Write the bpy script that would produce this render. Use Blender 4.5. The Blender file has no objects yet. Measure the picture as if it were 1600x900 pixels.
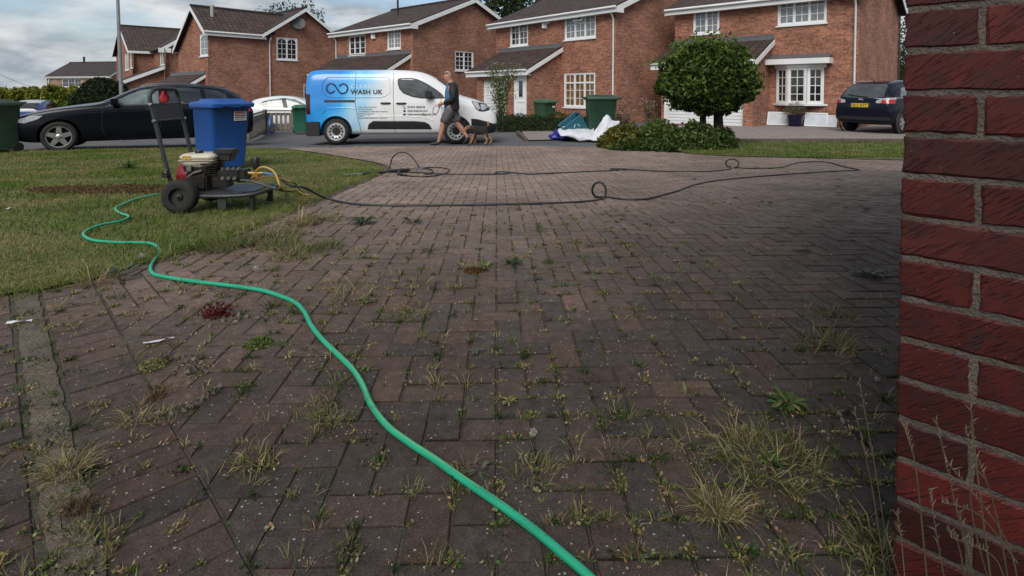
import bpy, bmesh, math, random
import numpy as np
from mathutils import Vector, Matrix, noise
from mathutils.bvhtree import BVHTree
from mathutils.geometry import tessellate_polygon
R = math.radians
random.seed(7)
rng = np.random.default_rng(7)
SC = bpy.context.scene
COL = SC.collection

# ---------------------------------------------------------------- camera
PITCH = R(1.8)
FPX = 870.0
CAMZ = 0.95
camd = bpy.data.cameras.new('camera')
camd.sensor_fit = 'HORIZONTAL'; camd.sensor_width = 36.0
camd.lens = FPX * 36.0 / 1600.0
PY0 = 145 + FPX * math.tan(PITCH)
camd.shift_y = -(450 - PY0) / 1600.0
camd.clip_start = 0.05; camd.clip_end = 3000
cam = bpy.data.objects.new('camera', camd); COL.objects.link(cam)
cam.location = (0, 0, CAMZ); cam.rotation_euler = (math.pi/2 - PITCH, 0, 0)
SC.camera = cam

# ---------------------------------------------------------------- world, sun, exposure
SUN_EL = R(42); SUN_AZ = R(-168)       # azimuth from +Y, negative = left
world = bpy.data.worlds.new("World"); SC.world = world; world.use_nodes = True
wn = world.node_tree; wn.nodes.clear()
def N(nt, typ, **kw):
    n = nt.nodes.new(typ)
    for k, v in kw.items():
        if k == 'inp':
            for a, b in v.items(): n.inputs[a].default_value = b
        else: setattr(n, k, v)
    return n
wo = N(wn, 'ShaderNodeOutputWorld'); bg = N(wn, 'ShaderNodeBackground', inp={'Strength': 0.125})
sky = N(wn, 'ShaderNodeTexSky', sky_type='NISHITA', sun_disc=False)
sky.sun_elevation = SUN_EL; sky.sun_rotation = SUN_AZ
tc = N(wn, 'ShaderNodeTexCoord')
mp = N(wn, 'ShaderNodeMapping'); mp.inputs['Scale'].default_value = (1.0, 1.0, 3.2); mp.inputs['Location'].default_value = (0.35, 0.1, 0.2)
n1 = N(wn, 'ShaderNodeTexNoise', inp={'Scale': 2.6, 'Detail': 7.0, 'Roughness': 0.52})
r1 = N(wn, 'ShaderNodeValToRGB'); r1.color_ramp.elements[0].position = 0.40; r1.color_ramp.elements[1].position = 0.55
n2 = N(wn, 'ShaderNodeTexNoise', inp={'Scale': 5.5, 'Detail': 7.0, 'Roughness': 0.55})
r2 = N(wn, 'ShaderNodeValToRGB')
r2.color_ramp.elements[0].position = 0.40; r2.color_ramp.elements[0].color = (2.7, 3.15, 3.6, 1)
r2.color_ramp.elements[1].position = 0.58; r2.color_ramp.elements[1].color = (6.2, 6.35, 6.45, 1)
mx = N(wn, 'ShaderNodeMix', data_type='RGBA')
L = wn.links.new
L(tc.outputs['Generated'], mp.inputs['Vector']); L(mp.outputs['Vector'], n1.inputs['Vector']); L(mp.outputs['Vector'], n2.inputs['Vector'])
L(n1.outputs['Fac'], r1.inputs['Fac']); L(n2.outputs['Fac'], r2.inputs['Fac'])
L(r1.outputs['Color'], mx.inputs['Factor'])
L(sky.outputs['Color'], mx.inputs['A']); L(r2.outputs['Color'], mx.inputs['B'])
L(mx.outputs['Result'], bg.inputs['Color']); L(bg.outputs['Background'], wo.inputs['Surface'])
sund = bpy.data.lights.new('sun', 'SUN'); sund.energy = 2.8; sund.angle = R(36); sund.color = (1.0, 0.95, 0.88)
sun = bpy.data.objects.new('sun', sund); COL.objects.link(sun)
sdir = Vector((math.sin(SUN_AZ)*math.cos(SUN_EL), math.cos(SUN_AZ)*math.cos(SUN_EL), math.sin(SUN_EL)))
sun.rotation_euler = sdir.to_track_quat('Z', 'Y').to_euler(); sun.location = sdir*50
SC.view_settings.view_transform = 'Standard'; SC.view_settings.look = 'None'
SC.view_settings.exposure = 0.0; SC.view_settings.gamma = 1.0; SC.view_settings.use_curve_mapping = False

# ---------------------------------------------------------------- terrain and camera geometry
def lerp(a, b, t): return a + (b-a)*t
def sstep(a, b, x):
    t = min(1, max(0, (x-a)/(b-a))); return t*t*(3-2*t)
GK = [(-60, 0), (0, 0), (3.8, -0.005), (6, -0.09), (8.4, -0.225), (11, -0.265), (14, -0.31), (20, -0.31), (400, -0.31)]
def g(x, y):
    for (a, za), (b, zb) in zip(GK, GK[1:]):
        if y <= b: z = lerp(za, zb, max(0, (y-a)/(b-a))); break
    else: z = -0.31
    if x < 8 and y > 12.5:
        z -= min(0.6, 0.001*(8-x)**2) * sstep(12.5, 19, y)
    return z
def ray(px, py):
    u = (px-800)/FPX; v = (PY0-py)/FPX
    return Vector((u, math.cos(PITCH)+v*math.sin(PITCH), -math.sin(PITCH)+v*math.cos(PITCH)))
def at(px, py, Y):
    d = ray(px, py); t = Y/d.y
    return Vector((d.x*t, Y, CAMZ+d.z*t))
def gp(px, py, dz=0.0):
    d = ray(px, py); lo, hi = 0.2, 120
    for _ in range(50):
        m = (lo+hi)/2
        p = Vector((0, 0, CAMZ)) + d*m
        if p.z > g(p.x, p.y)+dz: lo = m
        else: hi = m
    p = Vector((0, 0, CAMZ)) + d*lo
    return p

# ---------------------------------------------------------------- materials
MATS = {}
def mat(name, c=(.5, .5, .5), rough=.6, metal=0., var=0.12, scale=8., bump=0., bscale=40., spec=.5, coat=0., attr=None, emit=None, trans=0., alpha=1.0):
    if name in MATS: return MATS[name]
    m = bpy.data.materials.new(name); m.use_nodes = True; nt = m.node_tree
    b = nt.nodes['Principled BSDF']
    b.inputs['Roughness'].default_value = rough; b.inputs['Metallic'].default_value = metal
    b.inputs['Specular IOR Level'].default_value = spec; b.inputs['Coat Weight'].default_value = coat
    b.inputs['Coat Roughness'].default_value = .04
    co = N(nt, 'ShaderNodeTexCoord'); ns = N(nt, 'ShaderNodeTexNoise', inp={'Scale': scale, 'Detail': 5.0})
    nt.links.new(co.outputs['Object'], ns.inputs['Vector'])
    mr = N(nt, 'ShaderNodeMapRange', inp={'From Min': .3, 'From Max': .7, 'To Min': 1-var, 'To Max': 1+var})
    nt.links.new(ns.outputs['Fac'], mr.inputs['Value'])
    mul = N(nt, 'ShaderNodeVectorMath', operation='SCALE')
    if attr:
        at_ = N(nt, 'ShaderNodeAttribute', attribute_name=attr); nt.links.new(at_.outputs['Color'], mul.inputs[0])
    else: mul.inputs[0].default_value = c[:3]
    nt.links.new(mr.outputs['Result'], mul.inputs['Scale']); nt.links.new(mul.outputs['Vector'], b.inputs['Base Color'])
    if bump:
        nb = N(nt, 'ShaderNodeTexNoise', inp={'Scale': bscale, 'Detail': 4.0}); nt.links.new(co.outputs['Object'], nb.inputs['Vector'])
        bp = N(nt, 'ShaderNodeBump', inp={'Strength': bump, 'Distance': .01}); nt.links.new(nb.outputs['Fac'], bp.inputs['Height'])
        nt.links.new(bp.outputs['Normal'], b.inputs['Normal'])
    if emit: b.inputs['Emission Color'].default_value = (*emit[:3], 1); b.inputs['Emission Strength'].default_value = emit[3]
    if trans: b.inputs['Transmission Weight'].default_value = trans
    MATS[name] = m; return m
def leafmat(name, var=.25, rough=.5, transl=.25):
    if name in MATS: return MATS[name]
    m = mat(name, var=var, rough=rough, attr='col', scale=3.0, spec=.2)
    nt = m.node_tree; b = nt.nodes['Principled BSDF']; out = nt.nodes['Material Output']
    tr = N(nt, 'ShaderNodeBsdfTranslucent'); ms = N(nt, 'ShaderNodeMixShader', inp={0: transl})
    a = N(nt, 'ShaderNodeAttribute', attribute_name='col'); nt.links.new(a.outputs['Color'], tr.inputs['Color'])
    nt.links.new(b.outputs[0], ms.inputs[1]); nt.links.new(tr.outputs[0], ms.inputs[2]); nt.links.new(ms.outputs[0], out.inputs[0])
    return m
def brickmat(name, c1, c2, mortar, bw=.225, rh=.075):
    m = bpy.data.materials.new(name); m.use_nodes = True; nt = m.node_tree; b = nt.nodes['Principled BSDF']
    b.inputs['Roughness'].default_value = .85; b.inputs['Specular IOR Level'].default_value = .25
    uv = N(nt, 'ShaderNodeUVMap', uv_map='UVMap')
    br = N(nt, 'ShaderNodeTexBrick', offset=.5, inp={'Scale': 1.0, 'Mortar Size': .006, 'Mortar Smooth': .3, 'Bias': -.1, 'Brick Width': bw, 'Row Height': rh,
        'Color1': (*c1, 1), 'Color2': (*c2, 1), 'Mortar': (*mortar, 1)})
    nt.links.new(uv.outputs[0], br.inputs['Vector'])
    ns = N(nt, 'ShaderNodeTexNoise', inp={'Scale': .8, 'Detail': 6.0}); nt.links.new(uv.outputs[0], ns.inputs['Vector'])
    mr = N(nt, 'ShaderNodeMapRange', inp={'From Min': .3, 'From Max': .7, 'To Min': .72, 'To Max': 1.22}); nt.links.new(ns.outputs['Fac'], mr.inputs['Value'])
    # blotches of single odd bricks
    vo = N(nt, 'ShaderNodeTexNoise', inp={'Scale': 9.0, 'Detail': 2.0}); nt.links.new(uv.outputs[0], vo.inputs['Vector'])
    mr2 = N(nt, 'ShaderNodeMapRange', inp={'From Min': .35, 'From Max': .65, 'To Min': .8, 'To Max': 1.25}); nt.links.new(vo.outputs['Fac'], mr2.inputs['Value'])
    s1 = N(nt, 'ShaderNodeVectorMath', operation='SCALE'); s2 = N(nt, 'ShaderNodeVectorMath', operation='SCALE')
    nt.links.new(br.outputs['Color'], s1.inputs[0]); nt.links.new(mr.outputs[0], s1.inputs['Scale'])
    nt.links.new(s1.outputs[0], s2.inputs[0]); nt.links.new(mr2.outputs[0], s2.inputs['Scale']); nt.links.new(s2.outputs[0], b.inputs['Base Color'])
    bp = N(nt, 'ShaderNodeBump', invert=True, inp={'Strength': .6, 'Distance': .01}); nt.links.new(br.outputs['Fac'], bp.inputs['Height']); nt.links.new(bp.outputs[0], b.inputs['Normal'])
    MATS[name] = m; return m
def tilemat(name, c1, c2):
    m = bpy.data.materials.new(name); m.use_nodes = True; nt = m.node_tree; b = nt.nodes['Principled BSDF']
    b.inputs['Roughness'].default_value = .8
    uv = N(nt, 'ShaderNodeUVMap', uv_map='UVMap')
    br = N(nt, 'ShaderNodeTexBrick', offset=.0, inp={'Scale': 1.0, 'Mortar Size': .035, 'Mortar Smooth': .6, 'Bias': 0., 'Brick Width': .3, 'Row Height': .31,
        'Color1': (*c1, 1), 'Color2': (*c2, 1), 'Mortar': (c1[0]*.18, c1[1]*.18, c1[2]*.18, 1)})
    nt.links.new(uv.outputs[0], br.inputs['Vector'])
    ns = N(nt, 'ShaderNodeTexNoise', inp={'Scale': 2.2, 'Detail': 8.0, 'Roughness': .7}); nt.links.new(uv.outputs[0], ns.inputs['Vector'])
    mr = N(nt, 'ShaderNodeMapRange', inp={'From Min': .3, 'From Max': .7, 'To Min': .65, 'To Max': 1.4}); nt.links.new(ns.outputs['Fac'], mr.inputs['Value'])
    s1 = N(nt, 'ShaderNodeVectorMath', operation='SCALE'); nt.links.new(br.outputs['Color'], s1.inputs[0]); nt.links.new(mr.outputs[0], s1.inputs['Scale'])
    nt.links.new(s1.outputs[0], b.inputs['Base Color'])
    sx = N(nt, 'ShaderNodeSeparateXYZ'); nt.links.new(uv.outputs[0], sx.inputs[0])
    def wav(o, per):
        a = N(nt, 'ShaderNodeMath', operation='MULTIPLY', inp={1: 1/per}); f = N(nt, 'ShaderNodeMath', operation='FRACT'); nt.links.new(sx.outputs[o], a.inputs[0]); nt.links.new(a.outputs[0], f.inputs[0]); return f
    fu = wav(0, .15); s = N(nt, 'ShaderNodeMath', operation='PINGPONG', inp={1: .5}); nt.links.new(fu.outputs[0], s.inputs[0])
    fv = wav(1, .31); iv = N(nt, 'ShaderNodeMath', operation='SUBTRACT', inp={0: 1.0}); nt.links.new(fv.outputs[0], iv.inputs[1])
    ad = N(nt, 'ShaderNodeMath', operation='ADD'); nt.links.new(s.outputs[0], ad.inputs[0]); nt.links.new(iv.outputs[0], ad.inputs[1])
    bp = N(nt, 'ShaderNodeBump', inp={'Strength': 1., 'Distance': .09}); nt.links.new(ad.outputs[0], bp.inputs['Height']); nt.links.new(bp.outputs[0], b.inputs['Normal'])
    MATS[name] = m; return m

# ---------------------------------------------------------------- mesh building
OFF = {}
class MB:
    def __init__(s): s.v = []; s.f = []; s.uv = []; s.c = []; s.hasc = False
    def face(s, pts, uv=None, col=None):
        i = len(s.v); s.v += [tuple(p) for p in pts]; s.f.append(tuple(range(i, i+len(pts))))
        s.uv.append(uv or [(0, 0)]*len(pts)); s.c += [col or (1, 1, 1)]*len(pts)
        if col: s.hasc = True
        return s
    def add(s, vs, fs, col=None):
        i = len(s.v); s.v += [tuple(p) for p in vs]
        for f in fs: s.f.append(tuple(i+k for k in f)); s.uv.append([(0, 0)]*len(f))
        s.c += [col or (1, 1, 1)]*len(vs)
        if col: s.hasc = True
        return s
    def box(s, c, size, rz=0., M=None, col=None, taper=1.0):
        hx, hy, hz = size[0]/2, size[1]/2, size[2]/2
        vs = [Vector((x*(taper if z < 0 else 1), y*(taper if z < 0 else 1), z)) for z in (-hz, hz) for x, y in ((-hx, -hy), (hx, -hy), (hx, hy), (-hx, hy))]
        T = Matrix.Translation(c) @ (M if M else Matrix.Rotation(rz, 4, 'Z'))
        return s.add([T @ v for v in vs], [(3, 2, 1, 0), (4, 5, 6, 7), (0, 1, 5, 4), (1, 2, 6, 5), (2, 3, 7, 6), (3, 0, 4, 7)], col)
    def fbox(s, o, ax, ay, az, col=None):
        o, ax, ay, az = map(Vector, (o, ax, ay, az))
        vs = [o, o+ax, o+ax+ay, o+ay, o+az, o+ax+az, o+ax+ay+az, o+ay+az]
        fs = [(3, 2, 1, 0), (4, 5, 6, 7), (0, 1, 5, 4), (1, 2, 6, 5), (2, 3, 7, 6), (3, 0, 4, 7)]
        if ax.cross(ay).dot(az) < 0: fs = [f[::-1] for f in fs]
        return s.add(vs, fs, col)
    def tube(s, pts, r, seg=8, caps=True, col=None, closed=False):
        pts = [Vector(p) for p in pts]; n = len(pts)
        rr = r if isinstance(r, (list, tuple)) else [r]*n
        up = Vector((0, 0, 1)); rings = []; prev = None
        for i, p in enumerate(pts):
            if closed: t = pts[(i+1) % n]-pts[(i-1) % n]
            else: t = (pts[min(i+1, n-1)]-pts[max(i-1, 0)])
            if t.length < 1e-9: t = Vector((0, 0, 1))
            t.normalize()
            if prev is None:
                a = t.cross(up)
                if a.length < .1: a = t.cross(Vector((1, 0, 0)))
            else: a = prev - t*prev.dot(t)
            if a.length < 1e-6: a = t.cross(Vector((0, 1, 0)))
            a.normalize(); prev = a; b = t.cross(a)
            rings.append([p + (a*math.cos(2*math.pi*k/seg) + b*math.sin(2*math.pi*k/seg))*rr[i] for k in range(seg)])
        vs = [q for rg in rings for q in rg]; fs = []
        m = n if closed else n-1
        for i in range(m):
            j = (i+1) % n
            for k in range(seg):
                fs.append((i*seg+k, i*seg+(k+1) % seg, j*seg+(k+1) % seg, j*seg+k))
        if caps and not closed: fs += [tuple(range(seg))[::-1], tuple((n-1)*seg+k for k in range(seg))]
        return s.add(vs, fs, col)
    def lathe(s, prof, c=(0, 0, 0), axis='Z', seg=24, col=None, M=None):
        vs = []; n = len(prof)
        for (r, h) in prof:
            for k in range(seg):
                a = 2*math.pi*k/seg; x, y = r*math.cos(a), r*math.sin(a)
                vs.append(Vector((x, y, h)) if axis == 'Z' else Vector((x, h, y)) if axis == 'Y' else Vector((h, x, y)))
        T = Matrix.Translation(c) @ (M or Matrix.Identity(4))
        fs = []
        for i in range(n-1):
            for k in range(seg):
                f = (i*seg+k, i*seg+(k+1) % seg, (i+1)*seg+(k+1) % seg, (i+1)*seg+k)
                fs.append(f if axis != 'Y' else f[::-1])
        return s.add([T @ v for v in vs], fs, col)
    def prism(s, poly, o, ux, uz, n, depth, col=None):   # extruded polygon: poly in (u,z)
        o, ux, uz, n = Vector(o), Vector(ux), Vector(uz), Vector(n)
        a = [o+ux*u+uz*z for u, z in poly]; b = [p+n*depth for p in a]; k = len(a)
        fs = [tuple(range(k))[::-1], tuple(range(k, 2*k))] + [(i, (i+1) % k, k+(i+1) % k, k+i) for i in range(k)]
        return s.add(a+b, fs, col)
    def build(s, name, m, parent=None, local=False, smooth=False, bevel=0., fix=False, subsurf=0):
        off = Vector((0, 0, 0))
        if parent is not None and not local: off = OFF.get(parent.name, off)
        me = bpy.data.meshes.new(name)
        me.from_pydata([(v[0]-off.x, v[1]-off.y, v[2]-off.z) for v in s.v], [], s.f)
        if any(any(q != (0, 0) for q in u) for u in s.uv):
            ul = me.uv_layers.new(name='UVMap')
            ul.data.foreach_set('uv', [c for u in s.uv for q in u for c in q])
        if s.hasc:
            ca = me.color_attributes.new('col', 'FLOAT_COLOR', 'POINT')
            ca.data.foreach_set('color', [x for c in s.c for x in (c[0], c[1], c[2], 1.0)])
        if fix:
            bm = bmesh.new(); bm.from_mesh(me); bmesh.ops.remove_doubles(bm, verts=bm.verts, dist=1e-5); bmesh.ops.recalc_face_normals(bm, faces=bm.faces); bm.to_mesh(me); bm.free()
        me.materials.append(m)
        if smooth: me.shade_smooth()
        o = bpy.data.objects.new(name, me); COL.objects.link(o)
        if parent is not None:
            o.parent = parent; OFF[o.name] = OFF.get(parent.name, Vector((0, 0, 0)))
        if bevel:
            bm = bmesh.new(); bm.from_mesh(me)
            bmesh.ops.remove_doubles(bm, verts=bm.verts, dist=1e-5)
            bmesh.ops.bevel(bm, geom=[e for e in bm.edges if len(e.link_faces) == 2 and e.calc_face_angle(0) > .5], offset=bevel, segments=2, affect='EDGES', clamp_overlap=True)
            bm.to_mesh(me); bm.free(); me.shade_smooth()
            try: me.set_sharp_from_angle(angle=R(45))
            except Exception: pass
        elif smooth:
            try: me.set_sharp_from_angle(angle=R(50))
            except Exception: pass
        return o
def tag(o, label=None, cat=None, group=None, kind=None):
    if label: o['label'] = label
    if cat: o['category'] = cat
    if group: o['group'] = group
    if kind: o['kind'] = kind
    return o
def thing(name, label, cat, loc=(0, 0, 0), rz=0., group=None, rot=None):
    o = bpy.data.objects.new(name, None); COL.objects.link(o); o.empty_display_size = .1
    o.location = loc; o.rotation_euler = rot or (0, 0, rz)
    OFF[o.name] = Vector(loc) if (rz == 0 and rot is None) else Vector((0, 0, 0))
    return tag(o, label, cat, group)
def npmesh(name, V, F, m, parent=None, C=None, smooth=False):   # V (n,3) numpy, F (k,4) or (k,3)
    me = bpy.data.meshes.new(name)
    off = OFF.get(parent.name, Vector((0, 0, 0))) if parent is not None else Vector((0, 0, 0))
    V = V - np.array(off)
    me.vertices.add(len(V)); me.vertices.foreach_set('co', V.astype(np.float32).ravel())
    k = F.shape[1]
    me.loops.add(F.size); me.loops.foreach_set('vertex_index', F.astype(np.int32).ravel())
    me.polygons.add(len(F)); me.polygons.foreach_set('loop_start', np.arange(0, F.size, k, dtype=np.int32)); me.polygons.foreach_set('loop_total', np.full(len(F), k, dtype=np.int32))
    me.update(calc_edges=True); me.validate()
    if C is not None:
        ca = me.color_attributes.new('col', 'FLOAT_COLOR', 'POINT')
        ca.data.foreach_set('color', np.concatenate([C, np.ones((len(C), 1))], 1).astype(np.float32).ravel())
    me.materials.append(m)
    if smooth: me.shade_smooth()
    o = bpy.data.objects.new(name, me); COL.objects.link(o)
    if parent is not None: o.parent = parent; OFF[o.name] = off
    return o
def evalmesh(o):
    dg = bpy.context.evaluated_depsgraph_get(); dg.update()
    me = bpy.data.meshes.new_from_object(o.evaluated_get(dg), preserve_all_data_layers=True, depsgraph=dg)
    return me
def catmull(pts, n=8, closed=False):
    pts = [Vector(p) for p in pts]; out = []; m = len(pts)
    rngk = range(m) if closed else range(m-1)
    for i in rngk:
        if closed: p0, p1, p2, p3 = pts[(i-1) % m], pts[i], pts[(i+1) % m], pts[(i+2) % m]
        else: p0, p1, p2, p3 = pts[max(i-1, 0)], pts[i], pts[i+1], pts[min(i+2, m-1)]
        for k in range(n):
            t = k/n
            out.append(.5*((2*p1)+(-p0+p2)*t+(2*p0-5*p1+4*p2-p3)*t*t+(-p0+3*p1-3*p2+p3)*t**3))
    if not closed: out.append(pts[-1])
    return out
def sheet(name, poly, m, dz=0., step=.5, kind='structure', label=None, cat=None, uvscale=1.):
    """flat polygon (x,y) draped on the terrain"""
    bm = bmesh.new()
    P = [Vector((p[0], p[1], 0)) for p in poly]
    vs = [bm.verts.new(p) for p in P]
    for t in tessellate_polygon([P]):
        try: bm.faces.new([vs[i] for i in t])
        except ValueError: pass
    ys = [p.y for p in P]; xs = [p.x for p in P]
    def cuts(lo, hi, lim):
        c = []; y = lo
        while y < hi:
            c.append(y); y += step if y < lim else step*4
        return c
    for y in cuts(max(min(ys), -2)+step, min(max(ys), 45), 24):
        bmesh.ops.bisect_plane(bm, geom=bm.verts[:]+bm.edges[:]+bm.faces[:], plane_co=(0, y, 0), plane_no=(0, 1, 0))
    if max(ys) > 12:
        for x in cuts(max(min(xs), -30), min(max(xs), 10), 12):
            bmesh.ops.bisect_plane(bm, geom=bm.verts[:]+bm.edges[:]+bm.faces[:], plane_co=(x, 0, 0), plane_no=(1, 0, 0))
    for v in bm.verts: v.co.z = g(v.co.x, v.co.y)+dz
    bmesh.ops.recalc_face_normals(bm, faces=bm.faces)
    for f in bm.faces:
        if f.normal.z < 0: f.normal_flip()
    me = bpy.data.meshes.new(name); bm.to_mesh(me); bm.free(); me.materials.append(m)
    o = bpy.data.objects.new(name, me); COL.objects.link(o)
    return tag(o, label, cat, None, kind)
def inside(poly, X, Y):
    X = np.asarray(X); Y = np.asarray(Y); r = np.zeros(X.shape, bool); n = len(poly)
    for i in range(n):
        x1, y1 = poly[i][0], poly[i][1]; x2, y2 = poly[(i+1) % n][0], poly[(i+1) % n][1]
        c = ((y1 > Y) != (y2 > Y)) & (X < (x2-x1)*(Y-y1)/((y2-y1) + 1e-12)+x1); r ^= c
    return r

# common materials
WHITE = mat('white_upvc', (.72, .73, .73), .35, var=.05, scale=2)
BRICK = brickmat('house_brick', (.35, .145, .088), (.18, .072, .048), (.31, .25, .20))
BRICK2 = brickmat('buff_brick', (.30, .19, .12), (.22, .14, .09), (.3, .26, .22))
TILE = tilemat('roof_tile', (.085, .050, .038), (.045, .029, .024))
LEAD = mat('lead', (.10, .105, .115), .5, var=.2)
GLASS = mat('window_glass', (.02, .024, .028), .04, var=.3, scale=1.5, spec=1.0)
GLASSP = mat('curtained_glass', (.16, .17, .18), .08, var=.35, scale=5, spec=.9)
GLASSW = mat('warm_curtained_glass', (.16, .10, .045), .08, var=.5, scale=4, spec=.9)
BLACKP = mat('black_plastic', (.015, .015, .016), .45, var=.2)
RUBBER = mat('tyre_rubber', (.014, .014, .014), .8, var=.2)
CHROME = mat('chrome', (.6, .6, .6), .15, metal=1.)
# ================================================================= GROUND
def groundmat(name, cols, scale=3., rough=.9, bump=.4, bscale=120., sp=0.):
    m = bpy.data.materials.new(name); m.use_nodes = True; nt = m.node_tree; b = nt.nodes['Principled BSDF']
    b.inputs['Roughness'].default_value = rough; b.inputs['Specular IOR Level'].default_value = .25
    co = N(nt, 'ShaderNodeTexCoord')
    ns = N(nt, 'ShaderNodeTexNoise', inp={'Scale': scale, 'Detail': 8., 'Roughness': .6}); nt.links.new(co.outputs['Object'], ns.inputs['Vector'])
    rp = N(nt, 'ShaderNodeValToRGB'); e = rp.color_ramp.elements
    e[0].position = .3; e[1].position = .7; e[0].color = (*cols[0], 1); e[1].color = (*cols[-1], 1)
    if len(cols) == 3: x = e.new(.5); x.color = (*cols[1], 1)
    nt.links.new(ns.outputs['Fac'], rp.inputs['Fac'])
    n2 = N(nt, 'ShaderNodeTexNoise', inp={'Scale': bscale, 'Detail': 4.}); nt.links.new(co.outputs['Object'], n2.inputs['Vector'])
    mr = N(nt, 'ShaderNodeMapRange', inp={'From Min': .3, 'From Max': .7, 'To Min': .65, 'To Max': 1.35}); nt.links.new(n2.outputs['Fac'], mr.inputs['Value'])
    s = N(nt, 'ShaderNodeVectorMath', operation='SCALE'); nt.links.new(rp.outputs['Color'], s.inputs[0]); nt.links.new(mr.outputs[0], s.inputs['Scale'])
    nt.links.new(s.outputs[0], b.inputs['Base Color'])
    bp = N(nt, 'ShaderNodeBump', inp={'Strength': bump, 'Distance': .01}); nt.links.new(n2.outputs['Fac'], bp.inputs['Height']); nt.links.new(bp.outputs[0], b.inputs['Normal'])
    MATS[name] = m; return m
M_EARTH = groundmat('earth', [(.05, .055, .03), (.08, .075, .045)])
M_ASPH = groundmat('asphalt', [(.085, .085, .09), (.13, .125, .125)], scale=1.2, bscale=160.)
M_SAND = groundmat('joint_sand', [(.035, .032, .024), (.075, .066, .05), (.035, .042, .018)], scale=7.)
M_TURF = groundmat('turf', [(.055, .08, .02), (.10, .11, .035), (.17, .145, .07)], scale=1.3, bscale=60.)
M_CONC = groundmat('concrete', [(.065, .055, .042), (.15, .125, .095)], scale=9., bscale=110., bump=.8)
sheet('ground', [(-1200, -600), (1200, -600), (1200, 1500), (-1200, 1500)], M_EARTH, -.07, step=1.0)
sheet('road', [(-45, 11.3), (-30, 10.2), (0, 9.6), (14, 9.6), (34, 10), (34, 27), (12, 31), (2, 40), (-14, 50), (-45, 40)], M_ASPH, -.03, step=.8)

lawn_px = [(0, 457), (60, 450), (130, 436), (200, 415), (260, 398), (330, 378), (385, 358), (440, 335), (500, 310), (560, 285), (597, 268), (600, 262), (585, 256), (540, 248), (490, 240), (450, 234), (400, 232)]
lawn_pts = [gp(*p) for p in lawn_px]
LAWN = [(-9.0, 1.2), (-5.2, 2.25)] + [(p.x, p.y) for p in lawn_pts] + [(-7.5, 12.35), (-10.5, 11.75), (-13.5, 10.6), (-16, 9.2)]
far_px = [(450, 231.5), (560, 229), (700, 228), (820, 228), (935, 229)]
DRIVE = [(-5.2, 2.33)] + [(p.x-.03, p.y+.08) for p in lawn_pts[:9]] + [(p.x, p.y) for p in lawn_pts[9:-1]] + [(gp(*p).x, gp(*p).y) for p in far_px] + [(gp(1000, 236).x, gp(1000, 236).y), (gp(1145, 243).x, gp(1145, 243).y), (gp(1413, 250).x, gp(1413, 250).y), (13, 9.8), (13, -4), (-6.5, -4)]
sheet('driveway_bed', DRIVE, M_SAND, -.0045, step=.25)
LS = []
for i, (x, y) in enumerate(LAWN):
    if 2 <= i < 2+len(lawn_pts)-1:
        a, b = LAWN[i-1], LAWN[i+1]; t = Vector((b[0]-a[0], b[1]-a[1])).normalized(); k = .07 if i < 10 else .0
        LS.append((x+t.y*k, y-t.x*k))
    else: LS.append((x, y))
sheet('lawn_soil', LS, M_TURF, .012, step=.5)

# block paving
def blockmat():
    m = bpy.data.materials.new('paving_block'); m.use_nodes = True; nt = m.node_tree; b = nt.nodes['Principled BSDF']
    b.inputs['Specular IOR Level'].default_value = .3
    co = N(nt, 'ShaderNodeTexCoord'); at_ = N(nt, 'ShaderNodeAttribute', attribute_name='col')
    def nz(scale, a, b_, det=5., fr=.3, to=.7):
        n = N(nt, 'ShaderNodeTexNoise', inp={'Scale': scale, 'Detail': det, 'Roughness': .6}); nt.links.new(co.outputs['Object'], n.inputs['Vector'])
        r = N(nt, 'ShaderNodeMapRange', inp={'From Min': fr, 'From Max': to, 'To Min': a, 'To Max': b_}); nt.links.new(n.outputs['Fac'], r.inputs['Value']); return r, n
    a, _ = nz(1.1, .72, 1.25); b2, _ = nz(26, .72, 1.3); c3, nfine = nz(220, .55, 1.5, 3.)
    s = at_.outputs['Color']
    for r in (a, b2, c3):
        v = N(nt, 'ShaderNodeVectorMath', operation='SCALE'); nt.links.new(s, v.inputs[0]); nt.links.new(r.outputs[0], v.inputs['Scale']); s = v.outputs[0]
    # pale aggregate specks
    vo = N(nt, 'ShaderNodeTexVoronoi', inp={'Scale': 95., 'Randomness': 1.}); nt.links.new(co.outputs['Object'], vo.inputs['Vector'])
    sx = N(nt, 'ShaderNodeSeparateXYZ'); nt.links.new(vo.outputs['Color'], sx.inputs[0])
    th = N(nt, 'ShaderNodeMath', operation='GREATER_THAN', inp={1: .80}); nt.links.new(sx.outputs[0], th.inputs[0])
    sm = N(nt, 'ShaderNodeMath', operation='MULTIPLY', inp={1: .3}); nt.links.new(sx.outputs[1], sm.inputs[0])
    ds = N(nt, 'ShaderNodeMath', operation='LESS_THAN'); nt.links.new(vo.outputs['Distance'], ds.inputs[0]); nt.links.new(sm.outputs[0], ds.inputs[1])
    ml = N(nt, 'ShaderNodeMath', operation='MULTIPLY'); nt.links.new(th.outputs[0], ml.inputs[0]); nt.links.new(ds.outputs[0], ml.inputs[1])
    mx_ = N(nt, 'ShaderNodeMix', data_type='RGBA'); nt.links.new(ml.outputs[0], mx_.inputs['Factor']); nt.links.new(s, mx_.inputs['A']); mx_.inputs['B'].default_value = (.34, .31, .27, 1)
    nt.links.new(mx_.outputs['Result'], b.inputs['Base Color'])
    rr, _ = nz(9, .62, .95); nt.links.new(rr.outputs[0], b.inputs['Roughness'])
    bp = N(nt, 'ShaderNodeBump', inp={'Strength': .7, 'Distance': .004}); nt.links.new(nfine.outputs['Fac'], bp.inputs['Height']); nt.links.new(bp.outputs[0], b.inputs['Normal'])
    return m
M_BLOCK = blockmat()
BV = []; BF = []; BC = []
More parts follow.
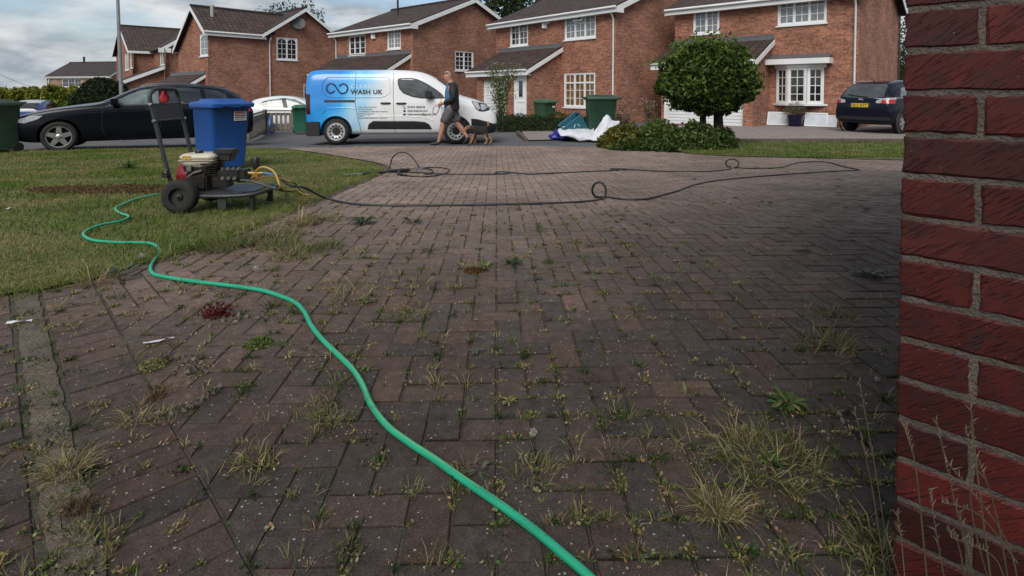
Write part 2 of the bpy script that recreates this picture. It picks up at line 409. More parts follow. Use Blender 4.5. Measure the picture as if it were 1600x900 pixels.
def hgt(x, y): return g(x, y) + .002*noise.noise((x*.9, y*.9, 0)) + .002*noise.noise((x*3, y*3, 5))
def block(cx, cy, ux, uy, lu, lv, col):   # centre, unit dirs, lengths
    gap = .0023; hu, hv = lu/2-gap, lv/2-gap; ch = .004
    z0 = hgt(cx, cy)+random.gauss(0, .0011); tu, tv = random.gauss(0, .008), random.gauss(0, .012); a = random.gauss(0, .006)
    gx = g(cx+.1, cy)-g(cx-.1, cy); gy = g(cx, cy+.1)-g(cx, cy-.1)
    ca, sa = math.cos(a), math.sin(a)
    U = (ux[0]*ca-ux[1]*sa, ux[0]*sa+ux[1]*ca); V = (uy[0]*ca-uy[1]*sa, uy[0]*sa+uy[1]*ca)
    i = len(BV)
    for (e, dz) in ((0, -.014), (0, -ch), (ch, 0)):
        for su, sv in ((-1, -1), (1, -1), (1, 1), (-1, 1)):
            u, v = su*(hu-e), sv*(hv-e); dx, dy = U[0]*u+V[0]*v, U[1]*u+V[1]*v
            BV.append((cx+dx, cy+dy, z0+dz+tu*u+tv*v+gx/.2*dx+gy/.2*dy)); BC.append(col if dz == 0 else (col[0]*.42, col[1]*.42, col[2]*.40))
    for L0 in (0, 4):
        for k in range(4): BF.append((i+L0+k, i+L0+(k+1) % 4, i+L0+4+(k+1) % 4, i+L0+4+k))
    BF.append((i+8, i+9, i+10, i+11))
def bcol(x, y, pink=0.):
    n = noise.noise((x*.35, y*.35, 3.))
    r = random.random()
    base = Vector((.076, .049, .039)).lerp(Vector((.052, .042, .037)), min(1, max(0, r*1.1-.1+n*.5)))
    if random.random() < .07: base = Vector((.10, .064, .050))
    if pink: base = Vector((.12, .078, .067))
    f = sstep(1.3, 6.5, y+.25*max(0, -x)-.2*max(0, x))                       # shade painted into the blocks: darker near the camera, paler down the drive
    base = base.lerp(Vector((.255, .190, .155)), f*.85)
    base *= random.uniform(.87, 1.13)
    return tuple(base)
def clip(P, f):
    out = []
    for i in range(len(P)):
        a, b = P[i], P[(i+1) % len(P)]; fa, fb = f(a), f(b)
        if fa >= 0: out.append(a)
        if (fa >= 0) != (fb >= 0): out.append(a.lerp(b, fa/(fa-fb)))
    if len(out) < 3: return []
    ar = abs(sum(out[i].x*out[(i+1) % len(out)].y-out[(i+1) % len(out)].x*out[i].y for i in range(len(out))))/2
    return out if ar > .0008 else []
PBV = []; PBF = []; PBC = []
def polyblock(P, col):
    c = sum(P, Vector((0, 0)))/len(P); n = len(P); i0 = len(PBV); z0 = hgt(c.x, c.y)
    for (e, dz) in ((.0015, -.014), (.0015, -.005), (.006, 0)):
        for p in P:
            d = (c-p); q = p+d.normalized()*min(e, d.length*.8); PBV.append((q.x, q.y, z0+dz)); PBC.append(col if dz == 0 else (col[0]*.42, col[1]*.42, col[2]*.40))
    for L0 in (0, n):
        for k in range(n): PBF.append((i0+L0+k, i0+L0+(k+1) % n, i0+L0+n+(k+1) % n, i0+L0+n+k))
    PBF.append(tuple(i0+2*n+k for k in range(n)))
A1, A2 = gp(40, 460), gp(118, 880)
bd = Vector((A2.x-A1.x, A2.y-A1.y)).normalized(); bn = Vector((-bd.y, bd.x))
if bn.x < 0: bn = -bn                                            # towards the right / main drive
def band_coord(x, y): q = Vector((x-A1.x, y-A1.y)); return q.dot(bd), q.dot(bn)
YAW = .028; UX = (math.cos(YAW), math.sin(YAW)); UY = (-math.sin(YAW), math.cos(YAW))
near_wall_c = Vector((.71, 1.01)); wd1 = Vector((.719, -.695)); wd2 = Vector((.695, .719))
def in_house(x, y): q = Vector((x, y))-near_wall_c; return q.dot(wd1) > -.02 and q.dot(wd2) > -.02
S = .1
cent = []
for i in range(-95, 145):
    for j in range(-45, 150):
        d = (i-j) % 4
        if d == 0: c = ((i+1)*S, (j+.5)*S); o = 0
        elif d == 3: c = ((i+.5)*S, (j+1)*S); o = 1
        else: continue
        x = c[0]*UX[0]+c[1]*UY[0]; y = c[0]*UX[1]+c[1]*UY[1]
        if y < -3.8 or abs(x) > 1.15*max(y, 0)+3.2: continue
        cent.append((x, y, o))
ca_ = np.array(cent); ok = inside(DRIVE, ca_[:, 0], ca_[:, 1])
for (x, y, o), k in zip(cent, ok):
    if not k or in_house(x, y): continue
    t, w = band_coord(x, y)
    if w < .14: continue
    lu, lv = (.2, .1) if o == 0 else (.1, .2)
    inp = -.05 < t < .67 and w < .72
    if w < .375 or inp:
        P4 = [Vector((x+UX[0]*a*lu/2+UY[0]*b*lv/2, y+UX[1]*a*lu/2+UY[1]*b*lv/2)) for a, b in ((-1, -1), (1, -1), (1, 1), (-1, 1))]
        P4 = clip(P4, lambda q: band_coord(q.x, q.y)[1]-.258)
        if inp and P4:
            if t < .31 and w < .6: continue
            if t >= .31 and w < .60 and t < .58: continue
            if w >= .60-.01 or t < .62: P4 = clip(P4, lambda q: max(band_coord(q.x, q.y)[1]-.655, band_coord(q.x, q.y)[0]-.615)) if False else P4
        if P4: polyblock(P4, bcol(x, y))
        continue
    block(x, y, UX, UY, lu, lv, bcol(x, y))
# soldier courses both sides of the concrete strip, patch of running blocks
for k in range(-3, 42):
    t = k*.1
    for w0 in ([.155] + [-.155-.2*q for q in range(12)]):
        x, y = A1.x+bd.x*t+bn.x*w0, A1.y+bd.y*t+bn.y*w0
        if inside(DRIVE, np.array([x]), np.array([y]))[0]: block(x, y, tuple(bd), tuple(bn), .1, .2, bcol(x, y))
for k in range(0, 6):
    for q in range(0, 4):
        t = .05+k*.1; w = .31+q*.1 - .0
        x, y = A1.x+bd.x*t+bn.x*w, A1.y+bd.y*t+bn.y*w
        if k % 2 == q % 2 and k < 6: 
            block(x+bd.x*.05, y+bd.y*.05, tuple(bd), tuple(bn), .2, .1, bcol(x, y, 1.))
BV_ = BV+PBV; nb_ = len(BV)
mb = MB(); mb.v = BV_; mb.f = list(BF)+[tuple(nb_+k for k in f) for f in PBF]; mb.c = BC+PBC; mb.hasc = True; mb.uv = []
tag(mb.build('driveway', M_BLOCK), kind='structure')
# concrete strip
mb = MB(); prev = None
for k in range(-16, 160):
    t = k*.03; wv = .010*noise.noise((k*.35, 0, 0))+.006*noise.noise((k*1.3, 4, 0))
    x0, y0 = A1.x+bd.x*t, A1.y+bd.y*t
    if y0 > 2.72: continue
    a = (x0-bn.x*(.042+wv), y0-bn.y*(.042+wv)); b = (x0+bn.x*(.042+wv), y0+bn.y*(.042+wv))
    pa = Vector((*a, hgt(*a)+.001+.002*random.random())); pb = Vector((*b, hgt(*b)+.001+.002*random.random())); pm = (pa+pb)/2+Vector((0, 0, .005))
    if prev: mb.add([prev[0], prev[1], prev[2], pa, pm, pb], [(0, 1, 4, 3), (1, 2, 5, 4)])
    prev = (pa, pm, pb)
tag(mb.build('concrete_strip', M_CONC, smooth=True, fix=True), kind='structure')
# mortar edging along lawn
mb = MB(); prev = None
eg = catmull([gp(*p) for p in [(405, 352), (440, 337), (500, 311), (560, 286), (597, 269), (603, 262), (585, 255), (540, 247), (490, 239), (440, 232.5)]], 6)
for i in range(len(eg)-1):
    t = (eg[i+1]-eg[i]); n_ = Vector((t.y, -t.x, 0)).normalized()
    ww = .07+.02*math.sin(i*2.1); a = eg[i]-n_*.015; b = eg[i]+n_*ww
    pa = Vector((a.x, a.y, g(a.x, a.y)+.022)); pb = Vector((b.x, b.y, g(b.x, b.y)+.002)); pm = (pa+pb)/2+Vector((0, 0, .006))
    if prev: mb.add([prev[0], prev[1], prev[2], pa, pm, pb], [(0, 1, 4, 3), (1, 2, 5, 4)])
    prev = (pa, pm, pb)
tag(mb.build('lawn_edging', M_CONC, smooth=True, fix=True), kind='structure')

# right hand verge, pavement, drives opposite
GR = [(gp(1085, 242).x, gp(1085, 242).y+.05), (gp(1145, 244.5).x, gp(1145, 244.5).y+.02), (gp(1413, 251).x, gp(1413, 251).y+.02), (14, 10.0), (14, 13.6), (gp(1413, 222).x, gp(1413, 222).y), (gp(1150, 222).x, gp(1150, 222).y), (3.2, 13.9)]
sheet('verge_soil', GR, M_TURF, .012, step=.5)
M_PAVER = groundmat('pale_pavers', [(.19, .165, .15), (.27, .235, .21)], scale=4., bscale=30.)
sheet('opposite_driveway', [(3.4, 14.0), (7.2, 14.25), (16, 13.7), (22, 15), (14.3, 22.5), (10.3, 22.4), (7.4, 22.3), (5.0, 20.2), (3.6, 17)], M_PAVER, .004, step=.6)
sheet('neighbour_driveway', [(gp(822, 219).x, gp(822, 219).y), (gp(815, 203).x, gp(815, 203).y), (gp(900, 203).x, gp(900, 203).y), (gp(925, 217).x, gp(925, 217).y)], M_PAVER, .004, step=.5)
mb = MB()
for k in range(18):
    x0 = 3.3+.9*k*.62; 
    if x0 > 14: break
    y0 = 14.05+.02*math.sin(k); z = g(x0, y0)
    mb.box((x0+.29, y0, z+.035), (.57, .12, .13))
tag(mb.build('kerb', M_CONC, bevel=.012), kind='structure')
tag(MB().fbox((gp(822, 219).x-.05, gp(822, 219).y, g(2, 15)-.05), (-.2, 2.9, 0), (.1, .02, 0), (0, 0, .09)).build('drive_edging', M_CONC), kind='structure')

# ================================================================= NEAR BRICK HOUSE
def nearbrickmat():
    m = bpy.data.materials.new('rustic_brick'); m.use_nodes = True; nt = m.node_tree; b = nt.nodes['Principled BSDF']
    b.inputs['Roughness'].default_value = .62; b.inputs['Specular IOR Level'].default_value = .35
    uv = N(nt, 'ShaderNodeUVMap', uv_map='UVMap'); at_ = N(nt, 'ShaderNodeAttribute', attribute_name='col')
    mpn = N(nt, 'ShaderNodeMapping'); mpn.inputs['Rotation'].default_value = (0, 0, R(-38)); mpn.inputs['Scale'].default_value = (9, 120, 1); mpn.vector_type = 'POINT'
    mp0 = N(nt, 'ShaderNodeMapping'); mp0.inputs['Rotation'].default_value = (0, 0, R(-38)); nt.links.new(uv.outputs[0], mp0.inputs[0])
    mp1 = N(nt, 'ShaderNodeMapping'); mp1.inputs['Scale'].default_value = (20, 210, 1); nt.links.new(mp0.outputs[0], mp1.inputs[0])
    sc = N(nt, 'ShaderNodeTexNoise', inp={'Scale': 1., 'Detail': 3., 'Roughness': .5, 'Distortion': .15}); nt.links.new(mp1.outputs[0], sc.inputs['Vector'])
    rp = N(nt, 'ShaderNodeMapRange', inp={'From Min': .36, 'From Max': .46, 'To Min': 0., 'To Max': 1.}); nt.links.new(sc.outputs['Fac'], rp.inputs['Value'])
    ms = N(nt, 'ShaderNodeTexNoise', inp={'Scale': 14., 'Detail': 2.}); nt.links.new(uv.outputs[0], ms.inputs['Vector'])
    mrm = N(nt, 'ShaderNodeMapRange', inp={'From Min': .40, 'From Max': .60, 'To Min': .75, 'To Max': 0.}); nt.links.new(ms.outputs['Fac'], mrm.inputs['Value'])
    mxx = N(nt, 'ShaderNodeMath', operation='MAXIMUM'); nt.links.new(rp.outputs[0], mxx.inputs[0]); nt.links.new(mrm.outputs[0], mxx.inputs[1])
    fn = N(nt, 'ShaderNodeTexNoise', inp={'Scale': 260., 'Detail': 4.}); nt.links.new(uv.outputs[0], fn.inputs['Vector'])
    ad = N(nt, 'ShaderNodeMath', operation='MULTIPLY_ADD', inp={1: .22}); nt.links.new(fn.outputs['Fac'], ad.inputs[0]); nt.links.new(mxx.outputs[0], ad.inputs[2])
    bp = N(nt, 'ShaderNodeBump', inp={'Strength': 1., 'Distance': .0018}); nt.links.new(ad.outputs[0], bp.inputs['Height']); nt.links.new(bp.outputs[0], b.inputs['Normal'])
    n3 = N(nt, 'ShaderNodeTexNoise', inp={'Scale': 7., 'Detail': 6.}); nt.links.new(uv.outputs[0], n3.inputs['Vector'])
    mr = N(nt, 'ShaderNodeMapRange', inp={'From Min': .3, 'From Max': .7, 'To Min': .7, 'To Max': 1.3}); nt.links.new(n3.outputs['Fac'], mr.inputs['Value'])
    s = N(nt, 'ShaderNodeVectorMath', operation='SCALE'); nt.links.new(at_.outputs['Color'], s.inputs[0]); nt.links.new(mr.outputs[0], s.inputs['Scale'])
    dk = N(nt, 'ShaderNodeMapRange', inp={'To Min': .55, 'To Max': 1.}); nt.links.new(mxx.outputs[0], dk.inputs['Value'])
    s2 = N(nt, 'ShaderNodeVectorMath', operation='SCALE'); nt.links.new(s.outputs[0], s2.inputs[0]); nt.links.new(dk.outputs[0], s2.inputs['Scale'])
    vo = N(nt, 'ShaderNodeTexVoronoi', inp={'Scale': 55.}); nt.links.new(uv.outputs[0], vo.inputs['Vector'])
    n5 = N(nt, 'ShaderNodeTexNoise', inp={'Scale': 22., 'Detail': 3.}); nt.links.new(uv.outputs[0], n5.inputs['Vector'])
    m5 = N(nt, 'ShaderNodeMapRange', inp={'From Min': .50, 'From Max': .74}); nt.links.new(n5.outputs['Fac'], m5.inputs['Value'])
    x5 = N(nt, 'ShaderNodeMix', data_type='RGBA'); nt.links.new(m5.outputs[0], x5.inputs['Factor']); nt.links.new(s2.outputs[0], x5.inputs['A']); x5.inputs['B'].default_value = (.032, .013, .013, 1)
    s2 = x5; s2o = x5.outputs['Result']
    lt = N(nt, 'ShaderNodeMath', operation='LESS_THAN', inp={1: .05}); nt.links.new(vo.outputs['Distance'], lt.inputs[0])
    mx_ = N(nt, 'ShaderNodeMix', data_type='RGBA'); nt.links.new(lt.outputs[0], mx_.inputs['Factor']); nt.links.new(s2o, mx_.inputs['A']); mx_.inputs['B'].default_value = (.28, .2, .16, 1)
    nt.links.new(mx_.outputs['Result'], b.inputs['Base Color'])
    return m
M_RB = nearbrickmat()
M_MORT = mat('mortar', (.115, .095, .080), .95, var=.25, scale=30, bump=.8, bscale=180.)
M_BRN = brickmat('near_house_brick', (.12, .032, .024), (.09, .026, .02), (.14, .12, .1))
H0v = Vector((.71, 1.01, 0)); D1 = Vector((.719, -.695, 0)).normalized(); NO = Vector((-.695, -.719, 0)).normalized(); D2 = -NO
hs = thing('brick_house', 'dark red rustic brick house corner close up at the right edge of the driveway', 'house', (H0v.x, H0v.y, 0))
mb = MB()
def brick(o, du, dn, L_, z, col):
    # o: start on face plane, du along, dn outward normal
    h = .065; pr = random.uniform(-.0012, .0012); a = random.gauss(0, .0015)
    d = .05; e = .0035
    o = o + Vector((0, 0, z))
    jit = lambda: random.uniform(-.0012, .0012)
    base = len(mb.v); ring = []
    nu, nz_ = max(2, int(L_/.02)), 4
    # outline ring at depth, at edge, and inner ring on face for a softly worn arris
    def rect(u0, u1, z0, z1, dd, jj):
        pts = []
        for i in range(nu): pts.append((lerp(u0, u1, i/nu), z0))
        for i in range(nz_): pts.append((u1, lerp(z0, z1, i/nz_)))
        for i in range(nu): pts.append((lerp(u1, u0, i/nu), z1))
        for i in range(nz_): pts.append((u0, lerp(z1, z0, i/nz_)))
        return [(u+(random.uniform(-jj, jj)), zz+random.uniform(-jj, jj), dd) for u, zz in pts]
    rings = [rect(0, L_, 0, h, -d, 0), rect(0, L_, 0, h, -e+pr, .0022), rect(e, L_-e, e, h-e, pr, .0018)]
    n = len(rings[0])
    vs = [o+du*u+Vector((0, 0, zz+a*u))+dn*dd for rg in rings for u, zz, dd in rg]
    b0 = len(mb.v); mb.v += [tuple(v) for v in vs]; mb.c += [col]*len(vs); mb.hasc = True
    uo = random.random()*50
    us_ = random.uniform(.75, 1.35); uvs = [(u*us_+uo, zz*us_+uo) for rg in rings for u, zz, dd in rg]
    def F(f): mb.f.append(tuple(b0+k for k in f)); mb.uv.append([uvs[k] for k in f])
    for r_ in range(2):
        for k in range(n): F((r_*n+k, r_*n+(k+1) % n, (r_+1)*n+(k+1) % n, (r_+1)*n+k))
    F(tuple(range(2*n, 3*n)))
def rcol():
    c = Vector((.088, .0125, .0095)) if random.random() < .65 else Vector((.060, .0115, .0095))
    return tuple(c*random.uniform(.7, 1.25))
Z0j = .95
for k in range(-13, 22):
    z = Z0j + k*.075 + .005
    half = (k % 2 == 1)        # k=-1 : course just under eye level starts with a half
    u = 0.0; first = True
    while u < 2.9:
        L_ = .1025 if (first and half) else .215
        first = False
        brick(H0v + D1*u, D1, NO, L_, z, rcol()); u += L_+.01
    u = 0.0505; first = True
    while u < 1.0:
        L_ = (.1025 if not half else .215)-.0505 if first else .215
        first = False
        brick(H0v + D2*(u+L_), -D2, -D1, L_, z, rcol()); u += L_+.01
wall = mb.build('wall', M_RB, hs)
mb = MB()
mb.fbox(H0v+D1*.0035+D2*.0035+Vector((0, 0, -.1)), D1*2.93, D2*1.0, (0, 0, 2.72))
mb.build('mortar', M_MORT, hs)
mb = MB()
def uvquad(mb, p, u, z, uo=0., zo=0.):
    p, u, z = Vector(p), Vector(u), Vector(z); a, b = u.length, z.length
    mb.face([p, p+u, p+u+z, p+z], [(uo, zo), (uo+a, zo), (uo+a, zo+b), (uo, zo+b)])
HL, HD, HH = 7.5, 6.5, 3.1
q0 = H0v+D2*.004+D1*.004
uvquad(mb, q0+D1*2.93+Vector((0, 0, -.1)), D1*(HL-2.93), (0, 0, HH+.1)); uvquad(mb, q0+Vector((0, 0, 2.62)), D1*2.93, (0, 0, HH-2.62))
uvquad(mb, q0+D2*HD+Vector((0, 0, -.4)), -D2*(HD-1.0), (0, 0, HH+.4)); uvquad(mb, q0+D2*1.0+Vector((0, 0, 2.62)), -D2*1.0, (0, 0, HH-2.62))
uvquad(mb, q0+D1*HL+D2*HD+Vector((0, 0, -.4)), -D1*HL, (0, 0, HH+.4)); uvquad(mb, q0+D1*HL+Vector((0, 0, -.1)), D2*HD, (0, 0, HH+.1))
mb.build('upper_wall', M_BRN, hs)
mb = MB(); ov = .3
for sgn in (0, 1):
    a = H0v-D2*ov-D1*ov if sgn == 0 else H0v+D2*(HD+ov)-D1*ov
    r_ = H0v+D2*HD/2-D1*ov+Vector((0, 0, HH+1.9))
    a = a+Vector((0, 0, HH-.15)); u = D1*(HL+2*ov)
    mb.face([a, a+u, r_+u, r_], [(0, 0), (u.length, 0), (u.length, 4), (0, 4)])
mb.face([H0v+Vector((0, 0, HH)), H0v+D2*HD+Vector((0, 0, HH)), H0v+D2*HD/2+Vector((0, 0, HH+1.75))], [(0, 0), (1, 0), (.5, 1)])
mb.build('roof', TILE, hs)

# unseen wing added behind the camera to shade the near driveway
mb = MB(); wb = H0v+D1*2.96; WLn = 11.; WH = 3.7; WDp = 6.0
uvquad(mb, wb-D2*WLn+Vector((0, 0, -.1)), D2*WLn, (0, 0, WH+.1)); uvquad(mb, wb-D2*WLn+D1*WDp+Vector((0, 0, -.1)), -D1*WDp, (0, 0, WH+.1))
uvquad(mb, wb+D1*WDp+Vector((0, 0, -.1)), -D2*WLn, (0, 0, WH+.1))
mb.build('shade_wing_wall', M_BRN, hs)
mb = MB(); z_ = Vector((0, 0, 1))
for a, b in ((wb-D1*.3, wb+D1*WDp/2), (wb+D1*(WDp+.3), wb+D1*WDp/2)):
    mb.face([a-D2*(WLn+.3)+z_*(WH-.15), a+z_*(WH-.15)+D2*.0, b+z_*(WH+1.3), b-D2*(WLn+.3)+z_*(WH+1.3)], [(0, 0), (WLn, 0), (WLn, 4), (0, 4)])
mb.face([wb-D2*WLn+z_*WH, wb-D2*WLn+D1*WDp+z_*WH, wb-D2*WLn+D1*WDp/2+z_*(WH+1.25)], [(0, 0), (1, 0), (.5, 1)])
mb.build('shade_wing_roof', TILE, hs)
# ================================================================= HOUSES OPPOSITE
ZE = CAMZ+3.7
class Plane:
    def __init__(s, o, u): s.o = Vector((o[0], o[1], 0)); s.u = Vector((u[0], u[1], 0)).normalized(); s.n = Vector((s.u.y, -s.u.x, 0))
    def p(s, u, z, d=0.): return s.o + s.u*u + Vector((0, 0, z)) + s.n*d
    def pix(s, px, py):
        d = ray(px, py); c = Vector((0, 0, CAMZ)); t = (s.o-c).dot(s.n)/d.dot(s.n); q = c+d*t
        return (q-s.o).dot(s.u), q.z
def wallholes(mb, pl, u0, u1, z0, z1, holes=(), rev=.09):
    us = sorted({u0, u1, *[h[0] for h in holes], *[h[1] for h in holes]}); zs = sorted({z0, z1, *[h[2] for h in holes], *[h[3] for h in holes]})
    for a, b in zip(us, us[1:]):
        for c, d in zip(zs, zs[1:]):
            if any(h[0]-1e-6 <= a and b <= h[1]+1e-6 and h[2]-1e-6 <= c and d <= h[3]+1e-6 for h in holes): continue
            mb.face([pl.p(a, c), pl.p(b, c), pl.p(b, d), pl.p(a, d)], [(a, c), (b, c), (b, d), (a, d)])
    for h in holes:
        a, b, c, d = h[:4]
        for (p, q) in (((a, c), (b, c)), ((b, c), (b, d)), ((b, d), (a, d)), ((a, d), (a, c))):
            mb.face([pl.p(*p), pl.p(*q), pl.p(*q, -rev), pl.p(*p, -rev)], [p, q, q, p])
def gable(mb, pl, u0, u1, z, ua, za):
    mb.face([pl.p(u0, z), pl.p(u1, z), pl.p(ua, za)], [(u0, z), (u1, z), (ua, za)])
def window(root, pl, h, lights=2, bars=(2, 4), glass=None, arch=False, top=None, openl=None, sill=True, dep=-.06, bay=False):
    u0, u1, z0, z1 = h[:4]; fr = MB(); t = .055; Z = Vector((0, 0, 1))
    def bx_(a, b, c, d, d0, d1): fr.fbox(pl.p(a, c, d0), pl.u*(b-a), Z*(d-c), pl.n*(d1-d0))
    bx_(u0+.002, u1-.002, z0+.002, z0+t+.02, dep-.02, dep+.045); bx_(u0+.002, u1-.002, z1-t, z1-.002, dep-.02, dep+.045)
    bx_(u0+.002, u0+t, z0+t+.02, z1-t, dep-.02, dep+.043); bx_(u1-t, u1-.002, z0+t+.02, z1-t, dep-.02, dep+.043)
    w = (u1-u0-2*t)/lights
    for k in range(1, lights): bx_(u0+t+w*k-.04, u0+t+w*k+.04, z0+t+.02, z1-t, dep-.02, dep+.04)
    if top is not None:
        for k in top: bx_(u0+t+w*k, u0+t+w*(k+1), z1-t-(z1-z0)*.27, z1-t-(z1-z0)*.27+.06, dep-.018, dep+.036)
    nb, nr = bars
    for k in range(lights):
        a, b = u0+t+w*k, u0+t+w*(k+1)
        # sash rim
        for (c0, c1, e0, e1) in ((a, b, z0+t+.02, z0+t+.055), (a, b, z1-t-.035, z1-t)): bx_(c0, c1, e0, e1, dep-.015, dep+.03)
        for (c0, c1) in ((a, a+.05), (b-.05, b)): bx_(c0, c1, z0+t+.055, z1-t-.035, dep-.015, dep+.029)
        for q in range(1, nb): x = lerp(a, b, q/nb); bx_(x-.014, x+.014, z0+t+.055, z1-t-.035, dep-.012, dep+.012)
        for q in range(1, nr): zz = lerp(z0+t, z1-t, q/nr); bx_(a+.05, b-.05, zz-.013, zz+.013, dep-.011, dep+.0125)
        if arch:
            r_ = (b-a)/2-.05; cx = (a+b)/2; zz = z1-t-.035
            for s in (-1, 1):
                pts = [(cx+s*r_, zz-.22)]+[(cx+s*r_*math.cos(R(x)), zz-.22+.22*math.sin(R(x))) for x in range(15, 91, 15)]+[(cx+s*r_, zz)]
                fr.prism(pts, pl.p(0, 0, dep), pl.u, Z, pl.n, .02)
    if sill: bx_(u0-.05, u1+.05, z0-.05, z0, -.03, .06)
    f = fr.build('window', WHITE, root)
    g_ = MB(); g_.face([pl.p(u0+.02, z0+.02, dep-.005), pl.p(u1-.02, z0+.02, dep-.005), pl.p(u1-.02, z1-.02, dep-.005), pl.p(u0+.02, z1-.02, dep-.005)])
    g_.build('pane', glass or GLASS, f)
    if openl is not None:      # top-hung light standing open
        a, b = u0+t+w*openl, u0+t+w*(openl+1); o_ = MB(); zt = z1-t; hh = (z1-z0)*.25
        X, O = pl.u, pl.p(a+.02, zt, dep+.05); dn = (Vector((0, 0, -1))*.82+pl.n*.57); nn = pl.n*.82+Vector((0, 0, .57))
        W = b-a-.04
        for (s0, s1, l0, l1) in ((0, W, 0, .05), (0, W, hh-.05, hh), (0, .05, .05, hh-.05), (W-.05, W, .05, hh-.05)):
            o_.fbox(O+X*s0+dn*l0, X*(s1-s0), dn*(l1-l0), nn*.045)
        oo = o_.build('open_light', WHITE, f)
    return f
def roofplane(mb, a, b, c, d, th=.11):   # a,b eave left/right ; c,d ridge right/left
    a, b, c, d = map(Vector, (a, b, c, d)); n_ = (b-a).cross(d-a).normalized()
    if n_.z < 0: n_ = -n_
    L1 = (b-a).length; H1 = ((d-a)-(b-a).normalized()*(d-a).dot((b-a).normalized())).length
    ex = (b-a).normalized()
    def uvp(p): q = p-a; return (q.dot(ex)+3, (q-ex*q.dot(ex)).length)
    top = [p+n_*th for p in (a, b, c, d)]
    mb.face(top, [uvp(p) for p in (a, b, c, d)])
    bot = [a, b, c, d]; mb.face(bot[::-1], [(0, 0.02)]*4)
    for i in range(4): j = (i+1) % 4; mb.face([bot[i], bot[j], top[j], top[i]], [(0.01, .02)]*4)
def board(mb, a, b, h=.2, t=.03, n=None):  # bargeboard from a to b hanging below line, plumb, offset by n
    a, b = Vector(a), Vector(b); n = Vector(n)
    mb.add([a, b, b-Vector((0, 0, h)), a-Vector((0, 0, h)), a+n*t, b+n*t, b+n*t-Vector((0, 0, h)), a+n*t-Vector((0, 0, h))],
           [(0, 1, 2, 3), (7, 6, 5, 4), (0, 4, 5, 1), (1, 5, 6, 2), (2, 6, 7, 3), (3, 7, 4, 0)])
def downpipe(root, pl, u, ztop, zbot, d=.07, m=None, swan=True):
    p = [pl.p(u, ztop, d+.22), pl.p(u, ztop-.15, d+.2), pl.p(u, ztop-.42, d), pl.p(u, zbot, d)] if swan else [pl.p(u, ztop, d), pl.p(u, zbot, d)]
    return MB().tube(p, .036, 8).build('downpipe', m or WHITE, root, smooth=True)
def main_roof(root, pl, W, D, ze, rise, ovs=.3, ovf=.35, mat_=None, ls=True, rs=True):
    """eaves along the front, gables at both sides"""
    k = rise/(D/2); Z = Vector((0, 0, 1)); mb = MB(); b_ = MB()
    zf = ze-k*ovf
    A = pl.p(-ovs, zf, ovf); B = pl.p(W+ovs, zf, ovf); C = pl.p(W+ovs, ze+rise, -D/2); E = pl.p(-ovs, ze+rise, -D/2)
    roofplane(mb, A, B, C, E)
    A2_ = pl.p(W+ovs, zf, -D-ovf); B2_ = pl.p(-ovs, zf, -D-ovf); roofplane(mb, A2_, B2_, E, C)
    mb.tube([E+Vector((0, 0, .1)), C+Vector((0, 0, .1))], .13, 8)
    r_ = mb.build('roof', mat_ or TILE, root)
    # fascia, soffit, gutter
    b_.fbox(pl.p(-ovs, zf-.16, ovf-.005), pl.u*(W+2*ovs), -pl.n*.03, Z*.2)
    b_.fbox(pl.p(-ovs, zf-.155, ovf-.04), pl.u*(W+2*ovs), -pl.n*(ovf-.04), Z*.02)
    b_.build('fascia', WHITE, root)
    MB().tube([pl.p(-ovs, zf+.05, ovf+.055), pl.p(W+ovs, zf+.05, ovf+.055)], .055, 8).build('gutter', WHITE, root, smooth=True)
    for s, on in ((-1, ls), (1, rs)):
        if not on: continue
        q = MB(); x = -ovs if s < 0 else W+ovs; n_ = pl.u*s
        board(q, pl.p(x, zf+.06, ovf), pl.p(x, ze+rise+.06, -D/2), .24, .03, n_); board(q, pl.p(x, ze+rise+.06, -D/2), pl.p(x, zf+.06, -D-ovf), .24, .03, n_)
        # box end
        q.fbox(pl.p(x, zf-.18, ovf), -pl.n*.45, pl.u*(s*.031), Z*.22)
        q.build('bargeboard', WHITE, root)
def shell(root, pl, W, D, ze, rise, holes_f=(), holes_r=(), zb=-1.2, m=None):
    mb = MB(); wallholes(mb, pl, 0, W, zb, ze, holes_f)
    pr = Plane(pl.p(W, 0), -pl.n); wallholes(mb, pr, 0, D, zb, ze, holes_r); gable(mb, pr, 0, D, ze, D/2, ze+rise)
    pL = Plane(pl.p(0, 0, -D), pl.n); wallholes(mb, pL, 0, D, zb, ze, ()); gable(mb, pL, 0, D, ze, D/2, ze+rise)
    pb = Plane(pl.p(W, 0, -D), -pl.u); wallholes(mb, pb, 0, W, zb, ze, ())
    mb.build('wall', m or BRICK, root); return pr, pL
def rect(pl, x0, y0, x1, y1):
    """opening on plane from picture rectangle (left,top,right,bottom)"""
    xm, ym = (x0+x1)/2, (y0+y1)/2
    return (pl.pix(x0, ym)[0], pl.pix(x1, ym)[0], pl.pix(xm, y1)[1], pl.pix(xm, y0)[1])
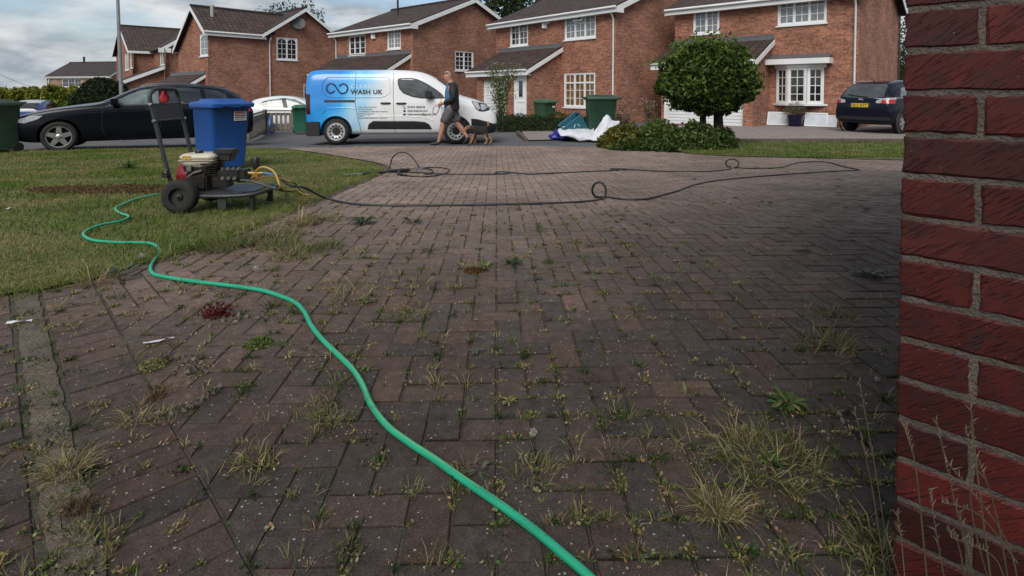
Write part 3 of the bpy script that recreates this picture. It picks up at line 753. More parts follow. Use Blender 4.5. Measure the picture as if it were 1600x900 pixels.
def lean_to(root, pl, u0, u1, proj, zf, zw, holes, ovl=.35, ovr=.15, ovf=.25, vr=True):
    """single-storey projection with a mono-pitch roof; returns its front plane"""
    Z = Vector((0, 0, 1)); pf = Plane(pl.p(u0, 0, proj), pl.u); W = u1-u0
    hz = [(a-u0, b-u0, c, d) for a, b, c, d in holes]
    mb = MB(); wallholes(mb, pf, 0, W, -1.2, zf, hz, rev=.18)
    for s, x in ((1, W), (-1, 0)):
        q = [pf.p(x, -1.2), pf.p(x, -1.2, -proj), pf.p(x, zw, -proj), pf.p(x, zf)]
        uv = [(0, -1.2), (proj, -1.2), (proj, zw), (0, zf)]
        if s < 0: q = q[::-1]; uv = uv[::-1]
        mb.face(q, uv)
    mb.build('garage_wall', BRICK, root)
    k = (zw-zf)/proj; zo = zf-k*ovf; rb = MB()
    roofplane(rb, pf.p(-ovl, zo, ovf), pf.p(W+ovr, zo, ovf), pf.p(W+ovr, zw, -proj+.02), pf.p(-ovl, zw, -proj+.02), .09)
    rb.build('garage_roof', TILE, root)
    l_ = MB(); l_.fbox(pl.p(u0-ovl, zw+.04, .012), pl.u*(W+ovl+ovr), Z*.2, pl.n*.03); l_.add([pl.p(u0-ovl, zw+.1, .04), pl.p(u1+ovr, zw+.1, .04), pl.p(u1+ovr, zw+.1-k*.25, .25), pl.p(u0-ovl, zw+.1-k*.25, .25)], [(0, 1, 2, 3)])
    l_.build('lead_flashing', LEAD, root)
    f_ = MB(); f_.fbox(pf.p(-ovl, zo-.19, ovf+.003), pl.u*(W+ovl+ovr), -pl.n*.03, Z*.22)
    f_.fbox(pf.p(-ovl, zo-.185, ovf-.03), pl.u*(W+ovl+ovr), -pl.n*(ovf-.03), Z*.02)
    board(f_, pf.p(W+ovr, zo+.03, ovf), pf.p(W+ovr, zw+.03, -proj), .2, .03, pl.u); board(f_, pf.p(-ovl, zo+.03, ovf), pf.p(-ovl, zw+.03, -proj), .2, .03, -pl.u)
    f_.build('fascia', WHITE, root)
    MB().tube([pf.p(-ovl, zo+.04, ovf+.05), pf.p(W+ovr, zo+.04, ovf+.05)], .045, 8).build('gutter', WHITE, root, smooth=True)
    return pf
def garage_door(root, pf, h, m=None):
    d = MB(); a, b, c, e = h; Z = Vector((0, 0, 1)); n_ = 14
    d.fbox(pf.p(a, e-.06, -.16), pf.u*(b-a), Z*.06, pf.n*.07); 
    for x in (a, b-.06): d.fbox(pf.p(x, c, -.16), pf.u*.06, Z*(e-c-.06), pf.n*.07)
    hh = (e-.06-c)/n_
    for k in range(n_):
        zz = c+hh*k; pr = [(-.14, zz+.004), (-.115, zz+.02), (-.115, zz+hh-.012), (-.14, zz+hh)]
        d.add([pf.p(a+.06, z, x) for x, z in pr]+[pf.p(b-.06, z, x) for x, z in pr], [(0, 4, 5, 1), (1, 5, 6, 2), (2, 6, 7, 3)])
    o = d.build('garage_door', m or WHITE, root, fix=True)
    MB().box(pf.p((a+b)/2, c+.85, -.10), (.14, .04, .03)).build('handle', BLACKP, o)
    return o
def front_door(root, pf, h):
    a, b, c, e = h; Z = Vector((0, 0, 1)); d = MB()
    for (x0, x1, z0, z1, t0, t1) in ((a, b, e-.07, e, -.12, -.04), (a, a+.07, c, e-.07, -.12, -.04), (b-.07, b, c, e-.07, -.12, -.04), (a+.07, b-.07, c, e-.07, -.12, -.07), (a+.18, b-.18, c+.15, c+.62, -.07, -.055), (a+.22, b-.22, c+.78, c+.86, -.07, -.05)):
        d.fbox(pf.p(x0, z0, t0), pf.u*(x1-x0), Z*(z1-z0), pf.n*(t1-t0))
    for (x0, x1, z0, z1) in (((a+b)/2-.17, (a+b)/2+.17, c+1.0, c+1.03), ((a+b)/2-.17, (a+b)/2+.17, c+1.78, c+1.81), ((a+b)/2-.17, (a+b)/2-.14, c+1.03, c+1.78), ((a+b)/2+.14, (a+b)/2+.17, c+1.03, c+1.78)):
        d.fbox(pf.p(x0, z0, -.07), pf.u*(x1-x0), Z*(z1-z0), pf.n*.02)
    o = d.build('door', WHITE, root)
    q = MB(); m_ = (a+b)/2; q.face([pf.p(m_-.14, c+1.03, -.065), pf.p(m_+.14, c+1.03, -.065), pf.p(m_+.14, c+1.78, -.065), pf.p(m_-.14, c+1.78, -.065)]); q.build('pane', GLASS, o)
    MB().fbox(pf.p(a+.1, c+.95, -.07), pf.u*.03, Z*.2, pf.n*.04).build('handle', CHROME, o)
def dish(root, pl, px, py, r=.33):
    u, z = pl.pix(px, py); c = pl.p(u, z, .3); n_ = (Vector((.35, -.9, .35))).normalized()
    M = n_.to_track_quat('Z', 'Y').to_matrix().to_4x4()
    o = MB().lathe([(.001, -.055), (r*.5, -.04), (r*.85, -.012), (r, .01), (r, .02), (r*.8, .0), (r*.4, -.03), (.001, -.042)], c, seg=20, M=M).tube([pl.p(u, z-.1, 0), c-n_*.03], .02, 6).build('satellite_dish', mat('dish_grey', (.06, .06, .065), .6), root, smooth=True)
    MB().tube([c+Vector((0, 0, -.3)), c+n_*.38], .012, 6).box(c+n_*.38, (.06, .06, .06)).build('feed_arm', BLACKP, o)
def alarm(root, pl, px, py):
    u, z = pl.pix(px, py); MB().box(pl.p(u, z, .05), (.26, .26, .3)).build('alarm_box', WHITE, root, bevel=.03)

# --- house A : right hand house (bay window)
P = Plane((7.2, 24.7), (12.35-7.2, 19.9-24.7)); W = math.hypot(12.35-7.2, 19.9-24.7)
h4 = thing('brick_house', 'red brick house with white bay window and garage door behind the round clipped tree', 'house', P.p(0, g(7.2, 24.7)), group='brick houses across the road')
hw = [rect(P, 1083, 16, 1124, 53), rect(P, 1215, -6, 1292, 38)]
bayh = rect(P, 1213, 106, 1288, 162)
P4r, _ = shell(h4, P, W, 8, ZE, 1.7, hw+[(bayh[0]+.1, bayh[1]-.1, bayh[2], bayh[3])])
window(h4, P, hw[0], 2, (2, 3), GLASSP); window(h4, P, hw[1], 3, (2, 3), GLASSP)
main_roof(h4, P, W, 8, ZE, 1.7)
downpipe(h4, P, W-.1, ZE-.1, -.6)
MB().tube([P4r.p(7.8, ZE-.1, .07), P4r.p(7.8, -.6, .07)], .035, 8).build('downpipe', mat('brown_pipe', (.04, .02, .015), .5), h4, smooth=True)
# bow window: three faces
b0, b1, bz0, bz1 = bayh; wv = (b1-b0); pr_ = .32
cuts_ = [P.p(b0, 0, .02), P.p(b0+wv*.30, 0, pr_), P.p(b0+wv*.70, 0, pr_), P.p(b1, 0, .02)]
for a, b in zip(cuts_, cuts_[1:]):
    pp = Plane(a, b-a); window(h4, pp, (0.01, (b-a).length-.01, bz0, bz1), 1, (2, 4), mat('dark_glass', (.018, .022, .02), .05, var=.4, spec=.7), sill=False, dep=-.03)
def bayslab(z0, z1, ex, m, nm):
    q = MB(); poly = [(b0-ex, .0), (b0+wv*.30-ex*.2, pr_+ex), (b0+wv*.70+ex*.2, pr_+ex), (b1+ex, .0)]
    vs = [P.p(u, z0, d) for u, d in poly]+[P.p(u, z1, d) for u, d in poly]
    q.add(vs, [(3, 2, 1, 0), (4, 5, 6, 7), (0, 1, 5, 4), (1, 2, 6, 5), (2, 3, 7, 6)]); q.build(nm, m, h4)
bayslab(bz0-.07, bz0-.0, .12, WHITE, 'bay_sill'); bayslab(bz1+.0, bz1+.13, .06, WHITE, 'bay_head')
q = MB(); q.fbox(P.p(b0-.28, bz1+.13, .0), P.u*(wv+.56), P.n*.55, Vector((0, 0, .2))); q.build('bay_canopy', WHITE, h4)
q = MB(); q.add([P.p(b0-.28, bz1+.335, .55), P.p(b1+.28, bz1+.335, .55), P.p(b1+.28, bz1+.52, .01), P.p(b0-.28, bz1+.52, .01)], [(0, 1, 2, 3)]); q.build('bay_roof', LEAD, h4)
gu0, gu1 = .33, 4.03; hp = P.p(gu0, 0, 1.8)
PF = Plane(hp, P.u); gd = (lambda r: (r[0]+gu0, r[1]+gu0, r[2], r[3]))(rect(PF, 1036, 122, 1161, 192))
gd = (gd[0], gd[1], g(7, 22)-.02, gd[3])
pf = lean_to(h4, P, gu0, gu1, 1.8, 2.2, 3.0, [gd])
garage_door(h4, pf, (gd[0]-gu0, gd[1]-gu0, gd[2], gd[3]))

# --- house B : middle house with porch door
P = Plane((-.86, 30.0), (4.43+.86, 23.8-30)); W = math.hypot(5.29, 6.2)
h3 = thing('brick_house', 'red brick house with white front door and open upstairs top light behind the hedge', 'house', P.p(0, g(-.86, 30)), group='brick houses across the road')
hw = [rect(P, 797, 38, 825, 72), rect(P, 882, 24, 931, 61), rect(P, 881, 114, 930, 168)]
shell(h3, P, W, 8, ZE, 1.7, hw)
window(h3, P, hw[0], 2, (2, 3)); window(h3, P, hw[1], 3, (2, 3), GLASSP, top=[1], openl=1); window(h3, P, hw[2], 3, (2, 4), GLASSW, top=[0, 1, 2])
main_roof(h3, P, W, 8, ZE, 1.7); downpipe(h3, P, W-.1, ZE-.1, -.8)
alarm(h3, P, 852, 40); u, z = P.pix(859, 35); MB().tube([P.p(u, z, 0), P.p(u, z, .2)], .07, 10).build('boiler_flue', WHITE, h3)
gu0, gu1 = .97, 4.83; PF = Plane(P.p(gu0, 0, 2.0), P.u)
r1_ = rect(PF, 754, 126, 790, 180); r2_ = rect(PF, 802, 118, 825, 178); zg = g(-1, 27)
gd = (r1_[0]+gu0, r1_[1]+gu0, zg, r1_[3]); dd = (r2_[0]+gu0, min(r2_[1]+gu0, gu1-.15), zg+.12, r2_[3])
pf = lean_to(h3, P, gu0, gu1, 2.0, 2.05, 3.05, [gd, dd], ovl=.6)
garage_door(h3, pf, (gd[0]-gu0, gd[1]-gu0, gd[2], gd[3])); front_door(h3, pf, (dd[0]-gu0, dd[1]-gu0, dd[2], dd[3]))

# --- house C : behind the van
P = Plane((-10.9, 34.6), (5.6, -4.8)); W = math.hypot(5.6, 4.8)
h2 = thing('brick_house', 'red brick house with a white-edged gable and small side window behind the van', 'house', P.p(0, g(-10.9, 34.6)), group='brick houses across the road')
hw = [rect(P, 545, 55, 571, 86), rect(P, 605, 44, 626, 77)]
Pr = Plane(P.p(W, 0), -P.n); hr = [rect(Pr, 711, 80, 740, 111)]
shell(h2, P, W, 9, ZE, 1.8, hw, hr)
window(h2, P, hw[0], 3, (1, 3)); window(h2, P, hw[1], 2, (2, 4), GLASSP); window(h2, Pr, hr[0], 2, (2, 4), top=[0])
main_roof(h2, P, W, 9, ZE, 1.8); downpipe(h2, P, .1, ZE-.1, -1)
alarm(h2, P, 585, 57); dish(h2, P, 632, 104, .4)
lean_to(h2, P, .3, W-.3, 1.6, 2.1, 3.0, [])
MB().tube([P.p(4.2, ZE+.9, -1.5), P.p(4.2, ZE+1.9, -1.5)], .06, 8).build('vent_pipe', BLACKP, h2)

# --- house D : cross gable
P = Plane((-17.7, 32.5), (5.6, 6.3)); W = 8.45
h1 = thing('brick_house', 'red brick house with satellite dish in its gable and arched upstairs window', 'house', P.p(0, g(-17.7, 32.5)), group='brick houses across the road')
hw = [rect(P, 432, 59, 465, 94)]; hd = rect(P, 474, 131, 484, 166)
mb = MB(); wallholes(mb, P, 0, W, -1.6, ZE, hw+[hd]); gable(mb, P, 3.3, W, ZE, 5.9, ZE+1.75)
PL = Plane(P.p(0, 0, -3.6), P.n); hl = [rect(PL, 312, 53, 325, 88)]
wallholes(mb, PL, 0, 3.6, -1.6, ZE, hl); gable(mb, PL, 0, 3.6, ZE, 1.8, ZE+1.4)
mb.face([PL.p(-1.35, -1.6), PL.p(0, -1.6), PL.p(0, ZE), PL.p(-1.35, ZE-1.05)], [(0, 0), (1.35, 0), (1.35, 6), (0, 5)])
PR = Plane(P.p(W, 0), -P.n); wallholes(mb, PR, 0, 7, -1.6, ZE)
mb.build('wall', BRICK, h1)
window(h1, P, hw[0], 2, (2, 4), arch=True); window(h1, P, hd, 1, (2, 3), arch=True); window(h1, PL, hl[0], 1, (2, 3), GLASSP, arch=True)
Z = Vector((0, 0, 1)); rb = MB(); ov = .3
kf = 1.4/1.8
roofplane(rb, P.p(-ov, ZE-kf*.3, .3), P.p(3.6, ZE-kf*.3, .3), P.p(6.0, ZE+1.4, -1.8), P.p(-ov, ZE+1.4, -1.8))
roofplane(rb, P.p(W, ZE-kf*1.4, -5.0), P.p(-ov, ZE-kf*1.4, -5.0), P.p(-ov, ZE+1.4, -1.8), P.p(W, ZE+1.4, -1.8))
roofplane(rb, P.p(3.0, ZE-.2, .35), P.p(5.9, ZE+1.75, .35), P.p(5.9, ZE+1.75, -4), P.p(3.0, ZE-.2, -4))
roofplane(rb, P.p(5.9, ZE+1.75, .35), P.p(W+.3, ZE-.2, .35), P.p(W+.3, ZE-.2, -4), P.p(5.9, ZE+1.75, -4))
rb.tube([P.p(-ov, ZE+1.5, -1.8), P.p(6, ZE+1.5, -1.8)], .12, 8).tube([P.p(5.9, ZE+1.85, .35), P.p(5.9, ZE+1.85, -4)], .12, 8)
rb.build('roof', TILE, h1)
bb = MB(); board(bb, P.p(3.0, ZE-.1, .38), P.p(5.9, ZE+1.84, .38), .22, .03, P.n); board(bb, P.p(5.9, ZE+1.84, .38), P.p(W+.3, ZE-.1, .38), .22, .03, P.n)
board(bb, P.p(-ov, ZE-kf*.3+.1, .3), P.p(-ov, ZE+1.48, -1.8), .24, .03, -P.u); board(bb, P.p(-ov, ZE+1.48, -1.8), P.p(-ov, ZE-kf*1.4+.1, -5.0), .24, .03, -P.u)
bb.fbox(P.p(-ov, ZE-kf*.3-.15, .3), P.u*3.6, -P.n*.03, Z*.2); bb.build('bargeboard', WHITE, h1)
MB().tube([P.p(-ov, ZE-kf*.3+.06, .36), P.p(3.2, ZE-kf*.3+.06, .36)], .055, 8).build('gutter', WHITE, h1, smooth=True)
downpipe(h1, P, P.pix(421, 100)[0], ZE-.1, -1); dish(h1, P, 463, 37, .42)
MB().box(P.p(P.pix(342, 26)[0], ZE+1.2, -1.0), (.16, .16, .7)).build('vent_pipe', mat('vent_grey', (.3, .29, .27), .6), h1)
# low side extension
PLf = Plane(P.p(0, 0, -8.2), P.n); ext = MB()
lean_to(h1, PLf, 2.2, 7.6, .7, 1.55, 2.0, [], ovl=.3)

# --- house E : further back, left
P = Plane((-32.7, 48.0), (.745, .67)); W = 10
h0 = thing('brick_house', 'distant red brick house with brown tiled ridge standing behind the lamp post', 'house', P.p(0, g(-32.7, 48)), group='brick houses across the road')
PLg = Plane(P.p(0, 0, -9.4), P.n); hl = [rect(PLg, 195, 84, 201, 110), rect(PLg, 203.5, 82, 207, 107)]
mb = MB(); wallholes(mb, P, 0, W, -1.8, ZE); wallholes(mb, PLg, 0, 9.4, -1.8, ZE, hl); gable(mb, PLg, 0, 9.4, ZE, 4.7, ZE+2.35)
wz = 1.58; PWs = Plane(P.p(wz, 0, 0), P.n); PWf = Plane(P.p(wz, 0, 4.3), P.u)
hs_ = [rect(PWs, 250, 80, 257, 102)]
wallholes(mb, PWs, 0, 4.3, -1.8, ZE, hs_); wallholes(mb, PWf, 0, 6, -1.8, ZE); gable(mb, PWf, 0, 6, ZE, 3, ZE+2.05); 
mb.build('wall', BRICK, h0)
for h_ in hl: window(h0, PLg, h_, 1, (1, 2), GLASSP)
window(h0, PWs, hs_[0], 2, (1, 1), GLASSP)
rb = MB(); k = .5
roofplane(rb, P.p(-.3, ZE-.15, .3), P.p(W, ZE-.15, .3), P.p(W, ZE+2.35, -4.7), P.p(-.3, ZE+2.35, -4.7)); roofplane(rb, P.p(W, ZE-.15, -9.7), P.p(-.3, ZE-.15, -9.7), P.p(-.3, ZE+2.35, -4.7), P.p(W, ZE+2.35, -4.7))
roofplane(rb, PWf.p(-.3, ZE-.2, .3), PWf.p(3, ZE+2.05, .3), PWf.p(3, ZE+2.05, -8), PWf.p(-.3, ZE-.2, -8)); roofplane(rb, PWf.p(3, ZE+2.05, .3), PWf.p(6.3, ZE-.2, .3), PWf.p(6.3, ZE-.2, -8), PWf.p(3, ZE+2.05, -8))
rb.tube([P.p(-.3, ZE+2.45, -4.7), P.p(W, ZE+2.45, -4.7)], .14, 8); rb.build('roof', TILE, h0)
bb = MB(); board(bb, P.p(-.3, ZE-.08, .3), P.p(-.3, ZE+2.44, -4.7), .25, .04, -P.u); board(bb, P.p(-.3, ZE+2.44, -4.7), P.p(-.3, ZE-.08, -9.7), .25, .04, -P.u)
board(bb, PWf.p(-.35, ZE-.15, .33), PWf.p(3, ZE+2.13, .33), .3, .04, PWf.n); board(bb, PWf.p(3, ZE+2.13, .33), PWf.p(6.3, ZE-.15, .33), .3, .04, PWf.n)
bb.fbox(PWf.p(-.4, ZE-.4, .33), P.u*.9, P.n*.05, Z*.35); bb.fbox(P.p(-.3, ZE-.3, .32), P.u*(wz+.3), P.n*.04, Z*.2); bb.build('bargeboard', WHITE, h0)
MB().tube([PWf.p(.9, ZE-.4, .08), PWf.p(1.3, ZE-.8, .08), PWf.p(1.3, -1.5, .08)], .05, 6).build('downpipe', BLACKP, h0)
PG = Plane(PWf.p(-3.3, 0, 0), P.u)
gg = MB(); gg.face([PG.p(0, -1.8), PG.p(3.3, -1.8), PG.p(3.3, 2.9), PG.p(0, 1.6)], [(0, 0), (3.3, 0), (3.3, 4.7), (0, 3.4)]); gg.build('garage_wall', BRICK, h0)
rb = MB(); roofplane(rb, PG.p(-.3, 1.5, .3), PG.p(3.4, 3.1, .3), PG.p(3.4, 3.1, -4), PG.p(-.3, 1.5, -4)); rb.build('garage_roof', TILE, h0)
bb = MB(); board(bb, PG.p(-.35, 1.55, .33), PG.p(3.4, 3.2, .33), .28, .04, PG.n); bb.build('fascia', WHITE, h0)

# --- far buff house
c0 = at(73, 119, 100); c1 = at(178, 122.5, 97)
P = Plane((c0.x, c0.y), (c1.x-c0.x, c1.y-c0.y)); W = (Vector((c1.x, c1.y))-Vector((c0.x, c0.y))).length; ze = CAMZ+2.95
hf = thing('buff_brick_house', 'far buff brick house with a dark roof and wide white window above the yellow-green hedge', 'house', P.p(0, -.9))
hw = [rect(P, 97, 123, 127, 136)]
shell(hf, P, W-1, 9, ze, 2.6, hw, zb=-2, m=BRICK2); window(hf, P, hw[0], 3, (2, 2), sill=True)
main_roof(hf, P, W-1, 9, ze, 2.6, mat_=mat('dark_slate', (.035, .025, .024), .8, var=.3, scale=1.))
MB().box(P.p(3.0, ze+3.1, -4.5), (.25, .25, 1.3)).build('chimney_pot', BLACKP, hf)
MB().tube([P.p(.6, ze, .12), P.p(.6, -1, .12)], .07, 6).build('downpipe', WHITE, hf)

# lamp post
lp = at(190, 145, 20.5); zl = g(lp.x, lp.y)
lo = thing('lamp_post', 'tall grey steel lamp post rising behind the black estate car', 'lamp post', (lp.x, lp.y, zl))
MG = mat('galvanised', (.22, .225, .23), .5, metal=.3, var=.15)
MB().tube([(0, 0, 0), (0, 0, 1.3)], .085, 12).build('base', MG, lo, local=True, smooth=True)
MB().tube([(0, 0, 1.3), (-.05, 0, 4), (-.1, 0, 7.6)], [.07, .058, .045], 12).build('pole', MG, lo, local=True, smooth=True)
MB().tube([(-.1, 0, 7.6), (.1, -.3, 7.85), (.35, -.8, 7.9)], .03, 8).build('bracket', MG, lo, local=True, smooth=True)
MB().box((.45, -1.05, 7.88), (.2, .5, .1), R(25)).build('lantern', MG, lo, local=True, bevel=.03)
# overhead wire
w0, w1 = at(-40, 95, 60), at(75, 142, 90)
tag(MB().tube([w0.lerp(w1, t)-Vector((0, 0, 2*t*(1-t))) for t in [k/10 for k in range(11)]], .025, 4).build('overhead_wire', BLACKP), 'thin dark overhead cable crossing the sky at the far left', 'cable')
# ================================================================= VEHICLES
def ring_half(s):
    x, zb, wb, wm, zbl, wbl, zt, wt = s
    return [(0, zb), (.85*wb, zb), (wb, zb+.06), (wm, lerp(zb, zbl, .5)), (wbl+.01, zbl-.05), (wbl-.01, zbl+.012), (lerp(wbl, wt, .55)+.02, lerp(zbl, zt, .55)), (wt, zt-.05), (wt*.72, zt-.008), (0, zt)]
def loftbody(st, wells, name, m, root):
    vs = []; fs = []; k = 0
    for s in st:
        h = ring_half(s); full = [(-y, z) for y, z in h] + [(y, z) for y, z in h[-2:0:-1]]
        vs += [(s[0], y, z) for y, z in full]; k = len(full)
    for i in range(len(st)-1):
        for j in range(k): fs.append((i*k+j, i*k+(j+1) % k, (i+1)*k+(j+1) % k, (i+1)*k+j))
    fs.append(tuple(range(k))[::-1]); fs.append(tuple((len(st)-1)*k+j for j in range(k)))
    mb = MB(); mb.add(vs, fs); o = mb.build(name, m, root, local=True, smooth=False, fix=True)
    md = o.modifiers.new('s', 'SUBSURF'); md.levels = 2; md.render_levels = 2
    cut = MB()
    for (x, z, r, w) in wells:
        for sgn in (-1, 1): cut.lathe([(.0005, .45), (r, .45), (r, 1.3), (.0005, 1.3)] if sgn > 0 else [(.0005, -1.3), (r, -1.3), (r, -.45), (.0005, -.45)], (x, 0, z), 'Y', 40)
    co = cut.build('cutter_tmp', m, fix=True)
    bo = o.modifiers.new('b', 'BOOLEAN'); bo.object = co; bo.operation = 'DIFFERENCE'; bo.solver = 'EXACT'
    loc, rot, par = o.location.copy(), o.rotation_euler.copy(), o.parent
    o.parent = None
    me = evalmesh(o); o.modifiers.clear(); o.data = me; o.parent = par
    bpy.data.objects.remove(co)
    me.materials.clear(); me.materials.append(m); me.shade_smooth(); me.set_sharp_from_angle(angle=R(38))
    bvh = BVHTree.FromPolygons([v.co[:] for v in me.vertices], [p.vertices[:] for p in me.polygons])
    return o, bvh
def proj(bvh, u, v, d='y', off=.004):
    if d == 'y': o, dr = Vector((u, -3, v)), Vector((0, 1, 0))
    elif d == 'Y': o, dr = Vector((u, 3, v)), Vector((0, -1, 0))
    elif d == 'x': o, dr = Vector((-4, u, v)), Vector((1, 0, 0))
    elif d == 'X': o, dr = Vector((9, u, v)), Vector((-1, 0, 0))
    elif d == 'z': o, dr = Vector((u, v, 4)), Vector((0, 0, -1))
    h = bvh.ray_cast(o, dr)
    if h[0] is None: return None
    n_ = h[1] if h[1].dot(dr) < 0 else -h[1]
    return h[0]+n_*off
def decal(bvh, polys, name, m, parent, d='y', off=.004, step=.05):
    """thin skin following the body: polys = list of outlines in (u,v)"""
    vs = []; fs = []
    for poly in polys:
        bm = bmesh.new(); P = [Vector((a, b, 0)) for a, b in poly]; bv = [bm.verts.new(p) for p in P]
        for t in tessellate_polygon([P]):
            try: bm.faces.new([bv[i] for i in t])
            except ValueError: pass
        if step:
            for ax in (0, 1):
                lo, hi = min(p[ax] for p in P), max(p[ax] for p in P); c = lo+step
                while c < hi:
                    nn = (1, 0, 0) if ax == 0 else (0, 1, 0)
                    bmesh.ops.bisect_plane(bm, geom=bm.verts[:]+bm.edges[:]+bm.faces[:], plane_co=(c, c, 0), plane_no=nn); c += step
        bm.verts.ensure_lookup_table(); mp_ = {}
        for v in bm.verts:
            q = proj(bvh, v.co.x, v.co.y, d, off)
            if q is not None: mp_[v.index] = len(vs); vs.append(q)
        for f in bm.faces:
            if all(v.index in mp_ for v in f.verts): fs.append(tuple(mp_[v.index] for v in f.verts))
        bm.free()
    mb = MB(); mb.add(vs, fs); o = mb.build(name, m, parent, local=True, smooth=True, fix=False)
    return o
def line(bvh, pts, w, name, m, parent, d='y', off=.003):
    polys = []
    for a, b in zip(pts, pts[1:]):
        a, b = Vector(a), Vector(b); t = (b-a).normalized(); n_ = Vector((-t.y, t.x))*w/2
        polys.append([tuple(a-n_-t*w/2), tuple(b-n_+t*w/2), tuple(b+n_+t*w/2), tuple(a+n_-t*w/2)])
    return decal(bvh, polys, name, m, parent, d, off)
def relief(bvh, pts, r, name, m, parent, d='y', closed=True):
    P = [proj(bvh, u, v, d, 0.0) for u, v in pts]; P = [p for p in P if p is not None]
    return MB().tube(P, r, 6, closed=closed).build(name, m, parent, local=True, smooth=True)
def textmesh(s, size, bold=0., sp=1.0):
    cu = bpy.data.curves.new('t', 'FONT'); cu.body = s; cu.size = size; cu.offset = bold; cu.space_character = sp; cu.resolution_u = 3
    o = bpy.data.objects.new('t', cu); COL.objects.link(o); me = evalmesh(o)
    v = [(p.co.x, p.co.y) for p in me.vertices]; f = [tuple(p.vertices) for p in me.polygons]
    bpy.data.objects.remove(o); bpy.data.meshes.remove(me); bpy.data.curves.remove(cu); return v, f
def lettering(bvh, s, u, v, size, name, m, parent, d='y', bold=0., off=.006, width=None, sp=1.):
    V, F = textmesh(s, size, bold, sp); k = 1.
    if width: k = width/(max(a for a, b in V)-min(a for a, b in V))
    sx = -1 if d in ('x', 'Y') else 1
    P = [proj(bvh, u+a*k*sx, v+b, d, off) for a, b in V]
    if any(p is None for p in P): P = [p if p is not None else Vector((0, 0, -1)) for p in P]
    mb = MB(); mb.add(P, F); return mb.build(name, m, parent, local=True)
M_ALLOY = mat('alloy', (.42, .42, .43), .3, metal=.8, var=.1); M_STEEL = mat('steel_wheel', (.5, .5, .5), .35, metal=.5, var=.1); M_DARKW = mat('wheel_dark', (.01, .01, .01), .7)
def wheel(root, x, z, r, w, y, style, spokes=5):
    """y = outer face position (signed)"""
    s = 1 if y > 0 else -1; t = bpy.data.objects.new('wheel', None)
    hw_ = w/2; c = (x, y-s*hw_, z); rr = r*.70
    tyre = MB().lathe([(rr, -hw_*.9), (r*.86, -hw_), (r*.97, -hw_*.75), (r, -hw_*.4), (r, hw_*.4), (r*.97, hw_*.75), (r*.86, hw_), (rr, hw_*.9)], c, 'Y', 36)
    t = tyre.build('wheel', RUBBER, root, local=True, smooth=True, fix=True)
    MB().lathe([(.001, -.02), (rr, -.02), (rr, hw_*.8), (rr*.97, hw_*.8), (rr*.96, -.01), (.001, -.01)] if s > 0 else [(.001, .02), (rr, .02), (rr, -hw_*.8), (rr*.97, -hw_*.8), (rr*.96, .01), (.001, .01)], c, 'Y', 32).build('wheel_well', M_DARKW, t, local=True, fix=True)
    R_ = MB(); R_.lathe([(rr*1.0, s*hw_*.86), (rr*.99, s*hw_*.95), (rr*.93, s*hw_*.93), (rr*.90, s*hw_*.55)], c, 'Y', 36)
    yo = y-s*hw_+s*hw_*.75
    if style == 'alloy':
        for k in range(spokes):
            a = 2*math.pi*k/spokes+math.pi/2; ca, sa = math.cos(a), math.sin(a)
            for (o1, o2, w1, w2) in ((0, 0, .055, .038),):
                p = [(.04, -w1), (.04, w1), (rr*.95, w2), (rr*.95, -w2)]
                vs = [(x+ca*u-sa*v, yo+dd*s, z+sa*u+ca*v) for dd in (-.03, 0.012) for u, v in p]
                R_.add(vs, [(0, 1, 2, 3), (7, 6, 5, 4), (0, 4, 5, 1), (1, 5, 6, 2), (2, 6, 7, 3), (3, 7, 4, 0)])
        R_.lathe([(.001, s*.02), (.05, s*.02), (.07, 0), (.07, -s*.03)], (x, yo, z), 'Y', 16)
    else:
        R_.lathe([(rr*.93, s*.02), (rr*.80, s*.028), (rr*.62, s*.02), (rr*.5, -s*.0), (rr*.38, -s*.03)], (x, yo-s*.02, z), 'Y', 36)
    rim = R_.build('rim', M_ALLOY if style == 'alloy' else M_STEEL, t, local=True, smooth=True, fix=True)
    if style != 'alloy':
        H = MB()
        for k in range(12):
            a = 2*math.pi*k/12; H.lathe([(.001, s*.006), (.026, s*.006)], (x+rr*.69*math.cos(a), yo-s*.02+s*.026, z+rr*.69*math.sin(a)), 'Y', 8)
        H.lathe([(.001, s*.01), (rr*.36, s*.01), (rr*.4, 0)], (x, yo-s*.03, z), 'Y', 20); H.build('wheel_vent', M_DARKW, rim, local=True)
    return t
M_UNDER = mat('underbody', (.012, .012, .012), .9)
M_SEAM = mat('panel_gap', (.01, .01, .01), .8)
M_LAMP = mat('lamp_lens', (.35, .37, .4), .08, var=.3, scale=30, spec=.9); M_RED = mat('red_lens', (.35, .012, .01), .15, spec=.8); M_REDD = mat('dark_red_lens', (.05, .004, .004), .15)

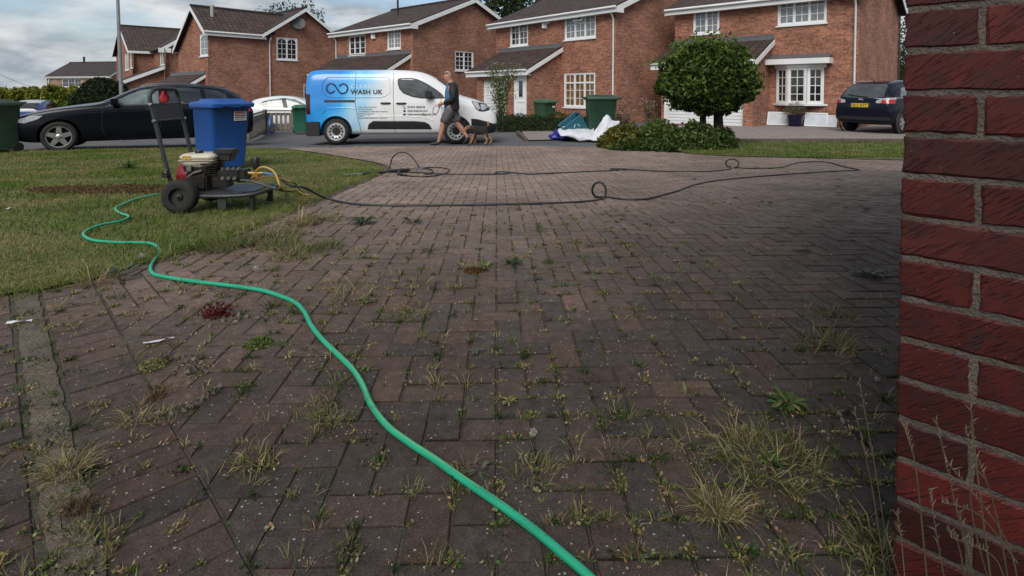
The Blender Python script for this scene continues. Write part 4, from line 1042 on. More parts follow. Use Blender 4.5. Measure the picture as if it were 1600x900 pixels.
# ---------- van
rz = R(4.0); org = gp(477, 225.5); vx = lambda px: (px-477)/64*.99; vz = lambda py: (226-py)/63.2
M_VAN = bpy.data.materials.new('van_wrap'); M_VAN.use_nodes = True; nt = M_VAN.node_tree; b = nt.nodes['Principled BSDF']
b.inputs['Roughness'].default_value = .28; b.inputs['Coat Weight'].default_value = .4
co = N(nt, 'ShaderNodeTexCoord'); sx = N(nt, 'ShaderNodeSeparateXYZ'); nt.links.new(co.outputs['Object'], sx.inputs[0])
nz_ = N(nt, 'ShaderNodeTexNoise', inp={'Scale': 1.6, 'Detail': 3.}); nt.links.new(co.outputs['Object'], nz_.inputs['Vector'])
zz_ = N(nt, 'ShaderNodeMath', operation='MULTIPLY_ADD', inp={1: -.42}); nt.links.new(sx.outputs[2], zz_.inputs[0]); nt.links.new(sx.outputs[0], zz_.inputs[2])
ns_ = N(nt, 'ShaderNodeMath', operation='MULTIPLY_ADD', inp={1: 1.3}); nt.links.new(nz_.outputs['Fac'], ns_.inputs[0]); nt.links.new(zz_.outputs[0], ns_.inputs[2])
rp = N(nt, 'ShaderNodeValToRGB'); e = rp.color_ramp.elements
mr_ = N(nt, 'ShaderNodeMapRange', inp={'From Min': .1, 'From Max': 2.3}); nt.links.new(ns_.outputs[0], mr_.inputs['Value']); nt.links.new(mr_.outputs[0], rp.inputs['Fac'])
e[0].position = .22; e[0].color = (.02, .24, .66, 1); e[1].position = .92; e[1].color = (.74, .75, .76, 1)
for p_, c_ in ((.40, (.035, .36, .80)), (.58, (.20, .55, .84)), (.74, (.48, .66, .77))): x = e.new(p_); x.color = (*c_, 1)
nt.links.new(rp.outputs['Color'], b.inputs['Base Color'])
van = thing('van', 'white panel van fading to bright blue at its rear, parked behind the walking man', 'van', (org.x-.93*math.sin(rz), org.y+.93*math.cos(rz), org.z-.01), rz)
stv = [(-.03, .34, .74, .84, 1.0, .84, 1.66, .76), (.03, .27, .86, .93, 1.05, .92, 1.82, .82), (.2, .24, .88, .935, 1.08, .925, 1.885, .835), (.9, .22, .88, .935, 1.08, .925, 1.87, .83), (1.9, .22, .88, .935, 1.08, .925, 1.885, .83), (2.6, .22, .88, .935, 1.08, .925, 1.87, .82),
       (2.95, .22, .88, .935, 1.08, .925, 1.80, .80), (3.3, .22, .88, .93, 1.08, .92, 1.60, .77), (3.72, .22, .88, .925, 1.03, .91, 1.27, .76), (3.85, .22, .88, .925, 1.0, .90, 1.20, .75), (4.2, .22, .87, .92, .95, .88, 1.12, .72), (4.5, .22, .82, .88, .85, .83, .99, .66), (4.68, .24, .74, .79, .72, .74, .82, .60), (4.77, .30, .56, .64, .55, .6, .66, .48)]
RW, FW = vx(525), vx(716.5)
body, bv = loftbody(stv, [(RW, .325, .385, .2), (FW, .325, .385, .2)], 'body', M_VAN, van)
for x in (RW, FW):
    for y in (-.92, .92): wheel(van, x, .32, .322, .215, y, 'steel')
VP = lambda L_: [(vx(a), vz(b_)) for a, b_ in L_]
decal(bv, [VP([(623, 123), (630, 121.5), (645, 121), (655, 123.5), (664, 127.5), (674, 133), (685, 140), (694, 147), (699, 154), (680, 154.5), (660, 154), (646, 151.5), (632, 146), (625.5, 139), (623, 130)])], 'window_seal', BLACKP, van, off=.004)
wg = decal(bv, [VP([(625, 125), (631, 123.2), (645, 122.8), (655, 125.5), (663, 129.5), (671, 134), (671, 152.5), (660, 152.3), (648, 150), (634, 145), (627, 138), (625, 130)]), VP([(673, 135.5), (683, 141.5), (688, 146), (688, 153), (673, 152.8)])], 'window', mat('van_glass', (.05, .055, .055), .05, var=.6, scale=3, spec=1.), van, off=.008)
fdoor = line(bv, VP([(616, 113.5), (616, 150), (618.5, 214.5), (690, 213.5)]), .010, 'door', M_SEAM, van)
sdoor = line(bv, VP([(556, 113), (556, 160), (559, 180), (564, 204), (567, 214.5), (618, 214.5)]), .010, 'door', M_SEAM, van)
def handle(px0, px1, py, par):
    a, b_ = proj(bv, vx(px0), vz(py), 'y', .02), proj(bv, vx(px1), vz(py), 'y', .02)
    MB().tube([a+Vector((0, .03, 0)), a+Vector((.03, 0, 0)), a.lerp(b_, .5), b_-Vector((.03, 0, 0)), b_+Vector((0, .03, 0))], [.016, .022, .024, .022, .014], 8).build('handle', BLACKP, par, local=True, smooth=True)
handle(596, 612, 161.5, sdoor); handle(621, 637, 161.8, fdoor)
decal(bv, [VP([(507, 156.2), (555, 156.2), (555, 160), (507, 160)])], 'door_rail', BLACKP, van, off=.007)
relief(bv, VP([(504, 130), (507, 125), (512, 121.5), (520, 120.5), (607, 120.5), (610, 123), (610.5, 144), (604, 149.5), (597, 152), (518, 152), (510, 149), (504, 143)]), .014, 'side_panel_edge', M_VAN, van)
relief(bv, VP([(503, 178), (508, 172), (517, 169.5), (530, 168.5), (545, 168.5), (556, 170)]), .014, 'side_crease', M_VAN, van, closed=False)
relief(bv, VP([(570, 182.5), (600, 182), (640, 182), (665, 184), (680, 189)]), .012, 'side_crease', M_VAN, van, closed=False)
mo = VP([(575, 201), (577.5, 195), (584, 190), (650, 190.3), (666, 192), (673, 196), (677, 201.5)])
decal(bv, [mo], 'side_moulding', BLACKP, van, off=.022); relief(bv, mo, .02, 'side_moulding_edge', BLACKP, van)
for nm, (a, b_) in (('rear_bumper', ((476.5, 189), (503, 213))),):
    mb = MB(); mb.add([(x, y, z) for z in (.21, .57) for x, y in ((.50, -.945), (.40, -.96), (.02, -.9), (-.05, -.7), (-.07, 0), (-.05, .7), (.02, .9), (.4, .96), (.50, .945), (.45, 0))], [(0, 1, 11, 10), (1, 2, 12, 11), (2, 3, 13, 12), (3, 4, 14, 13), (4, 5, 15, 14), (5, 6, 16, 15), (6, 7, 17, 16), (7, 8, 18, 17), (8, 9, 19, 18), (9, 0, 10, 19), (9, 8, 7, 6, 5, 4, 3, 2, 1, 0), (10, 11, 12, 13, 14, 15, 16, 17, 18, 19)])
    # keep clear of the wheel opening
    for i, v in enumerate(mb.v): mb.v[i] = (min(v[0], RW-.39) if v[2] > .3 else min(v[0], RW-.385), v[1], v[2])
    mb.build(nm, BLACKP, van, local=True, bevel=.03, fix=True)
decal(bv, [VP([(741, 186), (752, 187), (770, 192), (790, 200), (790, 214.5), (745, 214.5), (742, 200)])], 'front_bumper', BLACKP, van, off=.012)
decal(bv, [[(-.8, .26), (.8, .26), (.8, .50), (-.8, .50)]], 'front_bumper', BLACKP, van, 'X', .012); decal(bv, [[(-.45, .56), (.45, .56), (.5, .70), (-.5, .70)]], 'grille', BLACKP, van, 'X', .01)
decal(bv, [[(-.66, 1.27), (.66, 1.27), (.6, 1.62), (.0, 1.66), (-.6, 1.62)]], 'windscreen', GLASS, van, 'X', .008)
hl = decal(bv, [VP([(741.5, 158.5), (750, 160), (762, 162.5), (772, 166.5), (771, 173), (762, 175), (754, 174.5), (748, 170)])], 'headlight', BLACKP, van, off=.008)
decal(bv, [VP([(743, 159.5), (752, 161.5), (756, 170), (753, 172.5), (748, 168.5)]), VP([(756, 164), (764, 165), (767, 169), (762, 173), (757, 172)])], 'lens', M_LAMP, hl, off=.014)
hl2 = decal(bv, [[(a, b_) for a, b_ in VP([(741.5, 158.5), (750, 160), (762, 162.5), (772, 166.5), (771, 173), (762, 175), (754, 174.5), (748, 170)])]], 'headlight', M_LAMP, van, 'Y', .008)
decal(bv, [[(.03, .75), (.13, .75), (.12, 1.25), (.03, 1.25)]], 'tail_light', M_REDD, van, off=.01)
for s in (-1, 1): decal(bv, [[(s*.84, .75), (s*.74, .75), (s*.74, 1.25), (s*.84, 1.25)]], 'tail_light', M_RED, van, 'x', .008)
mp_ = proj(bv, vx(681), vz(152), 'y', 0)
MB().box(mp_+Vector((-.12, -.14, .07)), (.17, .11, .17)).tube([mp_, mp_+Vector((-.06, -.12, 0))], .035, 8).build('door_mirror', BLACKP, van, local=True, bevel=.045)
line(bv, VP([(692, 150), (694, 175), (692, 213)]), .009, 'door_gap', M_SEAM, van)
M_NAVY = mat('navy_vinyl', (.008, .04, .10), .35, var=0); M_GREYV = mat('dark_vinyl', (.03, .035, .045), .35, var=0); M_PALEV = mat('pale_vinyl', (.62, .68, .74), .35, var=0)
# looped logo
lp_ = []
for k in range(48):
    t = 2*math.pi*k/48; lp_.append((vx(527.5)+(.262)*math.cos(t), vz(138.6)+.135*math.sin(2*t)*.98))
la = catmull([Vector((a, b_, 0)) for a, b_ in VP([(531, 134), (536, 131.2), (541.5, 133), (543.8, 138.5), (541.5, 144), (536, 146.2), (531, 144), (527, 138.5), (523, 133), (518, 130.6), (513, 133), (510.8, 138), (513, 143.5), (518, 145.5), (523, 142.5)])], 4)
line(bv, [(p.x, p.y) for p in la], .038, 'logo', M_NAVY, van, off=.007)
lettering(bv, 'CLEAN', vx(549), vz(138), .135, 'logo_lettering', M_PALEV, van, bold=.002, width=.52, sp=1.2)
lettering(bv, 'WASH UK', vx(549), vz(147), .15, 'logo_lettering', M_GREYV, van, bold=.006, width=.79, sp=1.1)
for k, (s_, w_) in enumerate((('SOFT WASH CLEANING', .45), ('GUTTER CLEANING', .34), ('COMMERCIAL PRESSURE WASHING', .72), ('DRIVEWAY CLEANING', .38), ('ROOF CLEANING', .30), ('SOLAR PANEL EFFICIENCY CLEANING', .70))):
    lettering(bv, s_, vx(560.5), vz(168.6+3.4*k), .042, 'service_lettering', M_GREYV, van, width=w_)
for k, (s_, w_) in enumerate((('07474 984596', .44), ('cleanwashuk.com', .50), ('cleanwashuk@gmail.com', .72))):
    lettering(bv, s_, vx(638.5), vz(169.2+5.6*k), .075, 'contact_lettering', M_GREYV, van, width=w_, bold=.001)
    c = (vx(634), vz(168+5.6*k)); pl_ = [(c[0]+.03*math.cos(a), c[1]+.03*math.sin(a)) for a in [R(30*q) for q in range(12)]]
    if k == 0: pl_ = [(c[0]-.03, c[1]+.035), (c[0]-.012, c[1]+.035), (c[0]-.005, c[1]+.005), (c[0]+.012, c[1]-.01), (c[0]+.035, c[1]-.012), (c[0]+.035, c[1]-.032), (c[0], c[1]-.03), (c[0]-.028, c[1]-.005)]
    if k == 2: pl_ = [(c[0]-.035, c[1]-.022), (c[0]+.035, c[1]-.022), (c[0]+.035, c[1]+.022), (c[0]-.035, c[1]+.022)]
    decal(bv, [pl_], 'contact_icon', M_GREYV, van, off=.006)

# ---------- black estate car
fpt = Vector((-10.72, 12.05, 0)); a = R(29)
bm_ = thing('estate_car', 'glossy black estate car with five-spoke alloy wheels parked behind the lawn', 'car', (fpt.x, fpt.y, g(-9, 13)+.0), a)
M_BLK = mat('black_paint', (.004, .005, .009), .22, var=.1, coat=.15, spec=.2)
ofs = .9
stb = [(.0, .30, .52, .62, .60, .58, .66, .50), (.08, .22, .74, .80, .68, .77, .76, .66), (.40, .18, .82, .88, .79, .84, .87, .74), (.82, .18, .85, .905, .87, .87, .95, .76), (1.25, .18, .85, .905, .92, .875, 1.01, .74), (1.58, .18, .85, .90, .94, .875, 1.05, .72),
       (1.9, .18, .85, .90, .95, .875, 1.23, .67), (2.28, .18, .85, .90, .96, .875, 1.42, .61), (2.75, .18, .85, .90, .965, .875, 1.475, .61), (3.4, .18, .85, .905, .975, .875, 1.46, .60), (3.95, .18, .85, .905, .98, .87, 1.41, .58), (4.25, .20, .84, .895, .98, .86, 1.27, .58), (4.47, .22, .80, .86, .97, .82, 1.06, .66), (4.58, .28, .74, .80, .85, .78, .92, .66), (4.63, .36, .6, .68, .7, .66, .76, .55)]
cb, cv = loftbody(stb, [(.86, .325, .375, .2), (3.68, .325, .375, .2)], 'body', M_BLK, bm_)
for x in (.86, 3.68):
    for y in (-.885, .885): wheel(bm_, x, .322, .322, .22, y, 'alloy')
M_TINT = mat('tinted_glass', (.012, .014, .016), .04, spec=1.); M_CLR = mat('light_glass', (.10, .13, .13), .05, var=.5, scale=4, spec=1.)
dr = line(cv, [(1.62, .95), (1.6, .5), (1.66, .26), (2.62, .26), (2.70, .60), (2.70, 1.0)], .009, 'door', M_SEAM, bm_); dr2 = line(cv, [(2.70, .26), (3.25, .30), (3.5, .66), (3.6, 1.0)], .009, 'door', M_SEAM, bm_)
decal(cv, [[(1.72, .985), (1.86, 1.07), (2.06, 1.19), (2.3, 1.31), (2.63, 1.36), (2.66, 1.0)]], 'window', M_CLR, bm_); decal(cv, [[(2.74, 1.0), (2.72, 1.365), (3.2, 1.37), (3.46, 1.34), (3.53, 1.02)]], 'window', M_TINT, bm_)
decal(cv, [[(3.60, 1.03), (3.55, 1.335), (3.85, 1.29), (4.0, 1.22), (4.06, 1.08)]], 'window', M_TINT, bm_)
line(cv, [(1.70, .968), (4.1, 1.02)], .018, 'window_trim', BLACKP, bm_, off=.007); line(cv, [(1.05, .80), (1.6, .83), (2.7, .86), (3.9, .9), (4.45, .9)], .006, 'body_crease', M_SEAM, bm_)
decal(cv, [[(.16, .64), (.30, .62), (.52, .70), (.60, .77), (.42, .77), (.22, .71)]], 'headlight', M_LAMP, bm_, off=.008)
decal(cv, [[(.62, .50), (.84, .30), (.84, .30)], ], 'bumper_vent', BLACKP, bm_) if False else None
decal(cv, [[(-.62, .32), (.62, .32), (.55, .46), (-.55, .46)], [(-.40, .54), (-.03, .54), (-.03, .66), (-.36, .66)], [(.03, .54), (.40, .54), (.36, .66), (.03, .66)]], 'grille', BLACKP, bm_, 'x', .008)
decal(cv, [[(-.62, 1.06), (.62, 1.06), (.56, 1.36), (-.56, 1.36)]], 'windscreen', M_TINT, bm_, 'x', .006)
decal(cv, [[(-.55, 1.05), (.55, 1.05), (.5, 1.3), (-.5, 1.3)]], 'rear_window', M_TINT, bm_, 'X', .006)
decal(cv, [[(4.36, .80), (4.6, .80), (4.6, .95), (4.30, .95)]], 'tail_light', M_RED, bm_, off=.007)
for xs, p in ((2.62, dr), (3.45, dr2)):
    q = proj(cv, xs, .88, 'y', .02); MB().tube([q+Vector((-.2, .02, 0)), q+Vector((-.17, 0, 0)), q+Vector((-.03, 0, 0)), q+Vector((0, .02, 0))], .013, 8).build('handle', M_BLK, p, local=True, smooth=True)
q = proj(cv, 1.82, 1.0, 'y', 0); MB().box(q+Vector((.03, -.13, .05)), (.13, .2, .14)).tube([q, q+Vector((.02, -.1, 0))], .03, 8).build('door_mirror', M_BLK, bm_, local=True, bevel=.03)
for s in (-1, 1): MB().tube([(2.3, s*.6, 1.395), (2.45, s*.6, 1.445), (3.3, s*.59, 1.455), (4.0, s*.57, 1.385)], .014, 6).build('roof_rail', mat('satin_trim', (.12, .12, .125), .3, metal=.6), bm_, local=True, smooth=True)
# red cup-shaped object seen behind the window -> red bag on the seat
# ---------- dark SUV on the right
f_ = R(26); cr = gp(1389, 210.5)
sv = thing('suv', 'dark blue-black SUV with a yellow rear number plate on the drive beside the brick corner', 'car', (0, 0, 0), f_)
M_SUV = mat('midnight_paint', (.005, .006, .015), .22, var=.1, coat=.15, spec=.2)
sts = [(.0, .42, .60, .72, .80, .68, .92, .55), (.05, .33, .82, .86, .92, .80, 1.08, .66), (.2, .28, .87, .90, 1.02, .86, 1.33, .66), (.42, .26, .88, .905, 1.06, .87, 1.56, .63), (.75, .25, .88, .905, 1.06, .87, 1.635, .64), (1.5, .24, .88, .905, 1.04, .87, 1.655, .65), (2.2, .24, .88, .905, 1.02, .87, 1.64, .65), (2.6, .24, .88, .905, 1.0, .87, 1.52, .66), (3.0, .24, .88, .905, .99, .87, 1.25, .70), (3.2, .24, .88, .905, .97, .87, 1.12, .72), (3.8, .24, .86, .89, .90, .84, 1.03, .7), (4.15, .26, .78, .82, .8, .78, .88, .62), (4.3, .34, .6, .66, .65, .62, .72, .5)]
sb_, sv_ = loftbody(sts, [(.78, .345, .40, .2), (3.41, .345, .40, .2)], 'body', M_SUV, sv)
sv.location = cr - Matrix.Rotation(f_, 3, 'Z') @ Vector((.05, -.86, 0)); sv.location.z = g(11, 16)
for x in (.78, 3.41):
    for y in (-.89, .89): wheel(sv, x, .34, .342, .22, y, 'alloy', 7)
rw = decal(sv_, [[(-.66, 1.13), (-.3, 1.10), (.3, 1.10), (.66, 1.13), (.60, 1.46), (.50, 1.53), (-.50, 1.53), (-.60, 1.46)]], 'rear_window', mat('grey_glass', (.06, .07, .08), .3, var=.4, scale=3, spec=.4), sv, 'x', .008)
MB().tube([proj(sv_, -.2, 1.12, 'x', .02), proj(sv_, .25, 1.16, 'x', .03), proj(sv_, .45, 1.2, 'x', .02)], .012, 6).build('wiper', BLACKP, rw, local=True)
def plate(bvh, yc, zc, root, s_, w=.52, h=.11):
    p = decal(bvh, [[(yc-w/2, zc-h/2), (yc+w/2, zc-h/2), (yc+w/2, zc+h/2), (yc-w/2, zc+h/2)]], 'number_plate', mat('yellow_plate', (.72, .48, .03), .35, var=.03), root, 'x', .022)
    lettering(bvh, s_, yc+w/2-.03, zc-h*.34, .105, 'plate_lettering', BLACKP, p, 'x', bold=.002, off=.026, width=w-.06)
decal(sv_, [[(-.36, .78), (.36, .78), (.32, .96), (-.32, .96)]], 'plate_recess', BLACKP, sv, 'x', .012)
plate(sv_, 0, .87, sv, 'FJ12 WYY')
for s in (-1, 1):
    tl = decal(sv_, [[(s*.48, .96), (s*.70, .93), (s*.9, .95), (s*.9, 1.10), (s*.70, 1.08), (s*.50, 1.03)]], 'tail_light', M_RED, sv, 'x', .012)
    decal(sv_, [[(s*.47, .95), (s*.62, .94), (s*.64, 1.06), (s*.49, 1.03)], [(s*.66, 1.03), (s*.86, 1.06), (s*.86, 1.11), (s*.68, 1.09)]], 'lens', M_LAMP, tl, 'x', .017)
tl = decal(sv_, [[(.02, .93), (.28, .93), (.40, 1.10), (.05, 1.09)]], 'tail_light', M_RED, sv, 'y', .01); decal(sv_, [[(.02, 1.04), (.36, 1.06), (.42, 1.11), (.05, 1.10)]], 'lens', M_LAMP, tl, 'y', .014)
decal(sv_, [[(-.84, .42), (.84, .42), (.84, .52), (-.84, .52)]], 'bumper_insert', BLACKP, sv, 'x', .012)
MB().tube([proj(sv_, -.05, 1.05, 'x', .01), proj(sv_, .05, 1.05, 'x', .01)], .035, 8).build('badge', CHROME, sv, local=True)
decal(sv_, [[(.62, 1.14), (.80, 1.40), (1.12, 1.46), (1.16, 1.12)], ], 'window', M_CLR, sv, off=.008); decal(sv_, [[(1.22, 1.12), (1.20, 1.47), (1.9, 1.48), (1.95, 1.10)]], 'window', M_CLR, sv, off=.008); decal(sv_, [[(2.02, 1.10), (2.0, 1.47), (2.45, 1.42), (2.85, 1.10)]], 'window', M_CLR, sv, off=.008)
line(sv_, [(.35, 1.105), (1.2, 1.095), (2.9, 1.06)], .022, 'window_trim', CHROME, sv, off=.012)
line(sv_, [(1.18, 1.1), (1.12, .7), (1.25, .35), (1.95, .33), (1.98, 1.1)], .009, 'door', M_SEAM, sv)
for s in (-1, 1): MB().tube([(.5, s*.60, 1.585), (.8, s*.61, 1.63), (1.8, s*.62, 1.635), (2.5, s*.62, 1.53)], .016, 6).build('roof_rail', CHROME, sv, local=True, smooth=True)
MB().tube([(.75, 0, 1.62), (.5, 0, 1.72)], .008, 6).build('aerial', BLACKP, sv, local=True)
for s in (-1, 1): MB().lathe([(.375, s*.9), (.42, s*.905), (.44, s*.89)], (.78, 0, .345), 'Y', 40).build('wheel_arch_trim', BLACKP, sv, local=True)

# ---------- white hatchback behind the fence
wc = at(388, 170, 24.3); 
wh = thing('hatchback', 'white hatchback parked behind the weathered picket fence, left of the van', 'car', (wc.x, wc.y, g(wc.x+1, 24.3)), R(8))
M_WH = mat('white_paint', (.68, .70, .71), .25, var=.03, coat=.6)
stw = [(.0, .38, .6, .70, .75, .66, .86, .5), (.06, .28, .80, .84, .86, .78, 1.02, .6), (.25, .22, .83, .865, .95, .83, 1.25, .58), (.5, .2, .84, .87, .95, .84, 1.38, .57), (1.2, .2, .84, .87, .93, .845, 1.49, .58), (1.9, .2, .84, .87, .91, .845, 1.49, .59), (2.4, .2, .84, .87, .90, .845, 1.33, .62), (2.85, .2, .84, .87, .88, .84, 1.07, .66), (3.2, .2, .83, .865, .84, .82, .97, .66), (3.7, .22, .76, .8, .72, .74, .85, .6), (4.0, .3, .56, .62, .58, .58, .66, .45)]
wb_, wv_ = loftbody(stw, [(.68, .31, .355, .2), (3.25, .31, .355, .2)], 'body', M_WH, wh)
for x in (.68, 3.25):
    for y in (-.85, .85): wheel(wh, x, .305, .305, .2, y, 'alloy', 6)
decal(wv_, [[(.62, 1.12), (.86, 1.25), (1.1, 1.30), (1.1, .99), (.85, 1.03)], ], 'window', M_TINT, wh); decal(wv_, [[(1.0, 1.01), (.98, 1.29), (1.55, 1.37), (1.68, .97)]], 'window', mat('pale_glass', (.17, .22, .20), .06, var=.35, scale=5, spec=.9), wh, off=.007); decal(wv_, [[(1.85, .97), (1.72, 1.37), (2.1, 1.33), (2.75, 1.0)]], 'window', MATS['pale_glass'], wh, off=.007)
decal(wv_, [[(1.68, .97), (1.55, 1.37), (1.72, 1.375), (1.85, .97)]], 'door_pillar', BLACKP, wh, off=.006)
decal(wv_, [[(-.55, 1.02), (.55, 1.02), (.5, 1.25), (-.5, 1.25)]], 'rear_window', M_TINT, wh, 'x', .008); decal(wv_, [[(.1, .80), (.35, .82), (.42, .93), (.12, .92)]], 'tail_light', M_RED, wh, off=.008)
line(wv_, [(1.74, .97), (1.7, .6), (1.8, .3), (2.6, .3)], .009, 'door', M_SEAM, wh)
# ---------- blue car far left
bp_ = at(49, 170, 29)
bl = thing('small_car', 'blue car with a pale roof in front of the yellow-green hedge, far left', 'car', (bp_.x, bp_.y-.5, g(bp_.x, 29)), R(112))
M_BLU = mat('blue_paint', (.012, .04, .20), .25, var=.05, coat=.8)
bb_, bv_ = loftbody([(x, a_, b__, c_, d_, e_, f__, h_) for (x, a_, b__, c_, d_, e_, f__, h_) in stw], [(.68, .31, .355, .2), (3.25, .31, .355, .2)], 'body', M_BLU, bl)
for x in (.68, 3.25):
    for y in (-.85, .85): wheel(bl, x, .305, .305, .2, y, 'steel')
decal(bv_, [[(-.62, .95), (.62, .95), (.52, 1.33), (-.52, 1.33)]], 'rear_window', M_TINT, bl, 'x', .008); decal(bv_, [[(.35, .56), (.45, -.56), (2.1, -.5), (2.1, .5)]], 'roof_skin', mat('silver_paint', (.5, .52, .53), .3, metal=.3), bl, 'z', .006)
for s in (-1, 1): decal(bv_, [[(s*.7, .75), (s*.82, .75), (s*.82, 1.0), (s*.7, 1.0)]], 'tail_light', M_RED, bl, 'x', .01)
for d__ in ('y', 'Y'): decal(bv_, [[(.7, 1.0), (.85, 1.24), (2.2, 1.3), (2.7, 1.0)]], 'window', M_TINT, bl, d__)
# ================================================================= BINS, FENCE, BAGS
def wheelie(label, loc, rz, c, w=.58, d=.72, h=1.07, lidc=None, sticker=None, group='wheelie bins'):
    t = thing('wheelie_bin', label, 'wheelie bin', loc, rz, group)
    m = mat('bin_%02d_%02d_%02d' % tuple(int(x*100) for x in c), c, .5, var=.10, scale=5, bump=.1); ml = m
    def rr(a, b, r, z, n=4):
        out = []
        for cx, cy, a0 in ((a/2-r, b/2-r, 0), (-a/2+r, b/2-r, 90), (-a/2+r, -b/2+r, 180), (a/2-r, -b/2+r, 270)):
            for k in range(n+1): an = R(a0+90*k/n); out.append((cx+r*math.cos(an), cy+r*math.sin(an), z))
        return out
    def loft(rings, cap0=True, cap1=True):
        mb = MB(); n = len(rings[0]); vs = [p for r_ in rings for p in r_]
        fs = [(i*n+k, i*n+(k+1) % n, (i+1)*n+(k+1) % n, (i+1)*n+k) for i in range(len(rings)-1) for k in range(n)]
        if cap0: fs.append(tuple(range(n))[::-1])
        if cap1: fs.append(tuple((len(rings)-1)*n+k for k in range(n)))
        return mb.add(vs, fs)
    zt = h-.10
    rings = [[(x, y+.03, z) for x, y, z in rr(w*.80, d*.76, .05, .06)], [(x, y+.02, z) for x, y, z in rr(w*.85, d*.81, .05, .30)], [(x, y, z) for x, y, z in rr(w*.93, d*.92, .05, zt-.06)], rr(w*.96, d*.95, .05, zt-.05), rr(w*1.0, d*1.0, .05, zt-.04), rr(w*1.0, d*1.0, .05, zt)]
    loft(rings).build('body', m, t, local=True, smooth=True)
    lid = [[(x, y-.03, z) for x, y, z in rr(w*1.06, d*1.09, .06, zt-.03)], [(x, y-.03, z) for x, y, z in rr(w*1.08, d*1.11, .06, zt+.02)], [(x, y-.03, z) for x, y, z in rr(w*1.03, d*1.05, .06, zt+.045)], [(x, y-.02, z) for x, y, z in rr(w*.80, d*.78, .08, zt+.06)], [(x, y-.02, z) for x, y, z in rr(w*.72, d*.70, .08, zt+.095)]]
    L_ = loft(lid, False).build('lid', ml, t, local=True, smooth=True)
    MB().tube([(-w*.42, d*.5, zt), (-w*.42, d*.5+.07, zt+.03), (w*.42, d*.5+.07, zt+.03), (w*.42, d*.5, zt)], .017, 8).build('handle', ml, t, local=True, smooth=True)
    for s in (-1, 1):
        MB().lathe([(.001, -.022), (.07, -.022), (.09, -.025), (.1, -.02), (.1, .02), (.09, .025), (.07, .022), (.001, .022)], (s*w*.43, d*.36, .1), 'X', 20).build('wheel', RUBBER, t, local=True, smooth=True)
        MB().box((s*w*.22, -d*.58-.03, zt+.0), (w*.2, .05, .03)).build('lid_grip', ml, L_, local=True, bevel=.01)
    MB().tube([(-w*.43, d*.36, .1), (w*.43, d*.36, .1)], .012, 6).build('axle', BLACKP, t, local=True)
    if sticker: sticker(t, w, d, h)
    return t
def sticker_blue(t, w, d, h):
    y = -d*.46-.012; o = Vector((0, y, .0))
    q = MB(); q.add([(.03, -d*.462-.008, .90), (.03, -d*.452-.008, .76), (.22, -d*.452-.008, .76), (.22, -d*.462-.008, .90)], [(0, 1, 2, 3)]); s = q.build('sticker', mat('sticker_white', (.7, .68, .66), .4, var=.05), t, local=True)
    for k, (c, hh) in enumerate(((M_RED, .018), (M_RED, .012), (M_GREYV, .016), (M_GREYV, .012), (M_GREYV, .01))):
        zc = .885-k*.026; yy = lerp(-d*.462, -d*.452, (.90-zc)/.14)-.011
        MB().add([(.045, yy, zc+hh/2), (.045, yy, zc-hh/2), (.205, yy, zc-hh/2), (.205, yy, zc+hh/2)], [(0, 1, 2, 3)]).build('printed_line', c, s, local=True)
BLUEB = (.012, .075, .30); GRB = (.028, .075, .04); GRD = (.018, .055, .035)
pb = gp(346, 268)
wheelie('blue wheelie bin with a white sticker standing behind the pressure washer', (pb.x-.15, pb.y+.30, g(pb.x, pb.y+.3)), R(52), BLUEB, w=.60, d=.74, h=1.09, sticker=sticker_blue)
wheelie('green wheelie bin cut off by the left edge beside the black estate car', (-10.48, 11.25, g(-10.5, 11.2)), R(-15), (.030, .06, .035), w=.58, d=.72, h=1.09)
q = gp(465, 209); wheelie('teal green wheelie bin between the end of the picket fence and the van', (q.x, q.y+.3, g(q.x, q.y+.3)), R(20), (.02, .11, .07), h=1.07)
q = gp(852, 201.5); wheelie('small mid-green wheelie bin with pale marks beside the low hedge', (q.x, q.y+.3, g(q.x, q.y)), R(38), (.045, .10, .045), h=1.07,
    sticker=lambda t, w, d, h: MB().add([(.06, -d*.44-.02, .83), (.06, -d*.44-.015, .77), (.2, -d*.44-.015, .77), (.2, -d*.44-.02, .83)], [(0, 1, 2, 3)]).build('sticker', WHITE, t, local=True))
wheelie('large dark green wheelie bin standing over the white bags', (2.45, 15.35, g(2.5, 15.3)), R(88), (.016, .05, .03), w=.72, d=.86, h=1.22)

